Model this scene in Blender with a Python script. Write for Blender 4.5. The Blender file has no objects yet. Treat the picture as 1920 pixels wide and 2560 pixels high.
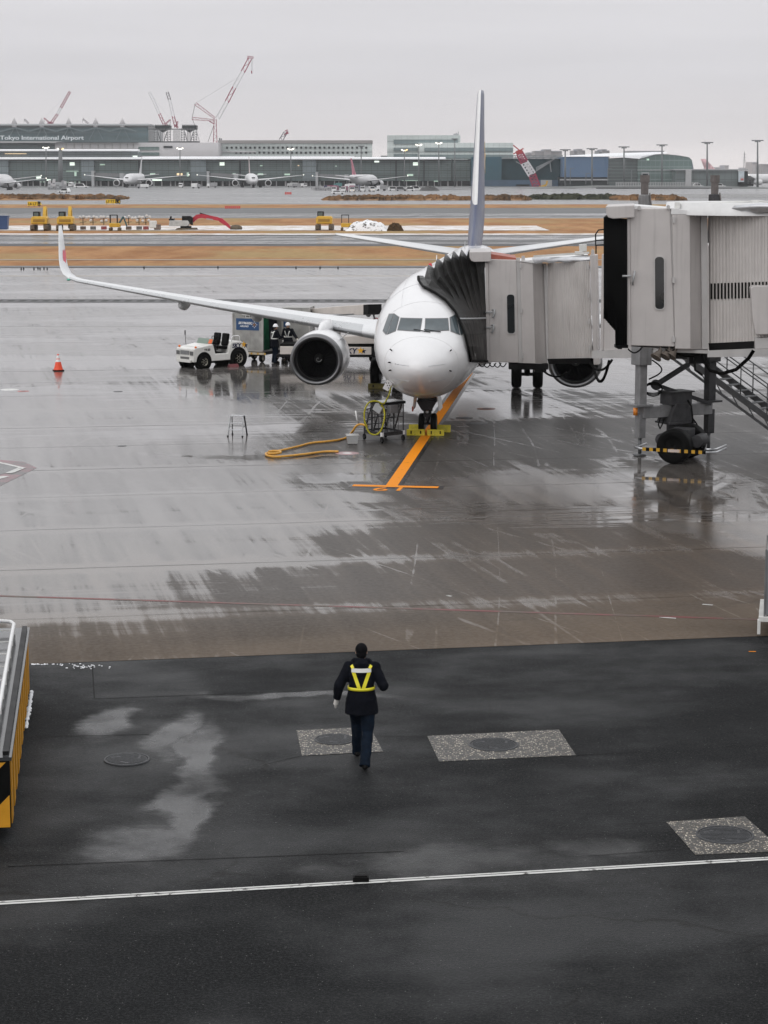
import bpy, bmesh, math, random
from mathutils import Vector, Matrix, noise
R = math.radians
random.seed(11)
S = bpy.context.scene
COL = S.collection
# ------------------------------------------------------------------ camera
CH = 8.6                      # camera height above the apron
F = 5300.0                    # focal length in pixels of the 1920 x 2560 photograph
TH = math.atan((1280 - 432) / F)
cd = bpy.data.cameras.new('camera'); cam = bpy.data.objects.new('camera', cd); COL.objects.link(cam)
cam.location = (0, 0, CH); cam.rotation_euler = (math.pi / 2 - TH, 0, 0)
cd.sensor_fit = 'VERTICAL'; cd.sensor_height = 36; cd.lens = 36 * F / 2560
cd.clip_start = 0.5; cd.clip_end = 20000
S.camera = cam
# ------------------------------------------------------------------ overcast sky and soft sun
SUN_EL, SUN_AZ = R(38), R(215)
w = bpy.data.worlds.new('World'); S.world = w; w.use_nodes = True
nt = w.node_tree; N = nt.nodes; L = nt.links; N.clear()
def nd(tree, t, **k):
    n = tree.nodes.new(t)
    for a, b in k.items(): setattr(n, a, b)
    return n
sky = nd(nt, 'ShaderNodeTexSky', sky_type='NISHITA', sun_disc=False)
sky.sun_elevation = SUN_EL; sky.sun_rotation = SUN_AZ
hs = nd(nt, 'ShaderNodeHueSaturation'); hs.inputs['Saturation'].default_value = .2
L.new(sky.outputs[0], hs.inputs['Color'])
tc = nd(nt, 'ShaderNodeTexCoord'); sx = nd(nt, 'ShaderNodeSeparateXYZ'); L.new(tc.outputs['Generated'], sx.inputs[0])
rp = nd(nt, 'ShaderNodeValToRGB'); L.new(sx.outputs['Z'], rp.inputs[0])
STR = .1
def setramp(rp, st):
    e = rp.color_ramp.elements
    while len(e) > 1: e.remove(e[-1])
    e[0].position = st[0][0]; e[0].color = (*st[0][1], 1)
    for p, c in st[1:]:
        q = e.new(p); q.color = (*c, 1)
setramp(rp, [(0, (.80, .75, .74)), (.016, (.66, .63, .64)), (.045, (.575, .565, .59)), (.08, (.62, .61, .635)), (.25, (.84, .84, .855)), (1, (1.0, 1.01, 1.03))])
mp = nd(nt, 'ShaderNodeMapping'); mp.inputs['Scale'].default_value = (3.2, 3.2, 46); L.new(tc.outputs['Generated'], mp.inputs[0])
cn = nd(nt, 'ShaderNodeTexNoise'); cn.inputs['Scale'].default_value = 1.6; cn.inputs['Detail'].default_value = 5; L.new(mp.outputs[0], cn.inputs[0])
cm = nd(nt, 'ShaderNodeMapRange'); L.new(cn.outputs[0], cm.inputs[0])
for i, v in zip((1, 2, 3, 4), (.28, .72, 9.5, 10.45)): cm.inputs[i].default_value = v
vm = nd(nt, 'ShaderNodeVectorMath', operation='SCALE'); L.new(rp.outputs[0], vm.inputs[0]); L.new(cm.outputs[0], vm.inputs['Scale'])
mx = nd(nt, 'ShaderNodeMix', data_type='RGBA'); mx.inputs[0].default_value = .93
L.new(hs.outputs[0], mx.inputs[6]); L.new(vm.outputs[0], mx.inputs[7])
bg = nd(nt, 'ShaderNodeBackground'); bg.inputs[1].default_value = STR; L.new(mx.outputs[2], bg.inputs[0])
wo = nd(nt, 'ShaderNodeOutputWorld'); L.new(bg.outputs[0], wo.inputs[0])
sl = bpy.data.lights.new('sun', 'SUN'); so = bpy.data.objects.new('sun', sl); COL.objects.link(so)
sl.energy = .5; sl.angle = R(60); sl.color = (1, .96, .92)
so.rotation_euler = (math.pi / 2 - SUN_EL, 0, R(-35))
S.view_settings.view_transform = 'Standard'; S.view_settings.look = 'None'
S.view_settings.exposure = .28; S.view_settings.gamma = 1
# ------------------------------------------------------------------ pixel -> world
CT, ST = math.cos(TH), math.sin(TH)
def ray(px, py):
    u, v = (px - 960) / F, (1280 - py) / F
    return Vector((u, CT + v * ST, -ST + v * CT))
def G(px, py, z=0.0):
    d = ray(px, py); t = (z - CH) / d.z
    return Vector((0, 0, CH)) + d * t
def P(px, py, y):
    d = ray(px, py); return Vector((0, 0, CH)) + d * (y / d.y)
# ------------------------------------------------------------------ objects
OFF = {}
def tag(o, label=None, cat=None, group=None, kind=None):
    if label: o['label'] = label
    if cat: o['category'] = cat
    if group: o['group'] = group
    if kind: o['kind'] = kind
    return o
def thing(name, label, cat, loc=(0, 0, 0), rz=0.0, group=None, world=False):
    o = bpy.data.objects.new(name, None); COL.objects.link(o)
    o.empty_display_size = .3
    o.location = loc; o.rotation_euler = (0, 0, rz)
    if world: OFF[o] = Vector(loc)
    return tag(o, label, cat, group)
def kids(o): return [c for c in bpy.data.objects if c.parent == o]
def copy_tree(o, parent=None, km=None):
    if km is None:
        km = {}
        for c in bpy.data.objects:
            if c.parent: km.setdefault(c.parent, []).append(c)
    c = o.copy(); COL.objects.link(c)
    if parent: c.parent = parent
    for ch in km.get(o, []): copy_tree(ch, c, km)
    return c
class MB:
    def __init__(s): s.v = []; s.f = []; s.sm = []; s.mi = []; s.m = 0; s.T = None
    def add(s, vs, fs, smooth=False):
        b = len(s.v)
        for p in vs:
            p = Vector(p); s.v.append(s.T @ p if s.T else p)
        for f in fs: s.f.append([b + i for i in f]); s.sm.append(smooth); s.mi.append(s.m)
        return s
    def bx(s, x0, x1, y0, y1, z0, z1):
        return s.add([(x, y, z) for z in (z0, z1) for y in (y0, y1) for x in (x0, x1)],
              [(0, 2, 3, 1), (4, 5, 7, 6), (0, 1, 5, 4), (2, 6, 7, 3), (0, 4, 6, 2), (1, 3, 7, 5)])
    def box(s, c, d, rz=0, ry=0, rx=0):
        M = Matrix.Translation(c) @ Matrix.Rotation(rz, 4, 'Z') @ Matrix.Rotation(ry, 4, 'Y') @ Matrix.Rotation(rx, 4, 'X')
        return s.add([M @ Vector((x * d[0] / 2, y * d[1] / 2, z * d[2] / 2)) for z in (-1, 1) for y in (-1, 1) for x in (-1, 1)],
              [(0, 2, 3, 1), (4, 5, 7, 6), (0, 1, 5, 4), (2, 6, 7, 3), (0, 4, 6, 2), (1, 3, 7, 5)])
    def bar(s, a, b, w, h=None, up=(0, 0, 1)):
        h = h or w; a = Vector(a); b = Vector(b); d = (b - a).normalized(); up = Vector(up)
        if abs(d.dot(up)) > .98: up = Vector((1, 0, 0))
        x = d.cross(up).normalized(); z = x.cross(d)
        return s.add([q + x * (i * w / 2) + z * (j * h / 2) for q in (a, b) for i, j in ((-1, -1), (1, -1), (1, 1), (-1, 1))],
              [(0, 3, 2, 1), (4, 5, 6, 7), (0, 1, 5, 4), (1, 2, 6, 5), (2, 3, 7, 6), (3, 0, 4, 7)])
    def tube(s, pts, r, n=8, cap=True, ell=None, close=False):
        pts = [Vector(p) for p in pts]; k = len(pts)
        rr = r if isinstance(r, (list, tuple)) else [r] * k
        d0 = (pts[1] - pts[0]).normalized()
        ref = Vector((0, 0, 1)) if abs(d0.z) < .9 else Vector((0, 1, 0))
        x = d0.cross(ref).normalized(); vs = []
        for i, p in enumerate(pts):
            if close: d = pts[(i + 1) % k] - pts[i - 1]
            else: d = (pts[min(i + 1, k - 1)] - pts[max(i - 1, 0)])
            d.normalize(); x = (x - d * x.dot(d)).normalized(); y = d.cross(x)
            for j in range(n):
                a = 2 * math.pi * j / n; e = ell or (1, 1)
                vs.append(p + x * (math.cos(a) * rr[i] * e[0]) + y * (math.sin(a) * rr[i] * e[1]))
        fs = []
        for i in range(k if close else k - 1):
            i2 = (i + 1) % k
            for j in range(n): fs.append((i * n + j, i * n + (j + 1) % n, i2 * n + (j + 1) % n, i2 * n + j))
        s.add(vs, fs, True)
        if cap and not close:
            b = len(s.v) - len(vs)
            for f in (list(range(n))[::-1], list(range((k - 1) * n, k * n))):
                s.f.append([b + i for i in f]); s.sm.append(False); s.mi.append(s.m)
        return s
    def cyl(s, a, b, r, n=16, r2=None): return s.tube([a, b], [r, r if r2 is None else r2], n)
    def lathe(s, prof, c, ax=(0, 0, 1), n=24, zs=None, cap=False):
        # prof: (radius, along axis)
        ax = Vector(ax).normalized(); c = Vector(c)
        ref = Vector((0, 0, 1)) if abs(ax.z) < .9 else Vector((1, 0, 0))
        x = ax.cross(ref).normalized(); y = x.cross(ax); vs = []
        for r, h in prof:
            for j in range(n):
                a = 2 * math.pi * j / n
                vs.append(c + ax * h + x * (r * math.cos(a)) + y * (r * math.sin(a)))
        fs = [(i * n + j, i * n + (j + 1) % n, (i + 1) * n + (j + 1) % n, (i + 1) * n + j) for i in range(len(prof) - 1) for j in range(n)]
        s.add(vs, fs, True)
        if cap:
            b = len(s.v) - len(vs); k = len(prof)
            for f in (list(range(n))[::-1], list(range((k - 1) * n, k * n))):
                s.f.append([b + i for i in f]); s.sm.append(False); s.mi.append(s.m)
        return s
    def loft(s, rings, cap=True, smooth=True, closed=True):
        n = len(rings[0]); vs = [p for r in rings for p in r]; fs = []
        for i in range(len(rings) - 1):
            for j in range(n if closed else n - 1):
                fs.append((i * n + j, i * n + (j + 1) % n, (i + 1) * n + (j + 1) % n, (i + 1) * n + j))
        s.add(vs, fs, smooth)
        if cap and closed:
            b = len(s.v) - len(vs); k = len(rings)
            for f in (list(range(n))[::-1], list(range((k - 1) * n, k * n))):
                s.f.append([b + i for i in f]); s.sm.append(False); s.mi.append(s.m)
        return s
    def prism(s, poly, ex):
        # poly: list of 3D points of a planar face, ex: extrusion vector
        ex = Vector(ex); a = [Vector(p) for p in poly]; n = len(a)
        return s.add(a + [p + ex for p in a], [list(range(n))[::-1], list(range(n, 2 * n))] + [(i, (i + 1) % n, n + (i + 1) % n, n + i) for i in range(n)])
    def sph(s, c, r, nu=14, nv=9):
        c = Vector(c); r = r if isinstance(r, (tuple, list)) else (r, r, r); vs = []; fs = []
        for i in range(nv + 1):
            t = math.pi * i / nv
            for j in range(nu):
                a = 2 * math.pi * j / nu
                vs.append(c + Vector((r[0] * math.sin(t) * math.cos(a), r[1] * math.sin(t) * math.sin(a), r[2] * math.cos(t))))
        for i in range(nv):
            for j in range(nu): fs.append((i * nu + j, (i + 1) * nu + j, (i + 1) * nu + (j + 1) % nu, i * nu + (j + 1) % nu))
        return s.add(vs, fs, True)
    def build(s, name, mat, parent=None, bevel=0, label=None, remesh=0, smooth_it=0, sub=0):
        me = bpy.data.meshes.new(name)
        off = OFF.get(parent) if parent else None
        me.from_pydata([tuple(v - off) if off else tuple(v) for v in s.v], [], s.f)
        for p, q, k in zip(me.polygons, s.sm, s.mi): p.use_smooth = q; p.material_index = k
        for m in (mat if isinstance(mat, (list, tuple)) else [mat]): me.materials.append(m)
        bm = bmesh.new(); bm.from_mesh(me); bmesh.ops.remove_doubles(bm, verts=bm.verts, dist=1e-5)
        bmesh.ops.recalc_face_normals(bm, faces=bm.faces); bm.to_mesh(me); bm.free()
        o = bpy.data.objects.new(name, me); COL.objects.link(o)
        if parent:
            o.parent = parent
            if off: OFF[o] = off
        if remesh:
            q = o.modifiers.new('remesh', 'REMESH'); q.mode = 'VOXEL'; q.voxel_size = remesh; q.use_smooth_shade = True
        if smooth_it:
            q = o.modifiers.new('smooth', 'SMOOTH'); q.factor = .5; q.iterations = smooth_it
        if bevel:
            q = o.modifiers.new('bevel', 'BEVEL'); q.width = bevel; q.segments = 2; q.limit_method = 'ANGLE'; q.angle_limit = R(40)
        if label: o['label'] = label
        return o
_tc = {}
def text_mb(txt, size, depth=.01, bold=0.0, shear=0.0):
    """built-in font -> mesh data in the x/z plane, baseline at the origin, front facing -y"""
    cu = bpy.data.curves.new('lettering', 'FONT'); cu.body = txt; cu.size = size; cu.extrude = depth / 2; cu.offset = bold; cu.shear = shear
    cu.resolution_u = 3
    ob = bpy.data.objects.new('lettering', cu); COL.objects.link(ob)
    dg = bpy.context.evaluated_depsgraph_get(); dg.update()
    me = bpy.data.meshes.new_from_object(ob.evaluated_get(dg))
    m = MB(); m.add([(v.co.x, -v.co.z, v.co.y) for v in me.vertices], [list(p.vertices) for p in me.polygons])
    bpy.data.objects.remove(ob); bpy.data.curves.remove(cu); bpy.data.meshes.remove(me)
    return m
def place(m, M):
    m.v = [M @ p for p in m.v]; return m
# ------------------------------------------------------------------ materials
def mat(name, col, rough=.5, metal=0.0, var=.12, scale=2.0, bump=0.0, bscale=20., spec=.5, stretch=(1, 1, 1), coat=0.0, streak=0.0, emit=0.0):
    m = bpy.data.materials.new(name); m.use_nodes = True; t = m.node_tree
    b = t.nodes['Principled BSDF']; b.inputs['Roughness'].default_value = rough; b.inputs['Metallic'].default_value = metal
    if max(col) < .08 and spec == .5 and rough > .2: spec = .07 if rough >= .4 else .18
    b.inputs['Specular IOR Level'].default_value = spec; b.inputs['Coat Weight'].default_value = coat
    tcn = nd(t, 'ShaderNodeTexCoord'); mpn = nd(t, 'ShaderNodeMapping'); t.links.new(tcn.outputs['Object'], mpn.inputs[0])
    mpn.inputs['Scale'].default_value = stretch
    no = nd(t, 'ShaderNodeTexNoise'); no.inputs['Scale'].default_value = scale; no.inputs['Detail'].default_value = 6; no.inputs['Roughness'].default_value = .6
    t.links.new(mpn.outputs[0], no.inputs[0])
    r = nd(t, 'ShaderNodeMapRange'); r.inputs[1].default_value = .3; r.inputs[2].default_value = .7
    r.inputs[3].default_value = 1 - var; r.inputs[4].default_value = 1 + var; t.links.new(no.outputs[0], r.inputs[0])
    fac = r.outputs[0]
    if streak:
        mp2 = nd(t, 'ShaderNodeMapping'); mp2.inputs['Scale'].default_value = (9, 9, .5); t.links.new(tcn.outputs['Object'], mp2.inputs[0])
        n2 = nd(t, 'ShaderNodeTexNoise'); n2.inputs['Scale'].default_value = 1; n2.inputs['Detail'].default_value = 3; t.links.new(mp2.outputs[0], n2.inputs[0])
        r2 = nd(t, 'ShaderNodeMapRange'); r2.inputs[1].default_value = .55; r2.inputs[2].default_value = .8
        r2.inputs[3].default_value = 1; r2.inputs[4].default_value = 1 - streak; t.links.new(n2.outputs[0], r2.inputs[0])
        mu = nd(t, 'ShaderNodeMath', operation='MULTIPLY'); t.links.new(fac, mu.inputs[0]); t.links.new(r2.outputs[0], mu.inputs[1]); fac = mu.outputs[0]
    sc = nd(t, 'ShaderNodeVectorMath', operation='SCALE'); sc.inputs[0].default_value = col; t.links.new(fac, sc.inputs['Scale'])
    t.links.new(sc.outputs[0], b.inputs['Base Color'])
    rr = nd(t, 'ShaderNodeMapRange'); rr.inputs[1].default_value = .3; rr.inputs[2].default_value = .7
    rr.inputs[3].default_value = max(.02, rough * .85); rr.inputs[4].default_value = min(1, rough * 1.15); t.links.new(no.outputs[0], rr.inputs[0])
    t.links.new(rr.outputs[0], b.inputs['Roughness'])
    if bump:
        n3 = nd(t, 'ShaderNodeTexNoise'); n3.inputs['Scale'].default_value = bscale; n3.inputs['Detail'].default_value = 3; t.links.new(tcn.outputs['Object'], n3.inputs[0])
        bp = nd(t, 'ShaderNodeBump'); bp.inputs['Strength'].default_value = bump; bp.inputs['Distance'].default_value = .02
        t.links.new(n3.outputs[0], bp.inputs['Height']); t.links.new(bp.outputs[0], b.inputs['Normal'])
    if emit:
        b.inputs['Emission Color'].default_value = (*col, 1); b.inputs['Emission Strength'].default_value = emit
    return m
class Nodes:
    """tiny shorthand for building node graphs"""
    def __init__(s, name):
        s.m = bpy.data.materials.new(name); s.m.use_nodes = True; s.t = s.m.node_tree; s.b = s.t.nodes['Principled BSDF']
        s.pos = nd(s.t, 'ShaderNodeNewGeometry').outputs['Position']
    def _in(s, sock, v):
        if isinstance(v, (int, float)): sock.default_value = v
        elif isinstance(v, (tuple, list)): sock.default_value = (*v, 1) if sock.type == 'RGBA' and len(v) == 3 else v
        else: s.t.links.new(v, sock)
    def map(s, scale=(1, 1, 1), rz=0.0, loc=(0, 0, 0), src=None, vt='POINT'):
        # rotate first, then scale
        n = nd(s.t, 'ShaderNodeMapping'); s._in(n.inputs[0], src or s.pos); n.inputs['Rotation'].default_value = (0, 0, rz); n.inputs['Location'].default_value = loc
        k = nd(s.t, 'ShaderNodeVectorMath', operation='MULTIPLY'); s.t.links.new(n.outputs[0], k.inputs[0]); k.inputs[1].default_value = scale
        return k.outputs[0]
    def noise(s, v, sc=1., det=4., ro=.55, dist=0.):
        n = nd(s.t, 'ShaderNodeTexNoise'); s._in(n.inputs['Vector'], v)
        for a, b in (('Scale', sc), ('Detail', det), ('Roughness', ro), ('Distortion', dist)): n.inputs[a].default_value = b
        return n.outputs[0]
    def vor(s, v, sc=1., out=0, feature='F1'):
        n = nd(s.t, 'ShaderNodeTexVoronoi', feature=feature); s._in(n.inputs['Vector'], v); n.inputs['Scale'].default_value = sc
        return n.outputs[out]
    def math(s, op, a, b=0., c=0., clamp=False):
        n = nd(s.t, 'ShaderNodeMath', operation=op, use_clamp=clamp)
        for i, q in enumerate((a, b, c)): s._in(n.inputs[i], q)
        return n.outputs[0]
    def rng(s, v, a, b, c=0., d=1., smooth=True):
        n = nd(s.t, 'ShaderNodeMapRange', interpolation_type='SMOOTHSTEP' if smooth else 'LINEAR')
        for i, q in enumerate((v, a, b, c, d)): s._in(n.inputs[i], q)
        return n.outputs[0]
    def mix(s, f, a, b):
        n = nd(s.t, 'ShaderNodeMix', data_type='RGBA'); s._in(n.inputs[0], f); s._in(n.inputs[6], a); s._in(n.inputs[7], b); return n.outputs[2]
    def sep(s, v):
        n = nd(s.t, 'ShaderNodeSeparateXYZ'); s._in(n.inputs[0], v); return n.outputs
    def blob(s, c, r, src):
        k = nd(s.t, 'ShaderNodeVectorMath', operation='SUBTRACT'); s._in(k.inputs[0], src); k.inputs[1].default_value = (c[0], c[1], 0)
        j = nd(s.t, 'ShaderNodeVectorMath', operation='MULTIPLY'); s._in(j.inputs[0], k.outputs[0]); j.inputs[1].default_value = (1 / r[0], 1 / r[1], 0)
        l = nd(s.t, 'ShaderNodeVectorMath', operation='LENGTH'); s._in(l.inputs[0], j.outputs[0])
        return s.math('SUBTRACT', 1.0, l.outputs['Value'])
    def out(s, col=None, rough=None, h=None, bs=.3, bd=.01, spec=None):
        if col is not None: s._in(s.b.inputs['Base Color'], col)
        if rough is not None: s._in(s.b.inputs['Roughness'], rough)
        if spec is not None: s._in(s.b.inputs['Specular IOR Level'], spec)
        if h is not None:
            bp = nd(s.t, 'ShaderNodeBump'); bp.inputs['Strength'].default_value = bs; bp.inputs['Distance'].default_value = bd
            s._in(bp.inputs['Height'], h); s.t.links.new(bp.outputs[0], s.b.inputs['Normal'])
        return s.m
WHITE = mat('white_paint', (.78, .78, .78), .35, var=.05, coat=.2)
WHITE2 = mat('worn_white_paint', (.62, .62, .6), .45, var=.12, scale=3, streak=.1)
BLACK = mat('black_rubber', (.005, .005, .005), .6, var=.2)
DARK = mat('dark_metal', (.016, .016, .017), .45, var=.25, metal=.3)
GREY = mat('grey_steel', (.2, .205, .21), .45, metal=.5, var=.2)
LGREY = mat('light_grey_paint', (.38, .39, .4), .4, var=.12)
ALU = mat('bare_aluminium', (.62, .63, .65), .3, metal=.9, var=.1)
GLASS = mat('dark_glass', (.015, .018, .02), .06, var=.1, spec=.6)
YELL = mat('yellow_paint', (.55, .31, .02), .45, var=.15)
YBRIGHT = mat('bright_yellow', (.75, .68, .03), .5, var=.12)
ORANGE = mat('orange_plastic', (.75, .13, .02), .4, var=.1)
RED = mat('red_paint', (.42, .03, .035), .45, var=.15)
NAVY = mat('navy_cloth', (.0055, .0065, .010), .85, var=.3, scale=14, bump=.3, bscale=40)
SKYBLUE = mat('livery_blue', (.085, .10, .165), .35, var=.08)
# ------------------------------------------------------------------ ground, roads and strips
E0, E1 = G(75, 1660), G(1900, 1590)           # kerb line between dark asphalt and concrete apron
ED = (E1 - E0); ED.z = 0; ED.normalize(); EN = Vector((-ED.y, ED.x, 0))
ERZ = math.atan2(ED.y, ED.x)
def sheet(name, m, poly, z, th=None, kind='structure'):
    mb = MB(); pts = [Vector((p[0], p[1], z)) for p in poly]
    mb.add(pts, [list(range(len(pts)))])
    o = mb.build(name, m); o['kind'] = kind
    if o.data.polygons[0].normal.z < 0: o.data.flip_normals()
    return o
# concrete apron
n = Nodes('wet_concrete')
q = n.map((1, 1, 1), -ERZ)
s3 = n.sep(q)
big = n.noise(n.map((.05, .11, 1), -ERZ), 1, 4, .55)
big2 = n.noise(n.map((.022, .06, 1), -ERZ, (7, 3, 0)), 1, 3, .5)
st1 = n.noise(n.map((1.9, .06, 1), R(-11)), 1, 4, .6)
st2 = n.noise(n.map((1.3, .045, 1), R(-19), (3, 1, 0)), 1, 4, .6)
st4 = n.noise(n.map((5.5, .16, 1), R(-12), (2, 5, 0)), 1, 5, .65)
st5 = n.noise(n.map((.25, 7, 1), -ERZ, (1, 3, 0)), 1, 5, .7)
st3 = n.noise(n.map((.9, .05, 1), R(2), (9, 2, 0)), 1, 4, .6)
rows = n.noise(n.map((.02, .8, 1), -ERZ), 1, 4, .6)
fine = n.noise(n.map((.35, 3.2, 1), -ERZ), 1, 4, .6)
br = n.math('ADD', n.math('MULTIPLY', st1, .62), n.math('ADD', n.math('MULTIPLY', st2, .26), n.math('MULTIPLY', st3, .12)))
# slab joints: every 7.5 m
JY = n.math('FRACT', n.math('DIVIDE', n.math('SUBTRACT', n.math('ADD', s3[1], n.math('MULTIPLY', fine, .25)), 4.1), 5.3))
jd = n.math('MINIMUM', JY, n.math('SUBTRACT', 1., JY))
JX = n.math('FRACT', n.math('DIVIDE', s3[0], 7.5)); jx = n.math('MINIMUM', JX, n.math('SUBTRACT', 1., JX))
jl = n.math('MAXIMUM', n.math('MULTIPLY', n.rng(jd, .012, .004), n.rng(rows, .4, .6, .3, 1)), n.math('MULTIPLY', n.rng(jx, .004, .0015), .0))
jbright = n.math('MULTIPLY', n.rng(jd, .16, .02), n.rng(big2, .42, .62))
far = n.rng(s3[1], 60, 110)
wob = nd(n.t, 'ShaderNodeTexNoise'); n._in(wob.inputs['Vector'], n.map((.12, .16, 1))); wob.inputs['Scale'].default_value = 1; wob.inputs['Detail'].default_value = 5
wk = nd(n.t, 'ShaderNodeVectorMath', operation='SUBTRACT'); n._in(wk.inputs[0], wob.outputs['Color']); wk.inputs[1].default_value = (.5, .5, .5)
ws = nd(n.t, 'ShaderNodeVectorMath', operation='MULTIPLY'); n._in(ws.inputs[0], wk.outputs[0]); ws.inputs[1].default_value = (7, 9, 0)
wa = nd(n.t, 'ShaderNodeVectorMath', operation='ADD'); n._in(wa.inputs[0], n.pos); n._in(wa.inputs[1], ws.outputs[0])
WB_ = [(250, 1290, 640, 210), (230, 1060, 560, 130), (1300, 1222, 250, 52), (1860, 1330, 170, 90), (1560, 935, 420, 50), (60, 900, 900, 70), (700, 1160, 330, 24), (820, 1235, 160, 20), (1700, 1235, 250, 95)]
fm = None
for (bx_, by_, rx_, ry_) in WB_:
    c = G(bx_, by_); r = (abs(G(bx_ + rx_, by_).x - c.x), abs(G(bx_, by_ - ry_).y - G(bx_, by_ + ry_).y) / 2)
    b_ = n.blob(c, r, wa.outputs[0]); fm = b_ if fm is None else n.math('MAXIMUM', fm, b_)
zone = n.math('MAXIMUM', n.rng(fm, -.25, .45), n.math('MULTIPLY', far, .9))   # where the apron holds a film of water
PB_ = [(700, 955, 340, 46), (1190, 1010, 260, 40), (1690, 1225, 190, 80), (640, 1128, 300, 12), (860, 1190, 170, 9), (300, 905, 500, 16)]
pb = None
for (bx_, by_, rx_, ry_) in PB_:
    c = G(bx_, by_); r = (abs(G(bx_ + rx_, by_).x - c.x), abs(G(bx_, by_ - ry_).y - G(bx_, by_ + ry_).y) / 2)
    b_ = n.blob(c, r, wa.outputs[0]); pb = b_ if pb is None else n.math('MAXIMUM', pb, b_)
def cen(v, k): return n.math('MULTIPLY', n.math('SUBTRACT', v, .5), k)
def ridge(rz, off, sc, thr):
    v = n.noise(n.map((sc, sc * .05, 1), rz, off), 1, 2, .4); v = n.math('ABSOLUTE', n.math('SUBTRACT', v, .5)); return n.rng(v, thr, thr * .3)
trk = n.math('MAXIMUM', n.math('MAXIMUM', ridge(R(-15), (0, 0, 0), .42, .012), ridge(R(3), (5, 9, 0), .5, .010)), ridge(R(-28), (2, 4, 0), .36, .010))
trk = n.math('MULTIPLY', trk, n.rng(n.noise(n.map((.12, .2, 1)), 1, 3), .42, .6))
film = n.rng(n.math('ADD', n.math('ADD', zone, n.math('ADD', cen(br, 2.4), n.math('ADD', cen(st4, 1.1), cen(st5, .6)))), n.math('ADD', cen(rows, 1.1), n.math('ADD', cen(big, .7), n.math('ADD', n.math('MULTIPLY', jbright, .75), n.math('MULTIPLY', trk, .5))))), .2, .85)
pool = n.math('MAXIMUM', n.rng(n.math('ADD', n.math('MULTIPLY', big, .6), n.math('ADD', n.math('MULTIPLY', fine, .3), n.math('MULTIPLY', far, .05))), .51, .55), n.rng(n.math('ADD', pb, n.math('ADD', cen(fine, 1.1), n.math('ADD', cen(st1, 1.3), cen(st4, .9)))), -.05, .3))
dry = n.rng(n.math('ADD', n.math('ADD', n.math('MULTIPLY', br, .62), n.math('ADD', n.math('MULTIPLY', st4, .2), n.math('MULTIPLY', st5, .18))), n.math('MULTIPLY', jbright, .24)), .44, .58)  # joint bands also bring sky reflection into the pale tone
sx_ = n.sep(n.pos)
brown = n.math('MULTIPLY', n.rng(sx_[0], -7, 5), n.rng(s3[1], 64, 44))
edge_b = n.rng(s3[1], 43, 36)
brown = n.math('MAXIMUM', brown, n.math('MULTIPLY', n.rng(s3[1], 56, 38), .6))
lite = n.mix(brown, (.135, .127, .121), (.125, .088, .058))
damp = n.mix(brown, n.mix(zone, (.028, .027, .026), (.060, .055, .051)), (.048, .035, .025))  # raised inside the film zone: sky sheen put into the base colour
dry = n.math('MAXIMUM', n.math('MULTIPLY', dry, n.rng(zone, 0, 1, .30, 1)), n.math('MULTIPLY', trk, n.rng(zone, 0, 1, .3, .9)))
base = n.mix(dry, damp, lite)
base = n.mix(n.math('MULTIPLY', edge_b, n.rng(big, .35, .6, .2, .7)), base, (.21, .165, .125))
spots = n.rng(n.noise(n.map((.5, 1.4, 1), -ERZ, (14, 2, 0)), 1, 7, .75), .68, .73)
stain = n.rng(n.noise(n.map((.12, .7, 1), -ERZ, (4, 8, 0)), 1, 6, .65), .60, .72)
base = n.mix(n.math('MULTIPLY', stain, .6), base, (.028, .022, .016))
base = n.mix(n.math('MULTIPLY', spots, .8), base, (.014, .011, .009))
gr2 = n.noise(n.map((1, 1, 1)), 9, 4, .75)
base = n.mix(n.rng(gr2, .3, .75, 0, .28), base, (.22, .20, .185))
base = n.mix(n.math('MULTIPLY', jl, .85), base, (.012, .011, .010))
rough = n.math('SUBTRACT', n.math('ADD', .33, cen(st5, .12)), n.math('MULTIPLY', film, .17))
rough = n.math('MULTIPLY', rough, n.rng(pool, 0, 1, 1, n.rng(st5, .35, .65, .22, .5)))
rough = n.math('ADD', rough, n.math('MULTIPLY', jl, .3))
rough = n.math('ADD', rough, n.math('MULTIPLY', edge_b, .3), clamp=True)
grain = n.noise(n.map((1, 1, 1)), 26, 3)
specv = n.math('MAXIMUM', n.rng(film, 0, 1, .04, .42), n.math('MULTIPLY', pool, .5))
specv = n.math('MULTIPLY', specv, n.rng(edge_b, 0, 1, 1, .4))
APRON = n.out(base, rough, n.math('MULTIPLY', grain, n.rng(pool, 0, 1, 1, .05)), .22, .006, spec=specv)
# dark new asphalt in front
n = Nodes('wet_asphalt')
nb = n.noise(n.map((.35, .35, 1)), 1, 5, .6); nb2 = n.noise(n.map((.12, .25, 1), -ERZ), 1, 4, .55)
wob = nd(n.t, 'ShaderNodeTexNoise'); n._in(wob.inputs['Vector'], n.pos); wob.inputs['Scale'].default_value = .55; wob.inputs['Detail'].default_value = 4
wk = nd(n.t, 'ShaderNodeVectorMath', operation='SUBTRACT'); n._in(wk.inputs[0], wob.outputs['Color']); wk.inputs[1].default_value = (.5, .5, .5)
ws = nd(n.t, 'ShaderNodeVectorMath', operation='SCALE'); n._in(ws.inputs[0], wk.outputs[0]); ws.inputs['Scale'].default_value = 1.7
wa = nd(n.t, 'ShaderNodeVectorMath', operation='ADD'); n._in(wa.inputs[0], n.pos); n._in(wa.inputs[1], ws.outputs[0])
wp = wa.outputs[0]
BL = [(285, 1805, 62, 42), (440, 1830, 60, 60), (495, 1880, 45, 90), (470, 2010, 65, 130), (330, 2110, 170, 55), (1180, 2165, 360, 56), (1480, 2118, 150, 24), (800, 2190, 100, 26), (760, 1735, 260, 10)]
pm_ = None
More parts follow.
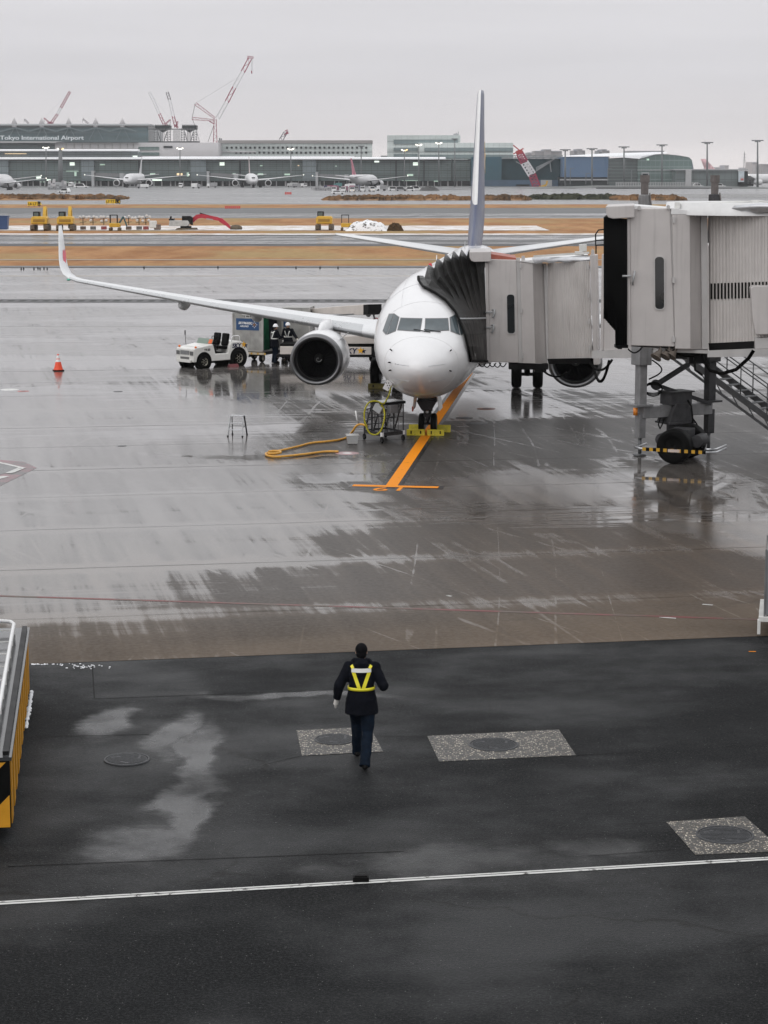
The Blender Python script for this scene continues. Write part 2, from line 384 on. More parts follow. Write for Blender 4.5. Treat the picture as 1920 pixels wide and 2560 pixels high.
for (bx_, by_, rx_, ry_) in BL:
    c = G(bx_, by_); r = (abs(G(bx_ + rx_, by_).x - c.x), abs(G(bx_, by_ - ry_).y - G(bx_, by_ + ry_).y) / 2)
    b_ = n.blob(c, r, wp); pm_ = b_ if pm_ is None else n.math('MAXIMUM', pm_, b_)
pm_ = n.math('ADD', pm_, n.math('MULTIPLY', n.math('SUBTRACT', n.noise(n.map((1, 1.6, 1)), 3.2, 5, .6), .5), .55))
pud = n.math('MULTIPLY', n.rng(pm_, -.30, .45), n.math('MULTIPLY', n.rng(nb, .3, .6, .28, .68), n.rng(n.sep(n.pos)[0], -1.5, 1.0, 1, .7)))
halo = n.rng(pm_, -1.2, .1)
front = n.rng(n.sep(n.map((1, 1, 1), -ERZ))[1], n.sep(n.map((1, 1, 1), -ERZ))[1], 0) if False else None
g2 = n.math('ADD', n.math('MULTIPLY', n.noise(n.map((1, 1, 1)), 62, 2, .7), .5), n.math('MULTIPLY', n.noise(n.map((1, 1, 1)), 24, 3, .7), .5))
spk = n.rng(n.vor(n.map((1, 1, 1)), 26, 0), .20, .08); spk = n.math('MULTIPLY', spk, n.rng(n.noise(n.map((1, 1, 1)), 14, 2), .56, .66))
crack = n.rng(n.vor(n.map((1, 1, 1), 0, (0, 0, 0), wp), .16, 0, 'DISTANCE_TO_EDGE'), .006, .002)
crack = n.math('MULTIPLY', crack, n.rng(nb2, .5, .6))
bc = n.mix(n.rng(n.math('ADD', n.math('MULTIPLY', nb, .5), n.math('MULTIPLY', nb2, .5)), .38, .62), (.0040, .0046, .0052), (.0105, .0116, .0127))
bc = n.mix(n.math('MULTIPLY', halo, .4), bc, (.007, .007, .0072))
bc = n.mix(n.rng(g2, .46, .62, 0, .75), bc, (.036, .037, .038))
bc = n.mix(n.math('MULTIPLY', spk, .8), bc, (.34, .34, .33))
bc = n.mix(crack, bc, (.004, .004, .004))
wet = n.rng(n.math('ADD', n.math('MULTIPLY', nb2, .6), n.math('MULTIPLY', nb, .4)), .40, .66)
ro = n.math('SUBTRACT', .62, n.math('MULTIPLY', wet, .2))
ro = n.math('MULTIPLY', ro, n.rng(pud, .1, .9, 1, .22))
ASPH = n.out(bc, ro, n.math('MULTIPLY', g2, n.rng(pud, 0, 1, 1, .02)), 1.0, .02, spec=n.math('ADD', n.math('MULTIPLY', pud, .30), n.rng(wet, 0, 1, .05, .17)))
# dry winter grass
n = Nodes('winter_grass')
a = n.noise(n.map((.5, .12, 1)), .35, 6, .65); b2 = n.noise(n.map((.05, .03, 1)), 1, 3); sn = n.noise(n.map((.10, .35, 1)), 1, 6, .7)
gc = n.mix(n.rng(a, .3, .7), (.28, .125, .045), (.46, .25, .11)); gc = n.mix(n.rng(b2, .45, .65), gc, (.36, .25, .11))
gc = n.mix(n.rng(n.noise(n.map((1, 1, 1)), .8, 4), .6, .75, 0, .5), gc, (.16, .085, .035))
gc = n.mix(n.rng(n.noise(n.map((.35, .9, 1)), 2.2, 5, .7), .42, .68, 0, .6), gc, (.15, .07, .025))
gc = n.mix(n.rng(sn, .66, .74), gc, (.75, .75, .76))
GRASS = n.out(gc, .9, a, .4, .1, spec=.2)
n = Nodes('snow_on_grass')
a = n.noise(n.map((.25, .6, 1)), 1, 7, .72)
SNOWG = n.out(n.mix(n.rng(a, .42, .54), (.36, .25, .14), (.80, .80, .82)), .8, a, .4, .1)
def taxi_mat(name, c0, c1, r0, r1):
    n = Nodes(name); a = n.noise(n.map((.03, .35, 1)), 1, 6, .6); b = n.noise(n.map((.5, .05, 1), R(12)), 1, 4)
    c_ = n.noise(n.map((.012, .09, 1)), 1, 5, .65)
    f = n.rng(n.math('ADD', n.math('MULTIPLY', c_, .5), n.math('ADD', n.math('MULTIPLY', a, .35), n.math('MULTIPLY', b, .15))), .40, .58)
    return n.out(n.mix(f, c0, c1), n.rng(f, 0, 1, r0, r1))
TAXI = taxi_mat('wet_taxiway', (.085, .085, .087), (.026, .027, .029), .12, .5)
RUNW = taxi_mat('runway_asphalt', (.05, .053, .055), (.085, .088, .09), .5, .6)
FARA = taxi_mat('far_wet_apron', (.17, .17, .172), (.07, .07, .073), .14, .38)
def D(py): return G(960, py).y
sheet('ground', mat('far_grass', (.3, .19, .09), .9, var=.3, scale=.05), [(-2590, -50), (2590, -50), (2590, 4890), (-2590, 4890)], -.20)
W = 420
yk = D(667)
far_l = E0 - ED * 60; far_r = E1 + ED * 60
sheet('apron', APRON, [(far_l.x, far_l.y), (far_r.x, far_r.y), (W, yk), (-W, yk)], 0)
asph = sheet('asphalt_road', ASPH, [(far_l.x, far_l.y), (far_r.x, far_r.y), (80, -40), (-80, -40)], -.004)
def strip(name, m, y0, y1, z, x0=-W, x1=W):
    a, b = D(y0), D(y1); return sheet(name, m, [(x0, a), (x1, a), (x1, b), (x0, b)], z)
strip('grass_strip', GRASS, 668, 615, .02)
strip('apron_edge_strip', mat('apron_edge_asphalt', (.03, .03, .03), .35), 669.5, 665, .026)
strip('gravel_path', mat('pale_path', (.33, .27, .22), .8), 651.5, 649.5, .05)
strip('taxiway', TAXI, 615, 585, 0)
strip('taxiway_shoulder', mat('dark_shoulder', (.045, .045, .047), .45, scale=.3), 616, 609.5, .03)
strip('snow_strip', SNOWG, 588, 584.5, .05)
strip('grass_strip', GRASS, 586, 546, .02)
strip('snow_strip', SNOWG, 577, 565, .06, -W, G(1355, 570).x)
strip('runway', RUNW, 547, 519, 0, -700, 700)
sheet('runway_wet_lane', TAXI, [(-700, D(546)), (700, D(546)), (700, D(534)), (-700, D(534))], .03)
strip('grass_strip', GRASS, 520, 511, .02, -700, 700)
strip('taxiway', FARA, 512, 499, 0, -700, 700)
strip('grass_strip', GRASS, 501, 494, .03, -700, G(300, 497).x)
strip('far_apron', FARA, 499, 455, 0, -900, 900)
sheet('far_apron', FARA, [(-2200, D(470)), (2200, D(470)), (2200, 2300), (-2200, 2300)], -.05)
# drain channel with a row of gratings
DR = MB(); y0 = D(757); y1 = D(748)
DR.bx(-60, 60, y0, y1, .001, .004)
o = DR.build('drain_channel', mat('drain_concrete', (.06, .06, .062), .4)); o['kind'] = 'structure'
DG = MB()
for i in range(150): DG.bx(-60 + i * .8, -60 + i * .8 + .42, D(753.5), D(751), .006, .009)
DG.build('drain_grating', mat('drain_slot', (.012, .012, .012), .5))['kind'] = 'structure'
# taxi line, red line, white edge line, lead-in line
def gl(name, m, pa, pb, w, z=.004, broken=None):
    a, b = G(*pa), G(*pb); d = (b - a).normalized(); s = Vector((-d.y, d.x, 0)) * (w / 2)
    return sheet(name, m, [a - s, b - s, b + s, a + s], z)
def worn(name, c, base=.4, thr=(.30, .42), sc=3.0, under=(.05, .045, .04)):
    n = Nodes(name); a = n.noise(n.map((1, 1, 1)), sc, 6, .7)
    return n.out(n.mix(n.rng(a, *thr), under, c), base, spec=.12)
PY = worn('worn_orange_paint', (.80, .26, .004), .55, (.30, .40), 2.2, (.22, .085, .015))
gl('taxi_line', worn('faded_taxi_line', (.42, .33, .2)), (-300, 690), (1250, 690), .5)
gl('taxi_line', worn('faded_white_line', (.4, .4, .38)), (-300, 816), (900, 816), .12)
gl('red_line', worn('faded_red_paint', (.17, .05, .05), .4, (.40, .60), 1.0, (.11, .085, .07)), (-30, 1489), (1960, 1551), .13)
PW = worn('worn_white_line', (.56, .56, .545), .5, (.34, .46), 5.)
a = G(-60, 2261); b = G(1980, 2143); d = (b - a).normalized(); s = Vector((-d.y, d.x, 0))
if True:
    for k, (o0, o1) in enumerate(((-.062, -.004), (.018, .062))):
        sheet('edge_line', PW, [a + s * o0, b + s * o0, b + s * o1, a + s * o1], .002)
# guide line under the aircraft nose and stop bar with its number
A_ = G(978, 1216); B_ = G(1133, 990); d = (B_ - A_).normalized(); s = Vector((d.y, -d.x, 0))
PK = mat('black_line_border', (.02, .02, .021), .25)
sheet('lead_in_border', PK, [A_ - s * .30, A_ + s * .30, A_ + d * 34 + s * .30, A_ + d * 34 - s * .30], .004)
sheet('lead_in_line', PY, [A_ - s * .165, A_ + s * .165, A_ + d * 34 + s * .165, A_ + d * 34 - s * .165], .008)
TA, TB = G(882, 1214), G(1096, 1219); td = (TB - TA).normalized(); tn = Vector((-td.y, td.x, 0))
sheet('stop_bar_border', PK, [TA - tn * .28 - td * .1, TB - tn * .28 + td * .15, TB + tn * .30 + td * .15, TA + tn * .30 - td * .1], .0055)
sheet('stop_bar', PY, [TA - tn * .16, TB - tn * .16, TB + tn * .16, TA + tn * .16], .010)
for ch, px in (('1', 1003), ('9', 957)):
    t_ = text_mb(ch, .95, .001, .008)
    xs = [p.x for p in t_.v]; cx = (min(xs) + max(xs)) / 2
    c_ = G(px, 1219); ang = math.atan2(td.y, td.x) + math.pi
    t_.v = [Matrix.Translation((c_.x, c_.y, .007)) @ Matrix.Rotation(ang, 4, 'Z') @ Vector((p.x - cx, p.z * .95, 0)) for p in t_.v]
    t_.build('stand_number', PY)['kind'] = 'structure'
# white chevron at the left with pink overspray
PINK = worn('pink_overspray', (.26, .15, .165), .35, (.38, .58), .9, (.16, .15, .15))
sheet('painted_patch', PINK, [G(0, 1215), G(30, 1200), G(92, 1170), G(60, 1155), G(0, 1150)], .004)
sheet('painted_chevron', mat('chevron_ground', (.09, .09, .09), .3), [G(-30, 1196), G(-30, 1152), G(58, 1170)], .008)
gl('painted_chevron', PW, (-30, 1150), (58, 1171), .16, .012); gl('painted_chevron', PW, (22, 1184), (56, 1170), .22, .016)
gl('painted_chevron', PW, (-30, 1203), (16, 1191), .25, .012)
for (a_, b_) in (((1648, 1543), (1690, 1546)), ((1756, 1511), (1782, 1513)), ((1116, 1489), (1129, 1491))): gl('painted_dash', PW, a_, b_, .07)
gl('painted_dash', PY, (1872, 1629), (1890, 1629), .05, .003)
# scraps of paint / label on the apron
# manhole and hydrant covers
def disc(mb, c, r, z0, z1, n=40): mb.lathe([(0.001, z1), (r * .93, z1), (r, z1 - .004), (r, z0)], (c.x, c.y, 0), n=n)
IRON = mat('cast_iron_cover', (.052, .054, .058), .36, metal=.35, var=.3, scale=9, bump=.6, bscale=60)
n = Nodes('exposed_aggregate'); vv = n.vor(n.map((1, 1, 1)), 34, 1); vd = n.vor(n.map((1, 1, 1)), 34, 0)
sp = n.sep(vv)
ag = n.mix(n.rng(sp[0], .50, .95), (.05, .046, .038), (.62, .56, .46)); ag = n.mix(n.rng(sp[1], .75, .9), ag, (.10, .075, .045))
ag = n.mix(n.rng(vd, .35, .55), ag, (.02, .018, .016)); AGG = n.out(ag, .45, vd, .5, .01)
def cover(label, px, py, rpx, patch=None, group='manhole covers in the asphalt'):
    c = G(px, py); r = abs(G(px + rpx, py).x - c.x)
    z = .004
    t = thing('manhole_cover', label, 'manhole cover', (c.x, c.y, 0), 0, group)
    m = MB(); m.lathe([(0.001, .012), (r * .9, .012), (r * .93, .008)], (0, 0, 0), n=48); m.lathe([(r * .955, .008), (r * .96, .014), (r * 1.03, .014), (r * 1.05, .0)], (0, 0, 0), n=48)
    for k in range(3):
        a = 2.1 * k + .5; m.box((math.cos(a) * r * .62, math.sin(a) * r * .62, .014), (.16, .035, .006), a + 1)
    for k in range(-5, 6):
        h = math.sqrt(max(.0, .78 - (k * .15) ** 2)) * r
        m.bx(-h, h, k * .15 * r - .012, k * .15 * r + .012, .0118, .0175)
    m.build('lid', IRON, t)
    return t
pz = lambda pts, z: sheet('concrete_surround', AGG, [G(*p) for p in pts], z)
pz([(741, 1826), (925, 1817), (958, 1879), (755, 1889)], .002)
pz([(1068, 1840), (1397, 1824), (1440, 1888), (1098, 1904)], .002)
pz([(1666, 2055), (1862, 2041), (1960, 2128), (1738, 2137)], .002)
cover('round iron manhole cover in the left gravel surround behind the walking person', 836, 1849, 49)
cover('round iron manhole cover centred in the long gravel surround right of the person', 1234, 1862, 60)
cover('round iron manhole cover in the gravel surround at the right edge by the white line', 1812, 2088, 70)
cover('round iron manhole cover set directly in wet asphalt among the puddles at left', 317, 1899, 55)
def spot(label, px, py, rpx, m, m2=None, name='pit_cover', zz=.006):
    c = G(px, py); r = abs(G(px + rpx, py).x - c.x)
    mb = MB(); mb.lathe([(0.001, zz), (r * .95, zz), (r, 0)], (c.x, c.y, 0), n=36)
    if m2: mb.m = 1; mb.lathe([(0.001, zz + .004), (r * .35, zz + .004), (r * .4, zz)], (c.x, c.y, 0), n=20)
    return tag(mb.build(name, [m, m2] if m2 else m), label, 'pit cover')
HYD = mat('pink_ring', (.34, .20, .21), .35, var=.2, scale=4); WD = mat('white_cover', (.6, .6, .58), .4, var=.2, scale=6)
spot('white round pit cover flush in the apron below the traffic cone', 24, 974, 23, WD)
spot('small red ringed pit cover beside the white pit cover at left', 58, 978, 15, mat('red_ring', (.34, .08, .07), .4, var=.2), IRON)
spot('white fuel pit cover with pink ring at the end of the yellow hose', 868, 1133, 30, HYD, WD)
spot('dark oval pit cover right of the orange line by the nose wheel, farther one', 1161, 1045, 22, IRON)
spot('dark oval pit cover right of the orange line by the nose wheel, nearer one', 1190, 1059, 29, IRON)
spot('small grey pit cover in the bright wet apron right of the cone', 295, 979, 12, IRON)
spot('small dark oval pit cover between the chevron and the step ladder', 305, 1115, 12, IRON)
spot('reddish pit cover behind the orange line at the right of the nose', 1215, 1022, 24, mat('brown_ring', (.16, .07, .05), .4), IRON)
# snow left along the kerb and the parked loader
SNOW = mat('snow', (.82, .83, .85), .7, var=.06, bump=.5, bscale=30)
def snowpile(label, pts, r, name='snow_patch', seed=3):
    rnd = random.Random(seed); m = MB()
    for k, (px, py) in enumerate(pts):
        c = G(px, py); rr = r * rnd.uniform(.7, 1.2); m.sph((c.x, c.y, rr * .1), (rr * rnd.uniform(.8, 1.6), rr * rnd.uniform(.9, 1.6), rr * .7), 9, 6)
    return tag(m.build(name, SNOW), label, 'snow')
snowpile('thin ridge of old snow along the side of the striped loader', [(79 - i * .42 + (i % 3) * .5, 1728 + i * 2.6) for i in range(36)], .028)
snowpile('crumbs of snow lying on the asphalt along the kerb at left', [(78 + 110 * (random.random() ** 1.5), 1661 + random.gauss(0, .7)) for i in range(40)] + [(random.gauss(205, 28), 1666 + random.gauss(0, 2.6)) for i in range(34)], .013, seed=8)['kind'] = 'stuff'
# little black rubber block on the white line
c = G(902, 2203); m = MB(); m.box((c.x, c.y, .03), (.20, .10, .06), .05); m.box((c.x, c.y, .065), (.16, .06, .02), .05)
tag(m.build('rubber_block', BLACK, bevel=.01), 'small black rubber block lying on the white line', 'block')

SEAM = mat('asphalt_seam', (.004, .004, .004), .6)
for a_, b_, w_ in (((20, 2166), (1010, 2128), .018), ((70, 1842), (372, 1836), .02), ((231, 1668), (236, 1745), .02), ((236, 1747), (900, 1722), .02), ((880, 1838), (1066, 1843), .015), ((1440, 1888), (1600, 1880), .018), ((660, 1912), (754, 1889), .012), ((1560, 2060), (1664, 2056), .012), ((1470, 2140), (1735, 2120), .012)):
    gl('asphalt_seam', SEAM, a_, b_, w_, .0006)
# ------------------------------------------------------------------ airliner (local frame: x to the picture's right, y aft, z up)
AH = R(5.46)
air = thing('airliner', 'large white twin engine airliner parked nose on at the jet bridge', 'airplane', (1.075, 66.26, 0), -AH)
AM = Matrix.Translation((1.075, 66.26, 0)) @ Matrix.Rotation(-AH, 4, 'Z')
FS = [  # station, top, bottom, half width, height of greatest width
 (0, 2.50, 2.50, 0, 2.5), (.03, 2.64, 2.37, .18, 2.5), (.1, 2.75, 2.25, .33, 2.5), (.25, 2.92, 2.09, .53, 2.52), (.5, 3.09, 1.92, .76, 2.55),
 (1, 3.36, 1.68, 1.07, 2.62), (1.5, 3.57, 1.52, 1.29, 2.70), (1.9, 3.76, 1.43, 1.43, 2.77), (2.2, 3.98, 1.38, 1.51, 2.83), (2.6, 4.27, 1.34, 1.60, 2.91),
 (3.1, 4.53, 1.31, 1.69, 3.0), (4, 4.84, 1.29, 1.79, 3.1), (5, 5.06, 1.28, 1.85, 3.17), (6.5, 5.24, 1.27, 1.88, 3.2), (8, 5.31, 1.27, 1.88, 3.22),
 (26, 5.31, 1.28, 1.88, 3.24), (28, 5.32, 1.40, 1.88, 3.3), (31, 5.33, 1.92, 1.76, 3.6), (34, 5.30, 2.72, 1.42, 3.95), (36.5, 5.16, 3.45, .93, 4.25), (38.2, 4.95, 4.05, .48, 4.5), (39, 4.7, 4.35, .16, 4.52)]
def pchip(T):
    xs = [t[0] for t in T]; K = len(T[0]) - 1; n = len(T)
    h = [xs[i + 1] - xs[i] for i in range(n - 1)]
    D_ = [[(T[i + 1][k + 1] - T[i][k + 1]) / h[i] for i in range(n - 1)] for k in range(K)]
    m = []
    for k in range(K):
        d = D_[k]; mm = [d[0]]
        for i in range(1, n - 1):
            if d[i - 1] * d[i] <= 0: mm.append(0)
            else:
                w1 = 2 * h[i] + h[i - 1]; w2 = h[i] + 2 * h[i - 1]; mm.append((w1 + w2) / (w1 / d[i - 1] + w2 / d[i]))
        mm.append(d[-1]); m.append(mm)
    def f(x):
        x = min(max(x, xs[0]), xs[-1]); i = 0
        while i < n - 2 and x > xs[i + 1]: i += 1
        t = (x - xs[i]) / h[i]; a = 2 * t**3 - 3 * t * t + 1; b = t**3 - 2 * t * t + t; c = -2 * t**3 + 3 * t * t; e = t**3 - t * t
        return [a * T[i][k + 1] + b * h[i] * m[k][i] + c * T[i + 1][k + 1] + e * h[i] * m[k][i + 1] for k in range(K)]
    return f
fus = pchip(FS)
def fpt(s, a, o=0.0):
    t, b, hw, zw = fus(s); c = math.cos(a)
    return Vector(((hw + o) * math.sin(a), s, zw + ((t - zw + o) if c > 0 else (zw - b + o)) * c))
def finside(x, z, s):
    t, b, hw, zw = fus(s); hv = (t - zw) if z > zw else (zw - b)
    return hw > 1e-6 and hv > 1e-6 and (x / hw) ** 2 + ((z - zw) / hv) ** 2 < 1
def fproj(x, z, o=0.0):
    lo, hi = 0.0, 9.0
    for _ in range(40):
        md = (lo + hi) / 2
        if finside(x, z, md): hi = md
        else: lo = md
    t, b, hw, zw = fus(hi); hv = (t - zw) if z > zw else (zw - b)
    e = .02; t2, b2, hw2, zw2 = fus(hi + e); hv2 = (t2 - zw2) if z > zw2 else (zw2 - b2)
    g = lambda hw, hv, zw: (x / max(hw, 1e-4)) ** 2 + ((z - zw) / max(hv, 1e-4)) ** 2
    gy = (g(hw2, hv2, zw2) - g(hw, hv, zw)) / e
    nrm = Vector((2 * x / max(hw, 1e-4) ** 2, gy, 2 * (z - zw) / max(hv, 1e-4) ** 2)).normalized()
    return Vector((x, hi, z)) + nrm * o
def patch(mb, poly, off, k=8, th=.0):
    """quad patch (x,z corners: tl,tr,br,bl) wrapped on the nose"""
    vs = []; 
    for i in range(k + 1):
        for j in range(k + 1):
            u, v = j / k, i / k
            a = [poly[0][c] * (1 - u) * (1 - v) + poly[1][c] * u * (1 - v) + poly[2][c] * u * v + poly[3][c] * (1 - u) * v for c in (0, 1)]
            vs.append(fproj(a[0], a[1], off))
    mb.add(vs, [(i * (k + 1) + j, i * (k + 1) + j + 1, (i + 1) * (k + 1) + j + 1, (i + 1) * (k + 1) + j) for i in range(k) for j in range(k)], True)
PAINT = mat('aircraft_white', (.75, .75, .76), .22, var=.03, scale=1.2, coat=.4, spec=.5)
WINGW = mat('wing_grey_white', (.70, .71, .72), .35, var=.06, scale=1.5)
LIPM = mat('polished_lip', (.17, .17, .175), .38, metal=1.0, var=.08)
WING_D = mat('wing_shadow_grey', (.42, .43, .44), .4, var=.08)
GLZ = mat('cockpit_glass', (.075, .095, .105), .08, var=.2, spec=.7)
st = [0.0, .015, .03, .06, .1, .16, .25, .36, .5, .7, .9, 1.1, 1.3, 1.5, 1.7, 1.9, 2.05, 2.2, 2.4, 2.6, 2.85, 3.1, 3.5, 4, 4.5, 5, 5.7, 6.5, 7.2, 8, 11, 14, 18, 22, 26, 27, 28, 29.5, 31, 32.5, 34, 35.3, 36.5, 37.4, 38.2, 39]
m = MB(); m.loft([[fpt(max(s, 1e-4), 2 * math.pi * j / 72) for j in range(72)] for s in st])
fz = m.build('fuselage', PAINT, air)
# radome seam and stringer strips
m = MB(); ring = [fpt(1.22, 2 * math.pi * j / 60, .002) for j in range(60)]; m.tube(ring, .004, 5, close=True)
m.build('radome_seam', mat('seam_grey', (.62, .62, .62), .4), air)
for sgn in (-1, 1):
    for zz in (2.12, 2.62):
        m = MB(); m.tube([fproj(sgn * x, zz + (x - .35) * .05, .004) for x in (.30, .42, .54, .66, .78)], .008, 5)
        m.build('lightning_strip', ALU, air)
# flight deck windows
SEAL = mat('window_seal', (.16, .16, .165), .5)
WINS = [[(-.75, 3.95), (-.065, 3.95), (-.085, 3.605), (-.82, 3.615)], [(.065, 3.95), (.75, 3.95), (.82, 3.615), (.085, 3.605)],
        [(-.99, 4.06), (-.83, 3.965), (-.90, 3.585), (-1.16, 3.46)], [(.83, 3.965), (.99, 4.06), (1.16, 3.46), (.90, 3.585)],
        [(-1.19, 4.03), (-1.02, 4.06), (-1.19, 3.45), (-1.34, 3.55)], [(1.02, 4.06), (1.19, 4.03), (1.34, 3.55), (1.19, 3.45)]]
for q in WINS:
    cx = sum(p[0] for p in q) / 4; cz = sum(p[1] for p in q) / 4
    m = MB(); gq = [(cx + (p[0] - cx) * 1.0 + math.copysign(.022, p[0] - cx), cz + (p[1] - cz) + math.copysign(.022, p[1] - cz)) for p in q]
    patch(m, gq, .006, 6); f_ = m.build('window_frame', SEAL, air)
    m = MB(); patch(m, q, .012, 8); m.build('cockpit_window', GLZ, f_)
for sgn in (-1, 1):
    m = MB(); a = fproj(sgn * .16 + .10, 3.60, .03); b = fproj(sgn * .16 + .42, 3.55, .03); m.bar(a, b, .025); m.bar(fproj(sgn * .16 + .10, 3.60, .035), fproj(sgn * .16 - .12, 3.63, .03), .018)
    m.build('wiper', BLACK, air)
# cabin windows, doors
wm = None
for i in range(44):
    s = 7.0 + i * .508
    for sgn in (-1, 1):
        if sgn > 0 and i > 7: continue
        if wm is None or sgn != wsg:
            pass
        m = MB(); c = [(-.11, .17), (-.05, .2), (.05, .2), (.11, .17), (.11, -.13), (.05, -.16), (-.05, -.16), (-.11, -.13)]
        vs = []
        for (ds, dz) in c:
            zz = 3.72 + dz; t, b, hw, zw = fus(s + ds); x = hw * math.sqrt(max(0, 1 - ((zz - zw) / (t - zw)) ** 2)) + .004; vs.append((sgn * x, s + ds, zz))
        m.add(vs, [list(range(8))]); m.build('cabin_window', GLASS, air)
def side_rect(s0, s1, z0, z1, sgn, o, name, mt, r=.03, k=6):
    def pt(s, z):
        t, b, hw, zw = fus(s); hv = (t - zw) if z > zw else (zw - b)
        return (sgn * ((hw + o) * math.sqrt(max(0, 1 - ((z - zw) / (hv + o)) ** 2))), s, z)
    pts = [pt(s0, z0 + (z1 - z0) * i / k) for i in range(k + 1)] + [pt(s1, z1 - (z1 - z0) * i / k) for i in range(k + 1)]
    m = MB(); m.tube(pts, r, 5, close=True); return m.build(name, mt, air)
for sgn in (-1, 1): side_rect(5.0, 5.9, 2.65, 4.45, sgn, .0, 'door', mat('door_outline', (.35, .35, .36), .4), .012)
side_rect(8.4, 9.7, 1.65, 2.6, -1, .0, 'cargo_door', mat('hatch_outline', (.4, .4, .41), .4), .012)
PLN = mat('panel_line', (.50, .50, .51), .4)
for s_, a0_, a1_ in ((2.95, -150, 150), (4.6, -110, 20), (8.0, -120, 60), (11.5, -100, 60)):
    m = MB(); m.tube([fpt(s_, R(a0_ + (a1_ - a0_) * k / 40), .001) for k in range(41)], .0035, 4); m.build('panel_line', PLN, air)
for a_ in (-62, -96, 62, 30, -28):
    m = MB(); m.tube([fpt(3.0 + k * .35, R(a_), .001) for k in range(26)], .003, 4); m.build('panel_line', PLN, air)
# probes, placard, beacon, antennas
for (x, z) in ((-.93, 3.02), (.93, 3.02), (-.93, 2.42), (.93, 2.42), (-.95, 2.66)):
    m = MB(); p = fproj(x, z, 0); q = fproj(x, z, .07); m.cyl(p, q, .022, 8); m.bar(q, q + Vector((0, -.14, 0)), .02); m.build('pitot_probe', DARK, air)
m = MB(); p = fproj(-1.02, 1.98, .03); m.box(p + Vector((-.06, -.02, -.1)), (.2, .02, .32), .15, R(28)); m.m = 1
for i in range(3):
    for j in range(2): m.box(p + Vector((-.10 + j * .07 + i * .035, -.036, -.02 - i * .08)), (.03, .01, .03), .15, R(28))
m.build('access_panel', [PAINT, DARK], air)
m = MB(); m.sph(fpt(11.2, R(-14), .03), (.07, .07, .09)); m.build('beacon', mat('red_beacon', (.5, .02, .03), .2), air)
m = MB(); p = fpt(12.2, R(-10)); m.prism([p, p + Vector((0, .3, 0)), p + Vector((0, .32, .32)), p + Vector((0, .2, .33))], (.02, 0, 0)); m.build('antenna', WHITE, air)
for s, a in ((20, 4), (26, 12), (28, -6)):
    m = MB(); p = fpt(s, R(a)); m.prism([p, p + Vector((0, .3, 0)), p + Vector((0, .34, .3)), p + Vector((0, .2, .3))], (.02, 0, 0)); m.build('antenna', LGREY, air)
# wing-body fairing
m = MB(); rs = []
for s, w_, h_ in ((12.2, .3, .1), (13, 1.3, .45), (14.2, 1.95, .75), (16, 2.15, .9), (19, 2.15, .95), (21.5, 1.9, .8), (23.5, 1.2, .5), (24.8, .3, .1)):
    rs.append([Vector((w_ * math.sin(2 * math.pi * j / 32), s, 1.95 + h_ * math.cos(2 * math.pi * j / 32) * (1 if math.cos(2 * math.pi * j / 32) < 0 else .75))) for j in range(32)])
m.loft(rs); m.build('wing_fairing', PAINT, air)
# wings
AF = [(1, 0), (.9, .018), (.75, .042), (.6, .058), (.45, .067), (.3, .068), (.2, .062), (.1, .046), (.05, .033), (.02, .020), (.005, .010), (0, 0), (.005, -.009), (.02, -.017), (.05, -.026), (.1, -.034), (.2, -.044), (.3, -.048), (.45, -.047), (.6, -.040), (.75, -.028), (.9, -.012)]
WS = [(1.2, 14.05, 8.0, 2.28, 1.05, 0), (1.9, 14.5, 7.35, 2.36, 1.05, 0), (3.4, 15.3, 6.0, 2.53, .98, 0), (5.6, 16.45, 4.75, 2.80, .92, 0), (10, 18.75, 3.35, 3.30, .88, 0), (14.2, 20.95, 2.2, 3.83, .86, 0), (16.2, 22.0, 1.7, 4.09, .85, 4),
      (16.6, 22.3, 1.58, 4.19, .8, 18), (16.9, 22.55, 1.5, 4.36, .75, 42), (17.08, 22.8, 1.4, 4.62, .7, 66), (17.2, 23.1, 1.3, 4.95, .7, 79), (17.36, 23.75, .95, 5.75, .65, 81), (17.48, 24.3, .55, 6.35, .6, 81)]
def wring(sec, sgn, af=AF, inc=1.5, grow=0.0):
    x, le, ch, z, tk, cant = sec; c = R(cant); out = []
    for a, t in af:
        y = le + a * ch - grow * (1 - a); tt = t * ch * tk + (grow if t >= 0 else -grow)
        dz = tt - a * ch * math.sin(R(inc)) * (math.cos(c))
        out.append(Vector((sgn * (x - math.sin(c) * tt), y, z + math.cos(c) * dz if cant else z + dz)))
    return out
HEART = mat('red_heart', (.62, .03, .07), .35)
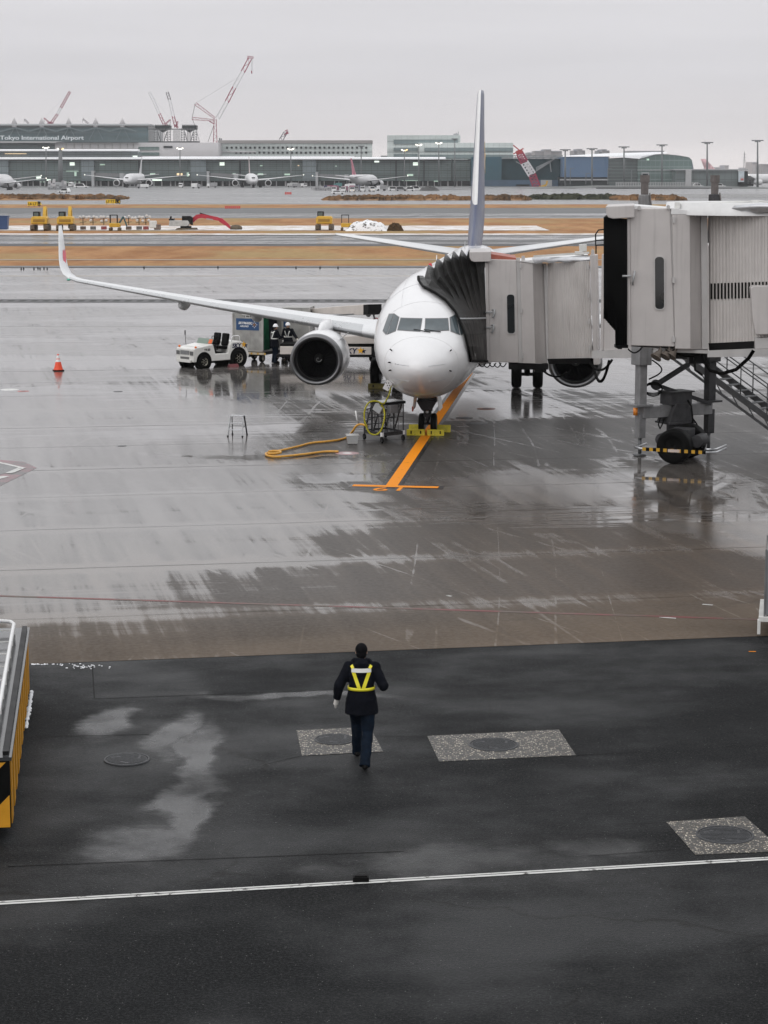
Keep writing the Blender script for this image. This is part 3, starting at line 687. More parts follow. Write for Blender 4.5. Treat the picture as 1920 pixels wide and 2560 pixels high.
for sgn in (-1, 1):
    m = MB(); m.loft([wring(s_, sgn) for s_ in WS]); wg = m.build('wing', WINGW, air)
    # leading edge slat: its own skin over the front tenth of the wing
    m = MB(); fr = [q for q in AF if q[0] <= .1]
    m.loft([wring(s_, sgn, fr, 1.5, .006) for s_ in WS[2:8]], closed=False, cap=False); m.build('leading_edge_slat', mat('slat_grey', (.52, .53, .54), .3, metal=.5, var=.05), wg)
    # flap track fairings
    for xx, yy, zz, ll in ((5.0, 20.6, 2.35, 2.4), (8.2, 20.4, 2.78, 2.2), (11.4, 21.2, 3.18, 1.9)):
        m = MB(); m.loft([[Vector((sgn * xx + r_ * math.cos(2 * math.pi * j / 14), yy + t_ * ll - ll * .6, zz + r_ * 1.25 * math.sin(2 * math.pi * j / 14) + .05)) for j in range(14)] for t_, r_ in ((0, .03), (.15, .16), (.45, .22), (.75, .17), (1, .02))])
        m.build('flap_track_fairing', WINGW, wg)
    # navigation light
    m = MB(); m.sph((sgn * 16.6, 22.28, 4.14), (.09, .1, .05)); m.build('wing_tip_light', mat('green_lens' if sgn < 0 else 'red_lens', (.1, .5, .35) if sgn < 0 else (.5, .08, .08), .1), wg)
    # heart on both faces of the winglet
    hp = []
    for k in range(32):
        t = 2 * math.pi * k / 32; hp.append((16 * math.sin(t) ** 3 / 34, (13 * math.cos(t) - 5 * math.cos(2 * t) - 2 * math.cos(3 * t) - math.cos(4 * t)) / 34))
    for face in (-1, 1):
        vs = []
        for (a, b) in hp:
            z = 4.98 + b * 1.05; f = (z - 4.95) / .8; x = 17.2 + .18 * f; y = 23.1 + .65 * f + .7 + a * .62
            ch_ = 1.3 - .35 * f; th_ = .07 * ch_ * .7
            vs.append((sgn * (x + face * (th_ + .012)), y, z))
        m = MB(); m.add(vs, [list(range(32))]); m.build('heart_emblem', HEART, wg)
# engines
def engine(sgn):
    ex, ey, ez = sgn * 4.83, 12.4, 1.66
    def q(prof, n=44):
        vs = []; fs = []
        for r, h in prof:
            for j in range(n):
                a = 2 * math.pi * j / n; zz = r * math.sin(a)
                zz = zz * (.94 if zz < 0 else 1); vs.append((ex + r * math.cos(a), ey + h, ez + zz))
        for i in range(len(prof) - 1):
            for j in range(n): fs.append((i * n + j, i * n + (j + 1) % n, (i + 1) * n + (j + 1) % n, (i + 1) * n + j))
        return vs, fs
    m = MB(); m.add(*q([(1.0, .30), (1.045, .7), (1.06, 1.2), (1.04, 2.2), (.93, 3.2), (.84, 3.7), (.80, 3.68)]), True); nac = m.build('engine', PAINT, air)
    m = MB(); m.add(*q([(.765, .42), (.772, .24), (.79, .13), (.825, .05), (.87, .008), (.91, .0), (.95, .03), (.98, .12), (1.002, .31)]), True); m.build('inlet_lip', LIPM, nac)
    m = MB(); m.add(*q([(.765, .5), (.765, .75), (.765, 1.15)]), True); m.build('inlet_duct', mat('inlet_duct', (.02, .02, .021), .6), nac)
    m = MB(); m.lathe([(.001, 1.12), (.765, 1.12)], (ex, ey, ez), (0, 1, 0), 40)
    for k in range(24):
        a = 2 * math.pi * k / 24; d = Vector((math.cos(a), 0, math.sin(a))); t_ = Vector((-math.sin(a), 0, math.cos(a))); c = Vector((ex, ey, ez))
        m.add([c + d * .2 + t_ * -.03 + Vector((0, .98, 0)), c + d * .2 + t_ * .05 + Vector((0, 1.08, 0)), c + d * .75 + t_ * .11 + Vector((0, 1.06, 0)), c + d * .75 - t_ * .06 + Vector((0, 1.0, 0))], [(0, 1, 2, 3)])
    m.build('fan', mat('fan_dark', (.004, .004, .0045), .6), nac)
    m = MB(); m.lathe([(.001, .72), (.06, .77), (.14, .9), (.20, 1.1)], (ex, ey, ez), (0, 1, 0), 24); sp_ = m.build('spinner', mat('spinner_black', (.02, .02, .02), .35), nac)
    m = MB(); pts = []
    for k in range(15):
        t = k / 14; a = 1.2 + t * 5.0; r = .03 + .085 * t; pts.append((ex + r * math.cos(a), ey + .735 + r * 1.15 - .012, ez + r * math.sin(a)))
    m.tube(pts, .018, 5); m.build('spiral_mark', mat('spiral_white', (.6, .6, .6), .5), sp_)
    m = MB(); m.add(*q([(.62, 3.4), (.58, 4.2), (.47, 4.9), (.3, 4.9)]), True); m.build('exhaust_cone', mat('hot_metal', (.16, .15, .14), .4, metal=.8), nac)
    # pylon
    m = MB(); rs = []
    for y, z0, z1, hw in ((13.7, 2.55, 2.72, .06), (14.6, 2.5, 2.92, .19), (16, 2.4, 2.98, .24), (17.6, 2.2, 2.75, .24), (19.5, 2.1, 2.55, .12), (21, 2.25, 2.4, .03)):
        rs.append([Vector((ex + dx * hw, y, z)) for dx, z in ((-1, z0), (1, z0), (1.0, (z0 + z1) / 2), (.55, z1), (-.55, z1), (-1.0, (z0 + z1) / 2))])
    m.loft(rs); m.build('pylon', PAINT, air)
    # nacelle strake (inboard)
    a = R(42); c = Vector((ex - sgn * math.cos(a) * 1.02, ey + .95, ez + math.sin(a) * 1.02)); d = Vector((-sgn * math.cos(a), 0, math.sin(a)))
    m = MB(); m.prism([c, c + Vector((0, 1.1, 0)), c + d * .36 + Vector((0, 1.0, 0)), c + d * .36 + Vector((0, .6, 0)), c + d * .2 + Vector((0, .25, 0))], Vector((0, 0, .03))); m.build('strake', WHITE, nac)
    return nac
for sgn in (-1, 1): engine(sgn)
# fin and tailplane
def fring(z, le, ch, tk):
    return [Vector((sx_s * t * ch * tk, le + a * ch, z)) for a, t, sx_s in [(1, 0, 1)] + [(a, .068 * (1 - abs(a - .3) / .72) ** .8 if a > .3 else .068 * (a / .3) ** .55, 1) for a in (.85, .65, .45, .3, .15, .06, .015)] + [(0, 0, 1)] + [(a, -.068 * (1 - abs(a - .3) / .72) ** .8 if a > .3 else -.068 * (a / .3) ** .55, 1) for a in (.015, .06, .15, .3, .45, .65, .85)]]
FIN = [(5.0, 30.2, 8.6, .55), (5.35, 30.6, 8.1, .6), (5.9, 31.8, 6.9, .75), (6.5, 32.9, 5.85, .9), (7.2, 33.65, 5.2, .95), (9, 34.75, 4.3, .95), (11, 35.95, 3.25, .95), (12.3, 36.75, 2.6, .95), (12.5, 37.0, 2.3, .8)]
m = MB(); m.loft([fring(*f) for f in FIN]); fin = m.build('fin', SKYBLUE, air)
m = MB(); rs = []
for f in [(7.0, 33.5, 5.35, .8), (7.6, 33.9, 4.98, .96)] + FIN[5:]:
    r = fring(*f); mid = [p + Vector((math.copysign(.012, p.x) if abs(p.x) > 1e-5 else 0, -.012 if abs(p.x) < .02 else 0, 0)) for p in r[7:12]]; rs.append(mid)
m.loft(rs, closed=False, cap=False); m.build('fin_leading_edge', WHITE, fin)
m = MB()
for sx_s in (-1, 1):
    c = Vector((sx_s * .20, 37.6, 9.25)); pts = []
    for k in range(10):
        a = math.pi / 2 + k * math.pi / 5; r = .85 if k % 2 == 0 else .36; pts.append(c + Vector((0, r * math.cos(a), r * math.sin(a))))
    m.prism(pts, (sx_s * .012, 0, 0))
m.build('gold_star', mat('gold', (.7, .42, .05), .35), fin)
for sgn in (-1, 1):
    m = MB(); m.loft([wring(s_, sgn, AF, 0) for s_ in ((.3, 33.9, 4.3, 4.72, .8, 0), (1.2, 34.5, 3.9, 4.84, .8, 0), (6.7, 37.75, 1.75, 5.55, .8, 0), (7.15, 38.2, 1.2, 5.61, .6, 0))]); m.build('tailplane', WINGW, air)
# landing gear
def wheel(m_t, m_r, c, ax, r, w_):
    c = Vector(c); ax = Vector(ax)
    m_t.lathe([(r * .55, -w_ * .42), (r * .8, -w_ * .5), (r * .94, -w_ * .42), (r, -w_ * .2), (r, w_ * .2), (r * .94, w_ * .42), (r * .8, w_ * .5), (r * .55, w_ * .42)], c, ax, 30)
    m_r.lathe([(.001, -w_ * .3), (r * .3, -w_ * .36), (r * .42, -w_ * .28), (r * .56, -w_ * .42)], c, ax, 24); m_r.lathe([(.001, w_ * .3), (r * .3, w_ * .36), (r * .42, w_ * .28), (r * .56, w_ * .42)], c, ax, 24)
RIM = mat('wheel_rim', (.12, .12, .125), .4, metal=.6)
GEARM = mat('gear_metal', (.035, .035, .037), .4, metal=.5, var=.3, scale=5)
m = MB(); m.cyl((0, 4.06, .45), (0, 3.98, 1.55), .075, 12); m.cyl((0, 4.06, .34), (0, 4.04, .95), .05, 12); m.bar((0, 4.0, .95), (0, 4.6, 1.5), .09); m.bar((-.22, 4.06, .34), (.22, 4.06, .34), .08)
m.box((0, 3.9, .9), (.34, .16, .22)); m.bar((-.14, 3.93, .62), (.14, 3.93, .62), .05); m.bar((0, 3.85, .45), (0, 3.88, .8), .06); m.box((0, 3.95, 1.25), (.62, .5, .34)); m.loft([[Vector((x_ * w_, 3.8 + y_ * .3, z_)) for x_, y_ in ((-1, -1), (1, -1), (1, 1), (-1, 1))] for z_, w_ in ((.86, .17), (1.15, .34))], smooth=False); m.box((0, 3.95, .72), (.26, .2, .3))
ng = m.build('nose_gear', GEARM, air)
for sgn in (-1, 1):
    m = MB(); mr = MB(); wheel(m, mr, (sgn * .2, 4.06, .345), (1, 0, 0), .345, .2); m.build('tyre', BLACK, ng); mr.build('rim', RIM, ng)
m = MB(); m.lathe([(.001, .0), (.05, .0), (.06, .02), (.05, .06)], (0, 3.82, .76), (0, -1, 0), 16); m.build('taxi_light', ALU, ng)
m = MB(); m.sph((0, 3.8, .95), (.05, .05, .05)); m.build('towing_pin', ORANGE, ng)
for sgn in (-1, 1):
    m = MB(); m.prism([(sgn * .36, 3.1, 1.38), (sgn * .36, 4.5, 1.34), (sgn * .44, 4.45, .84), (sgn * .43, 3.2, .86)], (sgn * .03, 0, 0)); m.build('nose_gear_door', WHITE, air)
m = MB(); m.box((-.43, 3.1, .93), (.05, .04, .16)); m.build('red_flag', mat('red_flag', (.5, .08, .03), .6), air)
for sgn in (-1, 1):
    cx = sgn * 2.86
    m = MB(); m.cyl((cx, 19.66, .5), (cx - sgn * .05, 19.5, 2.4), .12, 14); m.bar((cx - .5, 19.66, .56), (cx + .5, 19.66, .56), .13); m.bar((cx, 19.6, 1.0), (cx - sgn * 1.2, 19.5, 1.7), .1); m.bar((cx, 19.9, .7), (cx, 20.1, 1.4), .08)
    m.prism([(cx + sgn * .2, 18.9, 2.2), (cx + sgn * .2, 20.2, 2.2), (cx + sgn * .3, 20.0, 1.2), (cx + sgn * .3, 19.1, 1.2)], (sgn * .03, 0, 0))
    mg = m.build('main_gear', GEARM, air)
    for dx in (-.43, .43):
        m = MB(); mr = MB(); wheel(m, mr, (cx + dx, 19.66, .565), (1, 0, 0), .565, .4); m.build('tyre', BLACK, mg); mr.build('rim', RIM, mg)
# chocks, cable to the aircraft and other loose things at the nose
CHK = mat('chock_yellow', (.62, .52, .02), .5, var=.25, scale=9)
CHK2 = mat('chock_dark_yellow', (.16, .13, .015), .5, var=.4, scale=6)  # darker yellow for the chock at the main wheels
def chock(label, c, rz, dims=(.62, .18, .16), cm=None):
    c = AM @ Vector(c); t = thing('wheel_chock', label, 'chock', c, rz - AH, 'yellow wheel chocks')
    m = MB(); w_, d_, h_ = dims
    m.prism([(-w_ / 2, -d_ / 2, 0), (-w_ / 2, d_ / 2, 0), (-w_ / 2, d_ * .22, h_), (-w_ / 2, -d_ * .4, h_)], (w_, 0, 0)); m.build('body', cm or CHK, t, .012)
    m = MB()
    for k in (-.18, .2): m.box((k * w_ * 1.4, -d_ * .47, h_ * .55), (w_ * .07, .012, h_ * .5))
    m.build('stencil_mark', BLACK, t)
    return t
chock('yellow chock in front of the left nose tyre', (-.36, 3.58, 0), 0, (.60, .2, .2))
chock('yellow chock in front of the right nose tyre', (.30, 3.58, 0), 0, (.56, .2, .2))
chock('yellow chock behind the nose tyre at the left end', (-.42, 4.55, 0), math.pi, (.5, .2, .24))
chock('yellow chock behind the nose tyre at the right end', (.48, 4.55, 0), math.pi, (.5, .2, .24))
chock('dark yellow chock at the left main landing wheels', (-3.1, 18.9, 0), 0, (.85, .25, .2), CHK2)
# ------------------------------------------------------------------ jet bridges
BR = mat('bridge_warm_grey', (.49, .465, .455), .42, var=.07, scale=1.3, streak=.2, coat=.1)
BR2 = mat('bridge_corrugated_grey', (.51, .485, .47), .45, var=.08, scale=1.5, streak=.22)
BRD = mat('bridge_edge_grey', (.46, .45, .445), .45, var=.08)
ROOFW = mat('bridge_roof_white', (.70, .70, .70), .4, var=.1, scale=2)
FLASH = mat('roof_flashing', (.55, .56, .58), .32, metal=.6, var=.2, scale=4, bump=.5, bscale=5)
FAB = mat('black_bellows_cloth', (.011, .0105, .010), .42, var=.5, scale=3, bump=.5, bscale=9, spec=.35)
FAB2 = mat('black_curtain_cloth', (.006, .0063, .0066), .55, var=.3, scale=4, bump=.3, bscale=10)
COLM = mat('column_grey_paint', (.20, .20, .205), .42, var=.25, scale=3, streak=.45)
COLD = mat('column_dark_grey', (.06, .06, .063), .45, var=.3, scale=4, streak=.3)
GALV = mat('galvanised_steel', (.13, .133, .137), .45, metal=.4, var=.2, scale=6)
TDIR = Vector((.466, -.885, 0)).normalized(); TSID = Vector((.885, .466, 0)).normalized()
LEAN = [.05]
def wall(m, pts, dep, ys=None):
    q = [P(p[0], p[1], p[2]) for p in pts]; m.prism(q, (dep * LEAN[0], dep, 0)); return m
def corr(m, x0, x1, yt0, yt1, yb0, yb1, Y0, Y1, nsl, bulge, amp=.03, nrib=4):
    """corrugated curtain wall: vertical half-round slats along a curved plan"""
    vs = []; K = nsl * nrib
    for i in range(K + 1):
        u = i / K; Y = Y0 + (Y1 - Y0) * u - bulge * 4 * u * (1 - u)
        ph = (i % nrib) / nrib; a = amp * abs(math.sin(math.pi * ph)) if nrib > 1 else 0
        xt = x0[0] + (x1[0] - x0[0]) * u; xb = x0[1] + (x1[1] - x0[1]) * u
        vs.append(P(xt, yt0 + (yt1 - yt0) * u, Y) + Vector((0, -a, 0))); vs.append(P(xb, yb0 + (yb1 - yb0) * u, Y) + Vector((0, -a, 0)))
    m.add(vs, [(2 * i, 2 * i + 1, 2 * i + 3, 2 * i + 2) for i in range(K)], False); return m
def round_rect(cx0, cx1, cy0, cy1, r, k=6, lean=0):
    pts = []
    for (x, y, a0) in ((cx1 - r, cy0 + r, -90), (cx1 - r, cy1 - r, 0), (cx0 + r, cy1 - r, 90), (cx0 + r, cy0 + r, 180)):
        for i in range(k + 1):
            a = R(a0 + 90 * i / k); px = x + r * math.cos(a); py = y + r * math.sin(a)
            pts.append((px + lean * (py - cy0) / (cy1 - cy0), py))
    return pts
def long_window(parent, x0, x1, y0, y1, Y, lean=0):
    fr = round_rect(x0, x1, y0, y1, 11 if x1 - x0 > 24 else 9, 6, lean); inn = round_rect(x0 + 2.2, x1 - 2.2, y0 + 2.4, y1 - 2.4, 9 if x1 - x0 > 24 else 7, 6, lean)
    m = MB(); n_ = len(fr); a = [P(p[0], p[1], Y - .03) for p in fr]; b = [P(p[0], p[1], Y - .03) for p in inn]; c = [P(p[0], p[1], Y + .0) for p in fr]; d = [P(p[0], p[1], Y - .012) for p in inn]
    m.add(a + b + c + d, [(i, (i + 1) % n_, n_ + (i + 1) % n_, n_ + i) for i in range(n_)] + [(2 * n_ + i, 2 * n_ + (i + 1) % n_, (i + 1) % n_, i) for i in range(n_)] + [(n_ + i, n_ + (i + 1) % n_, 3 * n_ + (i + 1) % n_, 3 * n_ + i) for i in range(n_)])
    f = m.build('window', BRD, parent)
    m = MB(); m.add([P(p[0], p[1], Y - .012) for p in inn], [list(range(n_))]); m.build('pane', GLASS, f)
def handle(parent, pts, Y):
    m = MB(); m.tube([P(x, y, Y - .06) for x, y in pts], .02, 6); return m
def cable1(par, *a, **k):
    m = MB(); cable(m, *a, **k); return m.build('cable', BLACK, par)
def cable(m, a, b, sag, r=.03, n=10, side=(0, 0, 0)):
    a = Vector(a); b = Vector(b); side = Vector(side)
    m.tube([a.lerp(b, i / n) + Vector((0, 0, -sag)) * 4 * (i / n) * (1 - i / n) + side * math.sin(math.pi * i / n) for i in range(n + 1)], r, 6)
    return m
# ---- bridge docked at the aircraft
YA = 71.2
ba = thing('jet_bridge', 'beige jet bridge docked to the aircraft door with black folded bellows', 'jet bridge', (9.06, 65.5, 0), 0, 'jet bridges', world=True)
m = MB(); wall(m, [(1220, 648, YA), (1291, 650, YA), (1297, 907, YA), (1225, 905, YA)], 2.8); m.build('cab', BR, ba, .02)
m = MB(); wall(m, [(1291, 652, YA + .03), (1300, 653, YA + .03), (1306, 908, YA + .03), (1297, 907, YA + .03)], 2.7); m.build('wall_seam', BRD, ba, .005)
m = MB(); wall(m, [(1300, 655, YA - .02), (1332, 656, YA - .02), (1339, 909, YA - .02), (1306, 908, YA - .02)], 2.8); m.build('side_panel', BR, ba, .015)
m = MB(); q = [P(1332, 656, YA - .02), P(1359, 659, YA + .45), P(1367, 910, YA + .45), P(1339, 909, YA - .02)]; m.prism(q, (0, 2.3, 0)); m.build('corner_panel', BR, ba)
m = MB(); wall(m, [(1359, 659, YA + .38), (1367, 659, YA + .38), (1374, 910, YA + .38), (1367, 910, YA + .38)], .3); m.build('edge_trim', BRD, ba)
m = MB(); wall(m, [(1212.5, 655, YA - .05), (1220, 655, YA - .05), (1225, 906, YA - .05), (1217, 906, YA - .05)], 2.95); m.build('door_frame', BR, ba, .01)
m = MB(); corr(m, (1368, 1371), (1474, 1482), 658, 652, 897, 895, YA + .3, 69.1, 24, .35, .035); m.build('corrugated_curtain', BR2, ba)
m = MB(); corr(m, (1368, 1372), (1474, 1483), 897, 895, 910, 909, YA + .32, 69.12, 12, .35, 0, 1); m.build('curtain_base', DARK, ba)
m = MB(); q = [P(1474, 637, 69.0), P(1491, 637, 68.7), P(1498, 912, 68.7), P(1484, 913, 69.0)]; m.prism(q, (.1, .5, 0)); m.build('corner_post', BR, ba, .02)
m = MB(); q = [P(1478, 637, 68.9), P(1487, 637, 68.9), P(1486, 626, 68.9), P(1482, 622, 68.9), P(1479, 626, 68.9)]; m.prism(q, (0, .1, 0)); m.build('lifting_lug', BR, ba)
# hood and roof
m = MB(); wall(m, [(1173, 630, YA - .25), (1227, 629, YA - .25), (1228, 654, YA - .25), (1186, 655, YA - .25), (1178, 652, YA - .25), (1174, 645, YA - .25)], 3.3); m.build('hood', BR, ba, .02)
m = MB(); wall(m, [(1227, 635, YA + .2), (1290, 645, YA + .2), (1291, 649.5, YA + .2), (1227, 649, YA + .2)], 2.4); m.build('roof_wedge', mat('rust_red_fascia', (.33, .09, .06), .5, var=.2), ba)
m = MB(); wall(m, [(1291, 645, YA), (1300, 644, YA), (1300, 656, YA), (1291, 652, YA)], .1); wall(m, [(1304, 640, YA), (1312, 640, YA), (1313, 655, YA), (1303, 655, YA)], .12); m.build('lifting_lug', BR, ba)
m = MB(); wall(m, [(1300, 653, YA - .06), (1332, 650, YA - .06), (1470, 637, YA - .9), (1474, 640, YA - .9), (1360, 655, YA - .06), (1334, 658, YA - .06)], 2.2); m.build('roof', ROOFW, ba)
m = MB(); N_ = 14; vs = []
for i in range(N_ + 1):
    u = i / N_; px = 1330 + (1475 - 1330) * u; Y = YA + .1 - 1.9 * u - .5 * 4 * u * (1 - u) * .8
    vs += [P(px, 643 - 2 * u, Y + .1), P(px + 1, 650 - 1.5 * u + .7 * math.sin(i * 2.1), Y - .12), P(px + 1, 658 - 4 * u + 1.2 * math.sin(i * 1.7), Y - .05)]
m.add(vs, [(3 * i + k, 3 * i + 3 + k, 3 * i + 4 + k, 3 * i + 1 + k) for i in range(N_) for k in (0, 1)], True); m.build('roof_flashing', FLASH, ba)
m = MB(); m.bar(P(1335, 641, 70.6), P(1472, 632, 69.6), .07); m.build('roof_pipe', WHITE2, ba)
m = MB(); wall(m, [(1448, 611, 70), (1467, 611, 70), (1467, 629, 70), (1449, 629, 70)], .2); m.bar(P(1457, 629, 70.1), P(1457, 638, 70.1), .08); m.box(P(1447, 633, 70), (.25, .2, .12)); m.build('roof_box', WHITE2, ba, .01)
m = MB(); m.tube([P(1513, 612, 68), P(1489, 613, 68), P(1489, 586, 68), P(1496, 575, 68), P(1513, 573.5, 68)], .025, 6); m.tube([P(1513, 600, 68), P(1489, 601, 68)], .02, 6); m.bar(P(1490, 613, 68), P(1490, 634, 68.1), .04); m.build('roof_rail', DARK, ba)
long_window(ba, 1265, 1288, 734, 836, YA, 1.6)
for pts in ([(1213, 781), (1232, 780)], [(1213, 819), (1230, 818)]):
    m = MB(); m.tube([P(x, y, YA - .09) for x, y in pts], .025, 6); x, y = pts[1]
    m.tube([P(x - 1, y - 5, YA - .05), P(x + 4, y - 6, YA - .1), P(x + 4, y + 4, YA - .12), P(x + 1, y + 13, YA - .1), P(x - 1, y + 13, YA - .05)], .03, 6)
    m.build('handle', LGREY, ba)
for (x, y) in ((1301, 665), (1303, 777), (1306, 890), (1469, 668), (1471, 737), (1472, 803), (1474, 868)):
    m = MB(); m.box(P(x, y, YA - .05 if x < 1400 else 69.0), (.06, .06, .16)); m.build('hinge', BRD, ba)
# bellows
C6 = lambda x, y: (860 + .3075 * x, 560 + .3075 * y)
h0 = [(605, 462), (640, 512), (740, 565), (822, 622), (902, 715), (944, 800), (978, 890), (1004, 990), (1030, 1108)]
hN = [(1143, 312), (1145, 400), (1148, 500), (1150, 600), (1153, 700), (1156, 800), (1159, 900), (1162, 1005), (1166, 1112)]
AMI = AM.inverted()
def on_fuselage(px, py):
    Y = 66.5
    while Y < 82:
        q = AMI @ P(px, py, Y)
        if q.y > 0 and finside(q.x, q.z, min(q.y, 20)): break
        Y += .05
    return Y
H0 = []; lastY = None
for (x, y) in h0:
    px, py = C6(x, y); Y = on_fuselage(px, py)
    if lastY is not None and Y > lastY + 1.2: Y = lastY + .15
    lastY = Y; H0.append(P(px, py, min(Y, 73.2) - .08))
HN = [P(*C6(x, y), YA - .03) for (x, y) in hN]
NF = 16; rows_ = []
for i in range(NF + 1):
    u = i / NF; w_ = u ** .9; rg = 1 if i % 2 == 0 else -1; row = []
    for v in range(9):
        p = H0[v].lerp(HN[v], w_); t = v / 8
        p.z += .40 * 4 * u * (1 - u) * max(0, 1 - t * 3.0)
        if 0 < i < NF:
            amp = (.10 if rg > 0 else -.07) * (1 - .55 * t) * min(1, 6 * (1 - u) + .15)
            p += Vector((-.35, -1.0, .9 * max(0, 1 - t * 2.5))) * amp
            p.y -= .28 * math.sin(math.pi * u) * math.sin(math.pi * min(1, t * 1.2)) * .6
        # keep the cloth in front of the fuselage skin
        d_ = p - Vector((0, 0, CH)); zc_ = d_.y * CT - d_.z * ST; px_ = 960 + F * d_.x / zc_; py_ = 1280 - F * (d_.y * ST + d_.z * CT) / zc_
        Yf = on_fuselage(px_, py_)
        if p.y > Yf - .24: p = P(px_, py_, Yf - .24)
        row.append(p)
    top = row[0]; a_ = (.05 if rg > 0 else -.05)
    back = [top + Vector((.25, 2.7, -.3)), top + Vector((.12, 1.8, .04 + a_)), top + Vector((.04, .9, .09 + a_)), top + Vector((0, .3, .05 + a_))]
    rows_.append(back + row)
m = MB(); m.loft(rows_, cap=False, smooth=False, closed=False); bel = m.build('bellows', FAB, ba)
q = bel.modifiers.new('solid', 'SOLIDIFY'); q.thickness = .02
m = MB(); m.tube([p + Vector((0, -.05, .03)) for p in rows_[0][3:]], .045, 6); m.build('bumper_seal', BLACK, bel)
m = MB(); q_ = [rows_[i][4 + 5].lerp(rows_[i][4 + 4], .35) + Vector((-.01, -.05, 0)) for i in range(0, NF + 1)]; m.tube(q_, .035, 5); m.build('strap', LGREY, bel)
m = MB(); m.tube([rows_[i][-1] + Vector((0, .02, -.02)) for i in range(NF + 1)], .05, 6); m.build('bottom_hem', BLACK, bel)
# tunnel
T0 = Vector((7.8, 67.8, 0)); z0, z1 = 2.78, 6.05; LEN = 33; SL = .082
def tz(s): return SL * s
def tp(s, side, z): return T0 + TDIR * s + TSID * side + Vector((0, 0, z + tz(s)))
m = MB(); m.loft([[tp(s, a, z) for a, z in ((-1.05, z0 + .25), (1.05, z0 + .25), (1.05, z1), (.9, z1 + .08), (-.9, z1 + .08), (-1.05, z1))] for s in (0, LEN)], smooth=False); tun = m.build('tunnel', BR, ba)
m = MB()
for a in (-1.02, 1.02): m.loft([[tp(s, a + d, z) for d, z in ((-.07, z0), (.07, z0), (.07, z0 + .246), (-.07, z0 + .246))] for s in (-.4, LEN)], smooth=False)
m.loft([[tp(s, d, z) for d, z in ((-.9, z0 + .12), (.9, z0 + .12), (.9, z0 + .24), (-.9, z0 + .24))] for s in (-.4, LEN)], smooth=False)
m.build('tunnel_beam', BRD, tun)
m = MB()
for k in range(16): m.loft([[tp(s, a, z) for a, z in ((-1.09, z0 + .26), (-1.052, z0 + .26), (-1.052, z1), (-1.09, z1))] for s in (k * 2.0 + .1, k * 2.0 + .2)], smooth=False)
m.build('tunnel_rib', BR, tun)
m = MB(); m.lathe([(1.9, 0), (1.9, 3.4)], T0 + TDIR * (LEN + 1.6) + Vector((0, 0, z0 + tz(LEN) + .1)), n=28, cap=True); m.lathe([(.5, 0), (.5, z0 + tz(LEN))], T0 + TDIR * (LEN + 1.6), n=20); m.build('rotunda', BR, ba)
# machinery under the cab
m = MB(); m.box(P(1322, 914, YA + .6), (1.25, .8, .2)); m.box(P(1283, 914, YA + .3), (.3, .4, .22)); m.box(P(1350, 918, YA + .5), (.4, .5, .3)); m.build('cab_underframe', DARK, ba)
for k in range(5):
    a = P(1196 + k * 13, 906 + (k % 2) * 3, YA - .02); b = P(1214 + k * 13, 907, YA); cable1(ba, a, b, .14, .018)
cable1(ba, P(1357, 926, 71), P(1420, 930, 70), .18, .035); cable1(ba, P(1483, 915, 68.7), P(1523, 902, 67.2), .58, .05, 14); cable1(ba, P(1475, 907, 68.8), P(1530, 900, 67.4), .28, .04)
# lift columns and drive carriage
CL = Vector((G(1599, 1139).x, G(1599, 1139).y, 0)); CR = Vector((G(1771, 1126).x, G(1771, 1126).y, 0)); MID = (CL + CR) / 2; BX = (CR - CL).normalized(); BY = Vector((-BX.y, BX.x, 0)); brz = math.atan2(BX.y, BX.x)
def lc(c, mt):
    m = MB(); m.box(c + Vector((0, 0, 4.75)), (.28, .28, 6.4), brz); col = m.build('lift_column', mt, ba, .03)
    m = MB(); m.box(c + Vector((0, 0, 3.3)), (.46, .46, 1.0), brz); m.box(c + BX * .3 + Vector((0, 0, 3.45)), (.18, .3, .4), brz); m.build('column_sleeve', mt, col, .02)
    m = MB(); m.box(c + Vector((0, 0, 1.56)), (.62, .5, .06), brz); m.build('flange', mt, col, .005)
    m = MB(); m.box(c + Vector((0, 0, .93)), (.25, .25, .76), brz); m.build('lower_leg', mt, col, .02)
    m = MB(); m.cyl(c + Vector((0, 0, .03)), c + Vector((0, 0, .58)), .055, 12); m.lathe([(.001, .07), (.1, .07), (.2, .045), (.21, .02), (.001, .02)], c, n=24); m.build('jack_foot', GALV, col)
    m = MB(); m.box(c + Vector((0, 0, 8.42)), (.22, .18, .22), brz); m.box(c + Vector((0, 0, 8.12)), (.17, .15, .42), brz); m.box(c + Vector((0, 0, 7.88)), (.26, .22, .08), brz); m.box(c + Vector((0, 0, 7.62)), (.28, .24, .44), brz); m.cyl(c + Vector((.14, -.1, 8.0)), c + Vector((.28, -.1, 7.1)), .022, 8); m.build('column_head', mat('weathered_brown_steel', (.13, .115, .11), .55, var=.3, scale=6), col)
lc(CL, COLM); lc(CR, COLD)
m = MB(); m.bar(CL + Vector((0, 0, 1.34)), CR + Vector((0, 0, 1.34)), .34, .36); cb = m.build('cross_beam', COLM, ba, .02)
m = MB(); m.cyl(CL + BX * -.2 + Vector((0, -.1, 1.27)), CL + BX * -.2 + Vector((0, -.1, 1.50)), .07, 12); m.build('amber_beacon', mat('amber_lens', (.7, .22, .02), .3), cb)
PC = MID + BX * .02
m = MB(); m.box(PC + Vector((0, 0, 1.72)), (.78, .6, .38), brz); m.box(PC + Vector((0, 0, 1.93)), (.92, .7, .04), brz)
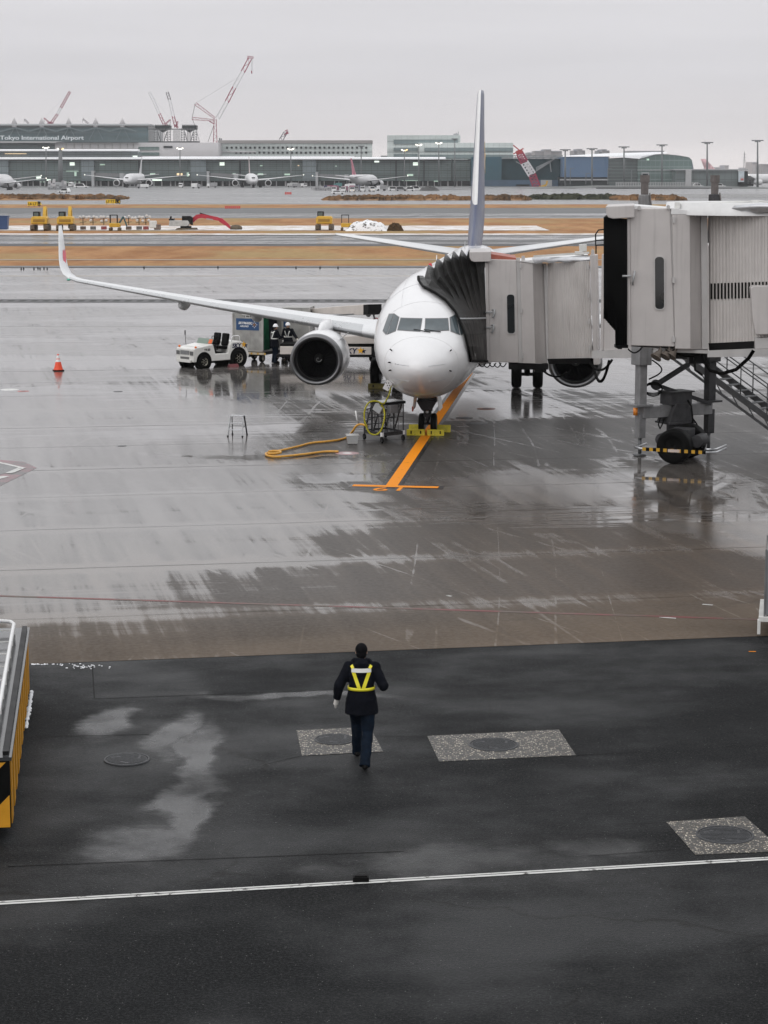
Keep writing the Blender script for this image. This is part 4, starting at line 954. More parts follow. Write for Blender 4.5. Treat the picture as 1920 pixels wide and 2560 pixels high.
m.loft([[PC + BX * (a * s_) + BY * (b * .35) + Vector((0, 0, z)) for a, b in ((-1, -1), (1, -1), (1, 1), (-1, 1))] for z, s_ in ((1.58, .24), (1.0, .46))], smooth=False); m.box(PC + Vector((0, 0, .97)), (1.0, .8, .06), brz); m.cyl(PC + Vector((0, 0, .95)), PC + Vector((0, 0, .62)), .28, 20); piv = m.build('pivot_yoke', COLD, ba, .01)
W1 = Vector((G(1686, 1158).x, G(1686, 1158).y, .52)); AX = Vector((.42, .9, 0)).normalized(); W2 = W1 + AX * 1.45
for c in (W1, W2):
    m = MB(); mr = MB()
    m.lathe([(.3, -.2), (.42, -.24), (.5, -.22), (.52, -.15), (.52, .15), (.5, .22), (.42, .24), (.3, .2)], c, AX, 40); wt = m.build('drive_wheel', BLACK, ba)
    mr.lathe([(.001, -.1), (.1, -.17), (.2, -.12), (.3, -.2)], c, AX, 28); mr.lathe([(.001, .1), (.2, .12), (.3, .2)], c, AX, 28); mr.build('hub', mat('hub_black', (.006, .006, .006), .55), wt)
m = MB(); m.cyl(W1 + AX * .2, W2 - AX * .2, .2, 16); m.box((W1 + W2) / 2 + Vector((0, 0, .2)), (.6, .7, .5), math.atan2(AX.y, AX.x) - math.pi / 2)
side = Vector((AX.y, -AX.x, 0))
for k in (-1, 1):
    c = (W1 + W2) / 2 + side * (.55 * k) + Vector((0, 0, .12)); m.cyl(c - AX * .35, c + AX * .35, .19, 16)
m.build('drive_motor', COLD, ba, .01)
# striped bumper rail round the wheels
def rail(zc):
    q = []
    for (a, b) in ((1.35, .8), (1.35, -.28), (1.1, -.45), (-.85, -.45), (-1.15, -.25), (-1.15, .8)): q.append(W1 + side * (a * -1 if False else a) + AX * (b) + Vector((0, 0, zc - .52)))
    return q
m = MB(); rl = rail(.44); m.tube(rl, .035, 8); m.tube([p + Vector((0, 0, .09)) for p in (rl[0], rl[1], rl[2])], .03, 8); gr = m.build('guard_rail', ALU, ba)
ma = MB(); mb_ = MB(); A0, A1 = rl[2], rl[3]
for k in range(18):
    u0, u1 = k / 18, (k + 1) / 18; (ma if k % 2 else mb_).bar(A0.lerp(A1, u0) - AX * .04, A0.lerp(A1, u1) - AX * .04, .02, .1)
ma.build('yellow_band', YELL, gr); mb_.build('black_band', BLACK, gr)
m = MB(); m.box(A0.lerp(A1, .5) - AX * .056 + Vector((0, 0, 0)), (.36, .012, .085), math.atan2(side.y, side.x)); m.build('red_lettered_plate', mat('plate', (.6, .5, .46), .5), gr)
# scissor cable carrier and hydraulic hoses
m = MB(); pa = P(1722, 910, 66.6); pb = P(1640, 962, 65.2); pc_ = CR + Vector((0, -.25, 1.5))
m.bar(pa, pb, .1, .14); m.bar(pb, pc_, .1, .12); m.lathe([(.001, -.1), (.16, -.1), (.16, .1), (.001, .1)], pb, (0, 1, 0), 16); m.build('cable_carrier', COLD, ba)
for k in range(3):
    m = MB(); m.tube([pb + Vector((-.1 + .28 * math.cos(a), -.1 - .03 * k, -.12 + .2 * math.sin(a) * (.7 + .2 * k))) for a in [R(i * 30) for i in range(12)]], .018, 5, close=True); m.build('cable', BLACK, ba)
for pts, r_ in (([P(1650, 1045, 64.9), P(1646, 1062, 64.6), P(1650, 1072, 64.6), P(1656, 1060, 64.7), P(1660, 1048, 64.9)], .022), ([P(1719, 1000, 64.8), P(1728, 1015, 64.7), P(1732, 1050, 64.5), P(1728, 1080, 64.4)], .03), ([P(1732, 1046, 64.6), P(1742, 1060, 64.6), P(1744, 1085, 64.7)], .025)):
    m = MB(); m.tube(pts, r_, 6); m.build('hose', BLACK, ba)
cable1(ba, P(1630, 900, 65.2), P(1622, 948, 65.1), .02, .025, 12, (.35, 0, 0))
# service stair
Stp = Vector((P(1690, 893, 69.1).x, 69.1, 2.92)); SDn = Vector((.74, -.672, 0)).normalized(); SLt = Vector((.672, .74, 0)).normalized(); RISE = .545; SLEN = 4.6
def stp(s, l, dz=0): return Stp + SDn * s + SLt * l + Vector((0, 0, -RISE * s + dz))
m = MB()
for l in (0, .72):
    m.bar(stp(-.2, l, -.05), stp(SLEN, l, -.05), .05, .2); m.bar(stp(-.2, l, -.38), stp(SLEN, l, -.38), .04, .08)
stair = m.build('service_stair', GALV, ba)
nt_ = 15
for k in range(nt_ + 1):
    m = MB(); c = stp(.1 + k * SLEN / nt_, .36, 0); m.box(c, (.24, .70, .035), math.atan2(SDn.y, SDn.x)); m.build('tread', GALV, stair)
m = MB()
for k in range(7): s0 = .3 + k * SLEN / 7.5; m.bar(stp(s0, 0, -.1), stp(s0 + .3, 0, -.38), .03); m.bar(stp(s0, .72, -.1), stp(s0 + .3, .72, -.38), .03)
m.build('brace', GALV, stair)
for l, off_ in ((0, 0.0), (.72, 0.0)):
    m = MB()
    for h_ in (.55, 1.0): m.tube([stp(.2, l, h_), stp(SLEN, l, h_)], .022, 6)
    for k in range(5): s0 = .5 + k * 1.0; m.tube([stp(s0, l, 0), stp(s0, l, 1.0)], .02, 6)
    m.build('handrail', GALV, stair)
# ---- near, retracted bridge
YB = 52.0; LEAN[0] = .118
bb = thing('jet_bridge', 'nearer retracted beige jet bridge at the right edge with closed black curtain', 'jet bridge', (8.5, 52, 0), 0, 'jet bridges', world=True)
m = MB(); wall(m, [(1574, 521, YB), (1675, 521, YB), (1687, 867, YB), (1576, 864, YB)], 2.8); m.build('cab', BR, bb, .02)
m = MB(); wall(m, [(1675, 524, YB + .03), (1680, 530, YB + .03), (1689, 869, YB + .03), (1685, 867, YB + .03)], 2.6); m.build('wall_seam', BRD, bb)
m = MB(); wall(m, [(1680, 535, YB - .02), (1725, 535, YB - .02), (1727, 873, YB - .02), (1688, 872, YB - .02)], 2.8); m.build('side_panel', BR, bb, .015)
m = MB(); m.prism([P(1725, 535, YB - .02), P(1752, 537, YB + .36), P(1755, 873, YB + .36), P(1727, 873, YB - .02)], (0, 2.3, 0)); m.build('corner_panel', BR, bb)
m = MB(); wall(m, [(1752, 537, YB + .30), (1769, 537, YB + .30), (1771, 873, YB + .30), (1755, 873, YB + .30)], .35); m.build('edge_trim', BRD, bb, .01)
m = MB(); wall(m, [(1567, 545, YB - .05), (1574, 545, YB - .05), (1577, 866, YB - .05), (1569, 866, YB - .05)], 2.95); m.build('door_frame', BR, bb, .01)
m = MB(); corr(m, (1771, 1773), (2010, 2010), 538, 522, 858, 846, YB + .45, YB - 1.2, 29, .55, .03); m.build('corrugated_curtain', BR2, bb)
m = MB(); corr(m, (1771, 1773), (2010, 2010), 858, 846, 876, 866, YB + .47, YB - 1.18, 14, .55, 0, 1); m.build('curtain_base', DARK, bb)
for i in range(17):
    u = (i + .5) * 8.6 / 239 + .012; Y = YB + .45 - 1.65 * u - .55 * 4 * u * (1 - u); px = 1771 + 239 * u
    m = MB(); m.bar(P(px, 709 - 8 * u, Y - .02), P(px, 748 - 8 * u, Y - .02), .035, .05, (0, 1, 0)); m.build('vent_slot', BLACK, bb)
m = MB(); wall(m, [(1514, 516, YB - .2), (1586, 513, YB - .2), (1586, 544, YB - .2), (1532, 547, YB - .2), (1521, 544, YB - .2), (1516, 537, YB - .2)], 3.2); m.build('hood', BR, bb, .02)
m = MB(); wall(m, [(1586, 514, YB + .1), (1677, 521, YB + .1), (1675, 524, YB + .1), (1586, 528, YB + .1)], 2.6); m.build('roof', ROOFW, bb)
for (x, y) in ((1598, 521), (1671, 519)):
    m = MB(); m.prism([P(x - 4, y + 4, YB - .06), P(x + 4, y + 4, YB - .06), P(x + 4, y - 4, YB - .06), P(x, y - 7, YB - .06), P(x - 4, y - 4, YB - .06)], (0, .06, 0)); m.build('lifting_lug', BRD, bb)
m = MB(); wall(m, [(1677, 536, YB - .03), (1678, 520, YB - .03), (1692, 521, YB - .03), (1740, 530, YB - .03), (1740, 536, YB - .03)], 2.2); m.build('roof_wedge', ROOFW, bb, .01)
m = MB(); vs = []; N_ = 26
for i in range(N_ + 1):
    u = i / N_; px = 1738 + (2012 - 1738) * u; Y = YB + .30 - 1.6 * u - .5 * 4 * u * (1 - u)
    yt = 521 - 14 * min(1, u * 1.8) ** .8
    vs += [P(px, yt, Y + .35), P(px, yt + 3, Y - .16), P(px, yt + 9 + 2 * u, Y - .2), P(px, yt + 14 + 4 * u + 1.5 * math.sin(i * 1.9), Y - .14), P(px, yt + 20 + 6 * u + 2.5 * math.sin(i * 1.3 + 1), Y - .06)]
m.add(vs, [(5 * i + k, 5 * i + 5 + k, 5 * i + 6 + k, 5 * i + 1 + k) for i in range(N_) for k in range(4)], True); m.build('roof_flashing', FLASH, bb)
m = MB(); m.lathe([(.001, .0), (2.3, 0), (2.35, -.3)], P(1900, 505, YB + 1.2), n=40); m.build('rotunda_roof', ROOFW, bb)
m = MB(); m.tube([P(1688, 515, YB + .2), P(1700, 510, YB + .3), P(1900, 503, YB + .1), P(1925, 505, YB)], .025, 6); m.box(P(1693, 513, YB + .2), (.12, .1, .14)); m.box(P(1888, 504, YB + .1), (.18, .1, .08)); m.build('roof_pipe', WHITE2, bb)
long_window(bb, 1635, 1662, 640, 775, YB, .8)
m = MB(); m.tube([P(1556, 690, YB - .1), P(1578, 690, YB - .1)], .028, 6); m.tube([P(1587, 678, YB - .04), P(1585, 690, YB - .12), P(1581, 712, YB - .04)], .025, 6); m.build('handle', LGREY, bb)
for y in (550, 700, 848):
    m = MB(); m.box(P(1684, y, YB - .04), (.06, .06, .14)); m.build('hinge', BRD, bb)
# closed curtain: vertical folds, wraps the open end of the cab
vs = []; NF = 22
out = [(1512, 543, 800), (1540, 545, 863), (1568, 547, 864)]
def cz(u):
    px = 1512 + 56 * u; yt = 543 + 4 * u
    yb = 797 + (826 - 797) * min(1, u / .45) if u < .46 else 863
    return px, yt, yb
for i in range(NF + 1):
    u = i / NF; px, yt, yb = cz(u); dy = (.07 if i % 2 else -.05); wv_ = .5 * math.sin(u * 9)
    for t in (0, .35, .7, 1): vs.append(P(px + wv_ * math.sin(t * 3), yt + (yb - yt) * t, YB - .06 + dy * (.6 + .6 * t)))
k = 4
fs = [(i * k + j, i * k + j + 1, (i + 1) * k + j + 1, (i + 1) * k + j) for i in range(NF) for j in range(k - 1)]
m = MB(); m.add(vs, fs, True)
# far side of the folded curtain goes back along the cab opening
vs2 = []; nb_ = 14
for i in range(nb_ + 1):
    u = i / nb_; px, yt, yb = cz(0); dx = (.05 if i % 2 else -.03)
    for t in (0, 1): q = P(px, yt + (yb - yt) * t, YB - .1); q.y += 2.8 * u; q.x += dx + 2.8 * u * .125; vs2.append(q)
m.add(vs2, [(2 * i, 2 * i + 1, 2 * i + 3, 2 * i + 2) for i in range(nb_)], True)
cu = m.build('curtain', FAB2, bb); q = cu.modifiers.new('solid', 'SOLIDIFY'); q.thickness = .02
m = MB(); m.box(P(1553, 865, YB + .1), (.3, .4, .07)); m.box(P(1549, 869, YB + .1), (.1, .2, .06)); m.build('bottom_hem', BLACK, cu)
# cab floor edge, floodlights, boxes at the frame edge
m = MB(); wall(m, [(1578, 866, YB + .2), (1770, 876, YB + .2), (1770, 884, YB + .2), (1660, 880, YB + .2), (1640, 871, YB + .2)], 2.2); m.build('cab_underframe', BRD, bb)
for k, (x, y) in enumerate(((1646, 882), (1668, 880), (1683, 879))):
    m = MB(); c = P(x, y, YB - .05); m.lathe([(.05, .0), (.06, .06), (.13, .22), (.15, .24), (.145, .25), (.001, .2)], c + Vector((.08, .15, .06)), Vector((-.55, -.35, -.75)), 20); m.bar(c + Vector((.06, .1, .02)), c + Vector((.06, .1, .14)), .04); m.build('floodlight', mat('lamp_brown', (.12, .10, .085), .5), bb)
cable1(bb, P(1570, 872, YB), P(1606, 867, YB), .12, .02); cable1(bb, P(1664, 872, YB), P(1686, 872, YB), .08, .02); cable1(bb, P(1688, 880, YB + .3), P(1750, 884, YB + .4), .06, .05)
for pts, r_ in (([P(1760, 880, YB + .3), P(1762, 905, YB + .3), P(1775, 926, YB + .3), P(1805, 934, YB + .3), P(1840, 924, YB + .2), P(1872, 895, YB + .2), P(1884, 876, YB + .2)], .045), ([P(1735, 890, YB + .4), P(1738, 925, YB + .4), P(1756, 938, YB + .4)], .03)):
    m = MB(); m.tube(pts, r_, 8); m.build('cable', BLACK, bb)
m = MB(); m.box(P(1690, 884, YB + .6), (.5, .5, .22)); m.box(P(1742, 892, YB + .8), (.45, .5, .3)); m.box(P(1720, 886, YB + .6), (.8, .3, .12)); m.build('cab_machinery', DARK, bb)
m = MB(); wall(m, [(1876, 720, YB - 1.4), (1884, 715, YB - 1.4), (1990, 712, YB - 1.4), (1990, 835, YB - 1.4), (1890, 837, YB - 1.4), (1882, 800, YB - 1.4)], 1.4); m.build('control_cabin', BR, bb, .02)
m = MB(); wall(m, [(1888, 846, YB - 1.3), (1990, 840, YB - 1.3), (1990, 868, YB - 1.3), (1888, 873, YB - 1.3)], 1.0); m.build('cabin_support', BRD, bb, .01)
TB0 = Vector((10.3, 51.6, 0)); TBD = Vector((.80, -.6, 0)); TBS = Vector((.6, .8, 0))
def tb(s, side, z): return TB0 + TBD * s + TBS * side + Vector((0, 0, z + .03 * s))
m = MB(); m.loft([[tb(s, a, z) for a, z in ((-1.3, 4.4), (1.3, 4.4), (1.3, 7.6), (-1.3, 7.6))] for s in (.4, 22)], smooth=False); m.build('tunnel', BR, bb)
for l in (-1.6, 1.6):
    m = MB(); c = TB0 + TBD * 6 + TBS * l; m.box(c + Vector((0, 0, 4.4)), (.36, .36, 8.8), -.64); m.build('lift_column', COLM, bb, .02)
m = MB(); m.bar(TB0 + TBD * 6 + TBS * -1.6 + Vector((0, 0, 1.3)), TB0 + TBD * 6 + TBS * 1.6 + Vector((0, 0, 1.3)), .35); m.build('cross_beam', COLM, bb)
for l in (-.6, .6):
    m = MB(); m.lathe([(.001, -.2), (.5, -.22), (.52, -.15), (.52, .15), (.5, .22), (.001, .2)], TB0 + TBD * 6 + TBS * l + Vector((0, 0, .52)), TBS, 30); m.build('drive_wheel', BLACK, bb)
m = MB(); m.lathe([(.55, 0), (.55, 8.6)], TB0 + TBD * 22.5, n=20); m.lathe([(1.9, 5), (1.9, 8.6)], TB0 + TBD * 22.5, n=24, cap=True); m.build('rotunda', BR, bb)
# ------------------------------------------------------------------ people
SKIN = mat('skin', (.42, .26, .19), .5, var=.06)
GLOVE = mat('white_glove', (.62, .60, .57), .8, var=.06)
TROU = mat('dark_blue_trousers', (.006, .011, .020), .8, var=.4, scale=9, bump=.4, bscale=26)
SHOE = mat('black_shoe', (.008, .008, .008), .5)
STRAP = mat('yellow_reflective_strap', (.80, .72, .03), .4, var=.08)
SILV = mat('silver_reflective_strap', (.62, .62, .6), .4, var=.08)
CAP = mat('black_cap', (.005, .005, .006), .8)
HELM = mat('white_helmet', (.78, .78, .8), .3)
def limb(m, pts, rad, n=12):
    m.tube(pts, rad, n)
    for p, r in zip(pts, rad): m.sph(p, r * .99, 12, 8)
def hand(m, w_, d, side, up, sc=1.0, curl=.5):
    """palm and five separate fingers; d = direction of the forearm, side = towards the thumb"""
    d = d.normalized(); side = (side - d * side.dot(d)).normalized(); nrm = d.cross(side)
    m.tube([w_ - d * .02, w_ + d * .03, w_ + d * .085], [.026, .034, .038], 10, ell=(1, .55) if False else None)
    for i, (o, ln) in enumerate(((.030, .070), (.011, .078), (-.009, .072), (-.027, .057))):
        b = w_ + d * .085 + side * o; k1 = b + d * ln * .5 + nrm * ln * .12 * curl; k2 = k1 + d * ln * .35 + nrm * ln * .35 * curl; m.tube([b - d * .02, b, k1, k2], [.0105, .0105, .0095, .008], 7)
    b = w_ + d * .03 + side * .034; m.tube([b - side * .012, b + d * .03 + side * .022 + nrm * .01, b + d * .062 + side * .026 + nrm * .018], [.012, .0115, .0095], 7)
FOLD = bpy.data.textures.new('cloth_folds', 'CLOUDS'); FOLD.noise_scale = .11; FOLD.noise_depth = 2
def folds(o, k):
    q = o.modifiers.new('folds', 'DISPLACE'); q.texture = FOLD; q.strength = k; q.mid_level = .5; q.texture_coords = 'LOCAL'
def person(label, loc, rz, J, vest, hat, group=None, voxel=.011):
    t = thing('person', label, 'person', loc, rz, group)
    V = {k: Vector(v) for k, v in J.items()}
    hd = V['head']; face = V.get('face', Vector((0, 1, 0))).normalized(); fs_ = face.cross(Vector((0, 0, 1))).normalized()
    b = MB()
    # torso
    def ring(c, rx, ry, n=20): return [Vector((c.x + rx * math.cos(2 * math.pi * j / n), c.y + ry * math.sin(2 * math.pi * j / n), c.z)) for j in range(n)]
    pe, wa, ch, ne = V['pelvis'], V['waist'], V['chest'], V['neck']
    b.loft([ring(pe - Vector((0, 0, .1)), .13, .1), ring(pe, .165, .115), ring(wa, .145, .105), ring(ch, .175, .12), ring(ch + Vector((0, 0, .1)), .16, .1), ring(ne - Vector((0, 0, .02)), .065, .065)])
    b.tube([ne - Vector((0, 0, .05)), ne + Vector((0, 0, .03)), hd - Vector((0, 0, .06))], [.062, .056, .055], 14)
    # head with jaw, nose, ears, brow
    b.sph(hd, (.076, .095, .112), 20, 14); b.sph(hd - Vector((0, 0, .055)) + face * .03, (.058, .062, .062), 16, 10)
    b.sph(hd + face * .098 - Vector((0, 0, .022)), (.014, .018, .024), 8, 6); b.sph(hd + face * .085 - Vector((0, 0, .066)), (.026, .012, .010), 8, 6); b.sph(hd + face * .082 + Vector((0, 0, .016)), (.05, .018, .012), 8, 6)
    for sg in (-1, 1): b.sph(hd + fs_ * (.078 * sg) - Vector((0, 0, .01)), (.012, .02, .033), 8, 6)
    for sd in 'lr':
        limb(b, [V['sh' + sd], V['el' + sd], V['wr' + sd]], [.052, .042, .028])
        limb(b, [V['hip' + sd], V['kn' + sd], V['an' + sd]], [.072, .052, .040])
        b.tube([V['an' + sd] - Vector((0, .05, .03)), V['an' + sd] + (V['to' + sd] - V['an' + sd]) * .5 - Vector((0, 0, .01)), V['to' + sd]], [.042, .042, .03], 10)
    body = b.build('body', SKIN, t, remesh=voxel * .8)
    for sd in 'lr':
        m = MB(); d = V['wr' + sd] - V['el' + sd]; hand(m, V['wr' + sd], d, Vector((.25 if sd == 'l' else -.25, 1, 0)), None); m.build('hand', GLOVE if V.get('glove') or True else SKIN, t, remesh=.005)
    # clothes
    m = MB()
    for sd in 'lr':
        h, k, a = V['hip' + sd], V['kn' + sd], V['an' + sd]
        pts = [h + Vector((0, 0, .05)), h.lerp(k, .35), k + Vector((0, .01, .05)), k, k.lerp(a, .4), k.lerp(a, .8), a + (a - k).normalized() * .06]
        m.tube(pts, [.125, .115, .088, .084, .082, .078, .084], 16); m.sph(k, .086, 12, 8)
    m.loft([ring(pe - Vector((0, 0, .1)), .16, .13), ring(pe, .185, .14), ring(pe + Vector((0, 0, .12)), .17, .13)])
    tr_ = m.build('trousers', TROU, t, remesh=voxel, smooth_it=2); folds(tr_, .026)
    m = MB()
    JR = [(pe - Vector((0, 0, .22)), .25, .19), (pe, .228, .17), (wa - Vector((0, 0, .03)), .188, .148), (wa + Vector((0, 0, .06)), .188, .15), (ch - Vector((0, 0, .06)), .208, .16), (ch + Vector((0, 0, .05)), .21, .155), (ch + Vector((0, 0, .12)), .18, .125), (ne + Vector((0, -.01, 0)), .088, .088)]
    m.loft([ring(*q) for q in JR])
    for sd in 'lr':
        s_, e, w_ = V['sh' + sd], V['el' + sd], V['wr' + sd]; dn = (w_ - e).normalized()
        m.tube([s_.lerp(ch + Vector((0, 0, .06)), .5), s_, s_.lerp(e, .45), e, e.lerp(w_, .5), w_ - dn * .02], [.085, .092, .083, .076, .068, .058], 14)
        m.sph(s_, .093, 12, 8); m.sph(e, .077, 12, 8)
    if hat == 'cap': m.tube([ne + Vector((.11 * math.cos(a), .02 + .10 * math.sin(a), -.01 + (.03 if math.sin(a) < 0 else .0))) for a in [R(i * 30) for i in range(12)]], .042, 8, close=True); m.sph(ne + Vector((0, -.11, -.045)), (.115, .06, .085), 12, 8)
    else: m.tube([ne + Vector((0, 0, -.02)), ne + Vector((0, 0, .045))], [.085, .078], 14)
    jk = m.build('jacket', NAVY, t, remesh=voxel, smooth_it=3); folds(jk, .028)
    # reflective harness following the jacket
    def surf(x, z, back, o):
        q = None
        for i in range(len(JR) - 1):
            if JR[i][0].z <= z <= JR[i + 1][0].z:
                f = (z - JR[i][0].z) / (JR[i + 1][0].z - JR[i][0].z); c = JR[i][0].lerp(JR[i + 1][0], f); rx = JR[i][1] * (1 - f) + JR[i + 1][1] * f; ry = JR[i][2] * (1 - f) + JR[i + 1][2] * f
                return Vector((x, c.y + (-1 if back else 1) * (ry * math.sqrt(max(.02, 1 - ((x - c.x) / rx) ** 2)) + o), z))
        return Vector((x, JR[-1][0].y - .1, z))
    def ribbon(pts, hw, mt, back=True, o=.010, nm='strap'):
        m = MB(); vs = []
        K = 12
        for i in range(K + 1):
            u = i / K * (len(pts) - 1); k = min(int(u), len(pts) - 2); f = u - k
            x = pts[k][0] * (1 - f) + pts[k + 1][0] * f; z = pts[k][1] * (1 - f) + pts[k + 1][1] * f
            dx = pts[k + 1][0] - pts[k][0]; dz = pts[k + 1][1] - pts[k][1]; l = math.hypot(dx, dz); sx_, sz_ = -dz / l * hw, dx / l * hw
            for oo in (o, o + .006):
                vs.append(surf(x - sx_, z - sz_, back, oo)); vs.append(surf(x + sx_, z + sz_, back, oo))
        fs = []
        for i in range(K):
            a = 4 * i; c = a + 4; fs += [(a + 2, a + 3, c + 3, c + 2), (a, c, c + 1, a + 1), (a, a + 2, c + 2, c), (a + 1, c + 1, c + 3, a + 3)]
        m.add(vs, fs); return m.build(nm, mt, jk)
    if vest:
        vm, cx = vest, pe.x
        wz = wa.z + .0
        m = MB(); c0 = wa + Vector((0, 0, .0)); m.loft([[Vector((c0.x + (.192 + oo) * math.cos(2 * math.pi * j / 36), c0.y + (.152 + oo) * math.sin(2 * math.pi * j / 36), wz + zz)) for j in range(36)] for zz, oo in ((-.022, 0), (-.022, .011), (.022, .011), (.022, 0))], cap=False); m.build('belt', vm, jk)
        for sg in (-1, 1):
            ribbon([(cx + sg * .03, wz + .02), (cx + sg * .115, ch.z + .035)], .026, vm)
            ribbon([(cx + sg * .03, wz + .02), (cx + sg * .115, ch.z + .06)], .024, vm, False)
            ribbon([(cx + sg * .12, ch.z + .09), (cx + sg * .145, ch.z + .125)], .022, vm, True, .02)
        ribbon([(cx - .145, ch.z + .062), (cx + .145, ch.z + .062)], .028, SILV, True, .016, 'back_panel')
    # shoes
    for sd in 'lr':
        m = MB(); a, o_ = V['an' + sd], V['to' + sd]; d = (o_ - a); m.tube([a - Vector((0, .055, .045)), a - Vector((0, 0, .035)), a + d * .5 - Vector((0, 0, .02)), o_], [.045, .052, .048, .036], 12); m.sph(a - Vector((0, .05, .05)), .045); m.build('shoe', SHOE, t, remesh=.01)
    m = MB()
    if hat == 'cap':
        m.sph(hd + Vector((0, -.003, .028)), (.09, .108, .10), 20, 12); m.sph(hd + Vector((0, -.04, -.03)), (.08, .07, .075), 14, 10)
        m.prism([hd + face * .09 + fs_ * -.065 + Vector((0, 0, .05)), hd + face * .165 + fs_ * -.045 + Vector((0, 0, .03)), hd + face * .165 + fs_ * .045 + Vector((0, 0, .03)), hd + face * .09 + fs_ * .065 + Vector((0, 0, .05))], (0, 0, .012)); m.build('cap', CAP, t)
    else:
        vs = [(.001, .155), (.05, .148), (.09, .115), (.112, .06), (.115, .028)]; m.lathe(vs, hd, n=24); m.lathe([(.115, .028), (.132, .022), (.132, .016), (.105, .02)], hd, n=24)
        m.prism([hd + face * .10 + fs_ * -.07 + Vector((0, 0, .024)), hd + face * .165 + fs_ * -.04 + Vector((0, 0, .012)), hd + face * .165 + fs_ * .04 + Vector((0, 0, .012)), hd + face * .10 + fs_ * .07 + Vector((0, 0, .024))], (0, 0, .01)); m.build('helmet', HELM, t)
        m = MB(); m.sph(hd + Vector((0, -.01, -.005)) - face * .03, (.083, .083, .085), 14, 10); m.build('hair', CAP, t)
    return t
c = G(905, 1925)
W_ = dict(pelvis=(-.01, .30, 1.0), waist=(-.01, .31, 1.16), chest=(-.01, .34, 1.38), neck=(-.01, .35, 1.545), head=(-.01, .37, 1.685),
          shl=(-.195, .335, 1.455), ell=(-.335, .265, 1.20), wrl=(-.375, .36, .965), shr=(.185, .335, 1.455), elr=(.315, .22, 1.205), wrr=(.235, .47, 1.27),
          hipl=(-.095, .31, .95), knl=(-.085, .55, .53), anl=(-.075, .72, .11), tol=(-.08, .92, .045), hipr=(.085, .31, .95), knr=(.08, .22, .50), anr=(.045, -.01, .115), tor=(.05, .17, .035))
person('person in black cap and dark jacket with yellow reflective straps walking away from the viewer', (c.x, c.y, 0), 0, W_, STRAP, 'cap', voxel=.012)
STD = dict(pelvis=(0, 0, .97), waist=(0, .0, 1.13), chest=(0, .02, 1.35), neck=(0, .02, 1.51), head=(0, .05, 1.65),
           hipl=(-.095, 0, .92), knl=(-.1, .03, .5), anl=(-.12, -.01, .1), tol=(-.14, .19, .035), hipr=(.095, 0, .92), knr=(.1, .03, .5), anr=(.11, -.02, .1), tor=(.13, .18, .035))
J1 = dict(STD, shl=(-.18, .02, 1.43), ell=(-.24, .12, 1.18), wrl=(-.15, .36, 1.14), shr=(.18, .02, 1.43), elr=(.25, .14, 1.18), wrr=(.14, .38, 1.2))
c = G(687, 908)
person('person in white helmet and dark uniform standing beside the green curtain of the container', (c.x, c.y, 0), R(-60), J1, SILV, 'helmet', voxel=.014)
J2 = dict(STD, shl=(-.18, .02, 1.43), ell=(-.34, .12, 1.22), wrl=(-.52, .28, 1.06), shr=(.18, .02, 1.43), elr=(.26, .02, 1.16), wrr=(.2, .2, .98))
c = G(721, 903)
person('person in white helmet with silver chest straps reaching towards the engine', (c.x, c.y, 0), R(165), J2, SILV, 'helmet', voxel=.014)
# ------------------------------------------------------------------ baggage tractor
TW = MB
def star(c, r, ax_u, ax_v, ex, m, r2=.40):
    c = Vector(c); pts = []
    for k in range(10):
        a = math.pi / 2 + k * math.pi / 5; rr = r if k % 2 == 0 else r * r2; pts.append(c + Vector(ax_u) * (rr * math.cos(a)) + Vector(ax_v) * (rr * math.sin(a)))
    m.prism(pts, ex)
TWH = mat('tractor_white', (.72, .71, .68), .32, var=.08, scale=2, streak=.08, coat=.3)
fw = G(507, 921); hd_ = Vector((-.74, -.67, 0)).normalized(); lf = Vector((-hd_.y, hd_.x, 0))
root = fw - hd_ * .95 - lf * .56
tr = thing('baggage_tractor', 'white open baggage tractor with black seats and SKY lettering', 'tow tractor', (root.x, root.y, 0), math.atan2(hd_.y, hd_.x))
hw = .66
m = MB()
prof = [(1.52, .30), (1.50, .88), (1.30, .94), (.45, 1.06), (.40, .98), (.30, .62), (-.42, .62), (-.52, .98), (-.62, 1.10), (-1.15, 1.12), (-1.42, .98), (-1.62, .50), (-1.58, .36), (-1.2, .30)]
m.prism([(x, -hw, z) for x, z in prof], (0, 2 * hw, 0)); body = m.build('body', TWH, tr, .035)
m = MB(); m.prism([(1.2, -.45, .955), (.55, -.45, 1.045), (.55, .45, 1.045), (1.2, .45, .955)], (0, 0, .015)); m.build('bonnet_panel', TWH, body, .01)
for sg in (-1, 1):
    for wx, wr in ((.95, .30), (-1.0, .36)):
        m = MB(); m.cyl((wx, sg * (hw + .006), wr + .02), (wx, sg * (hw - .2), wr + .02), wr + .12, 28); m.build('wheel_arch', BLACK, body)
        m = MB(); mr = MB(); c = Vector((wx, sg * (hw - .06), wr)); wheel(m, mr, c, (0, sg, 0), wr, .24); w_ = m.build('tyre', BLACK, tr)
        mr = MB(); mr.lathe([(.001, .05), (wr * .2, .07), (wr * .25, .04), (wr * .52, .05), (wr * .6, .11)], c, (0, sg, 0), 24)
        for k in range(6): a = k * math.pi / 3; mr.sph(c + Vector((math.cos(a) * wr * .4, sg * .065, math.sin(a) * wr * .4)), (.02, .02, .02), 6, 4)
        mr.build('rim', mat('cream_rim', (.55, .52, .44), .45) if 'cream_rim' not in bpy.data.materials else bpy.data.materials['cream_rim'], w_)
m = MB(); m.bx(1.51, 1.525, -.32, .32, .62, .80); m.build('grille', mat('grille_grey', (.13, .13, .13), .5), tr)
m = MB(); m.bx(1.515, 1.53, -.32, .32, .42, .52); m.build('grille', bpy.data.materials['grille_grey'], tr)
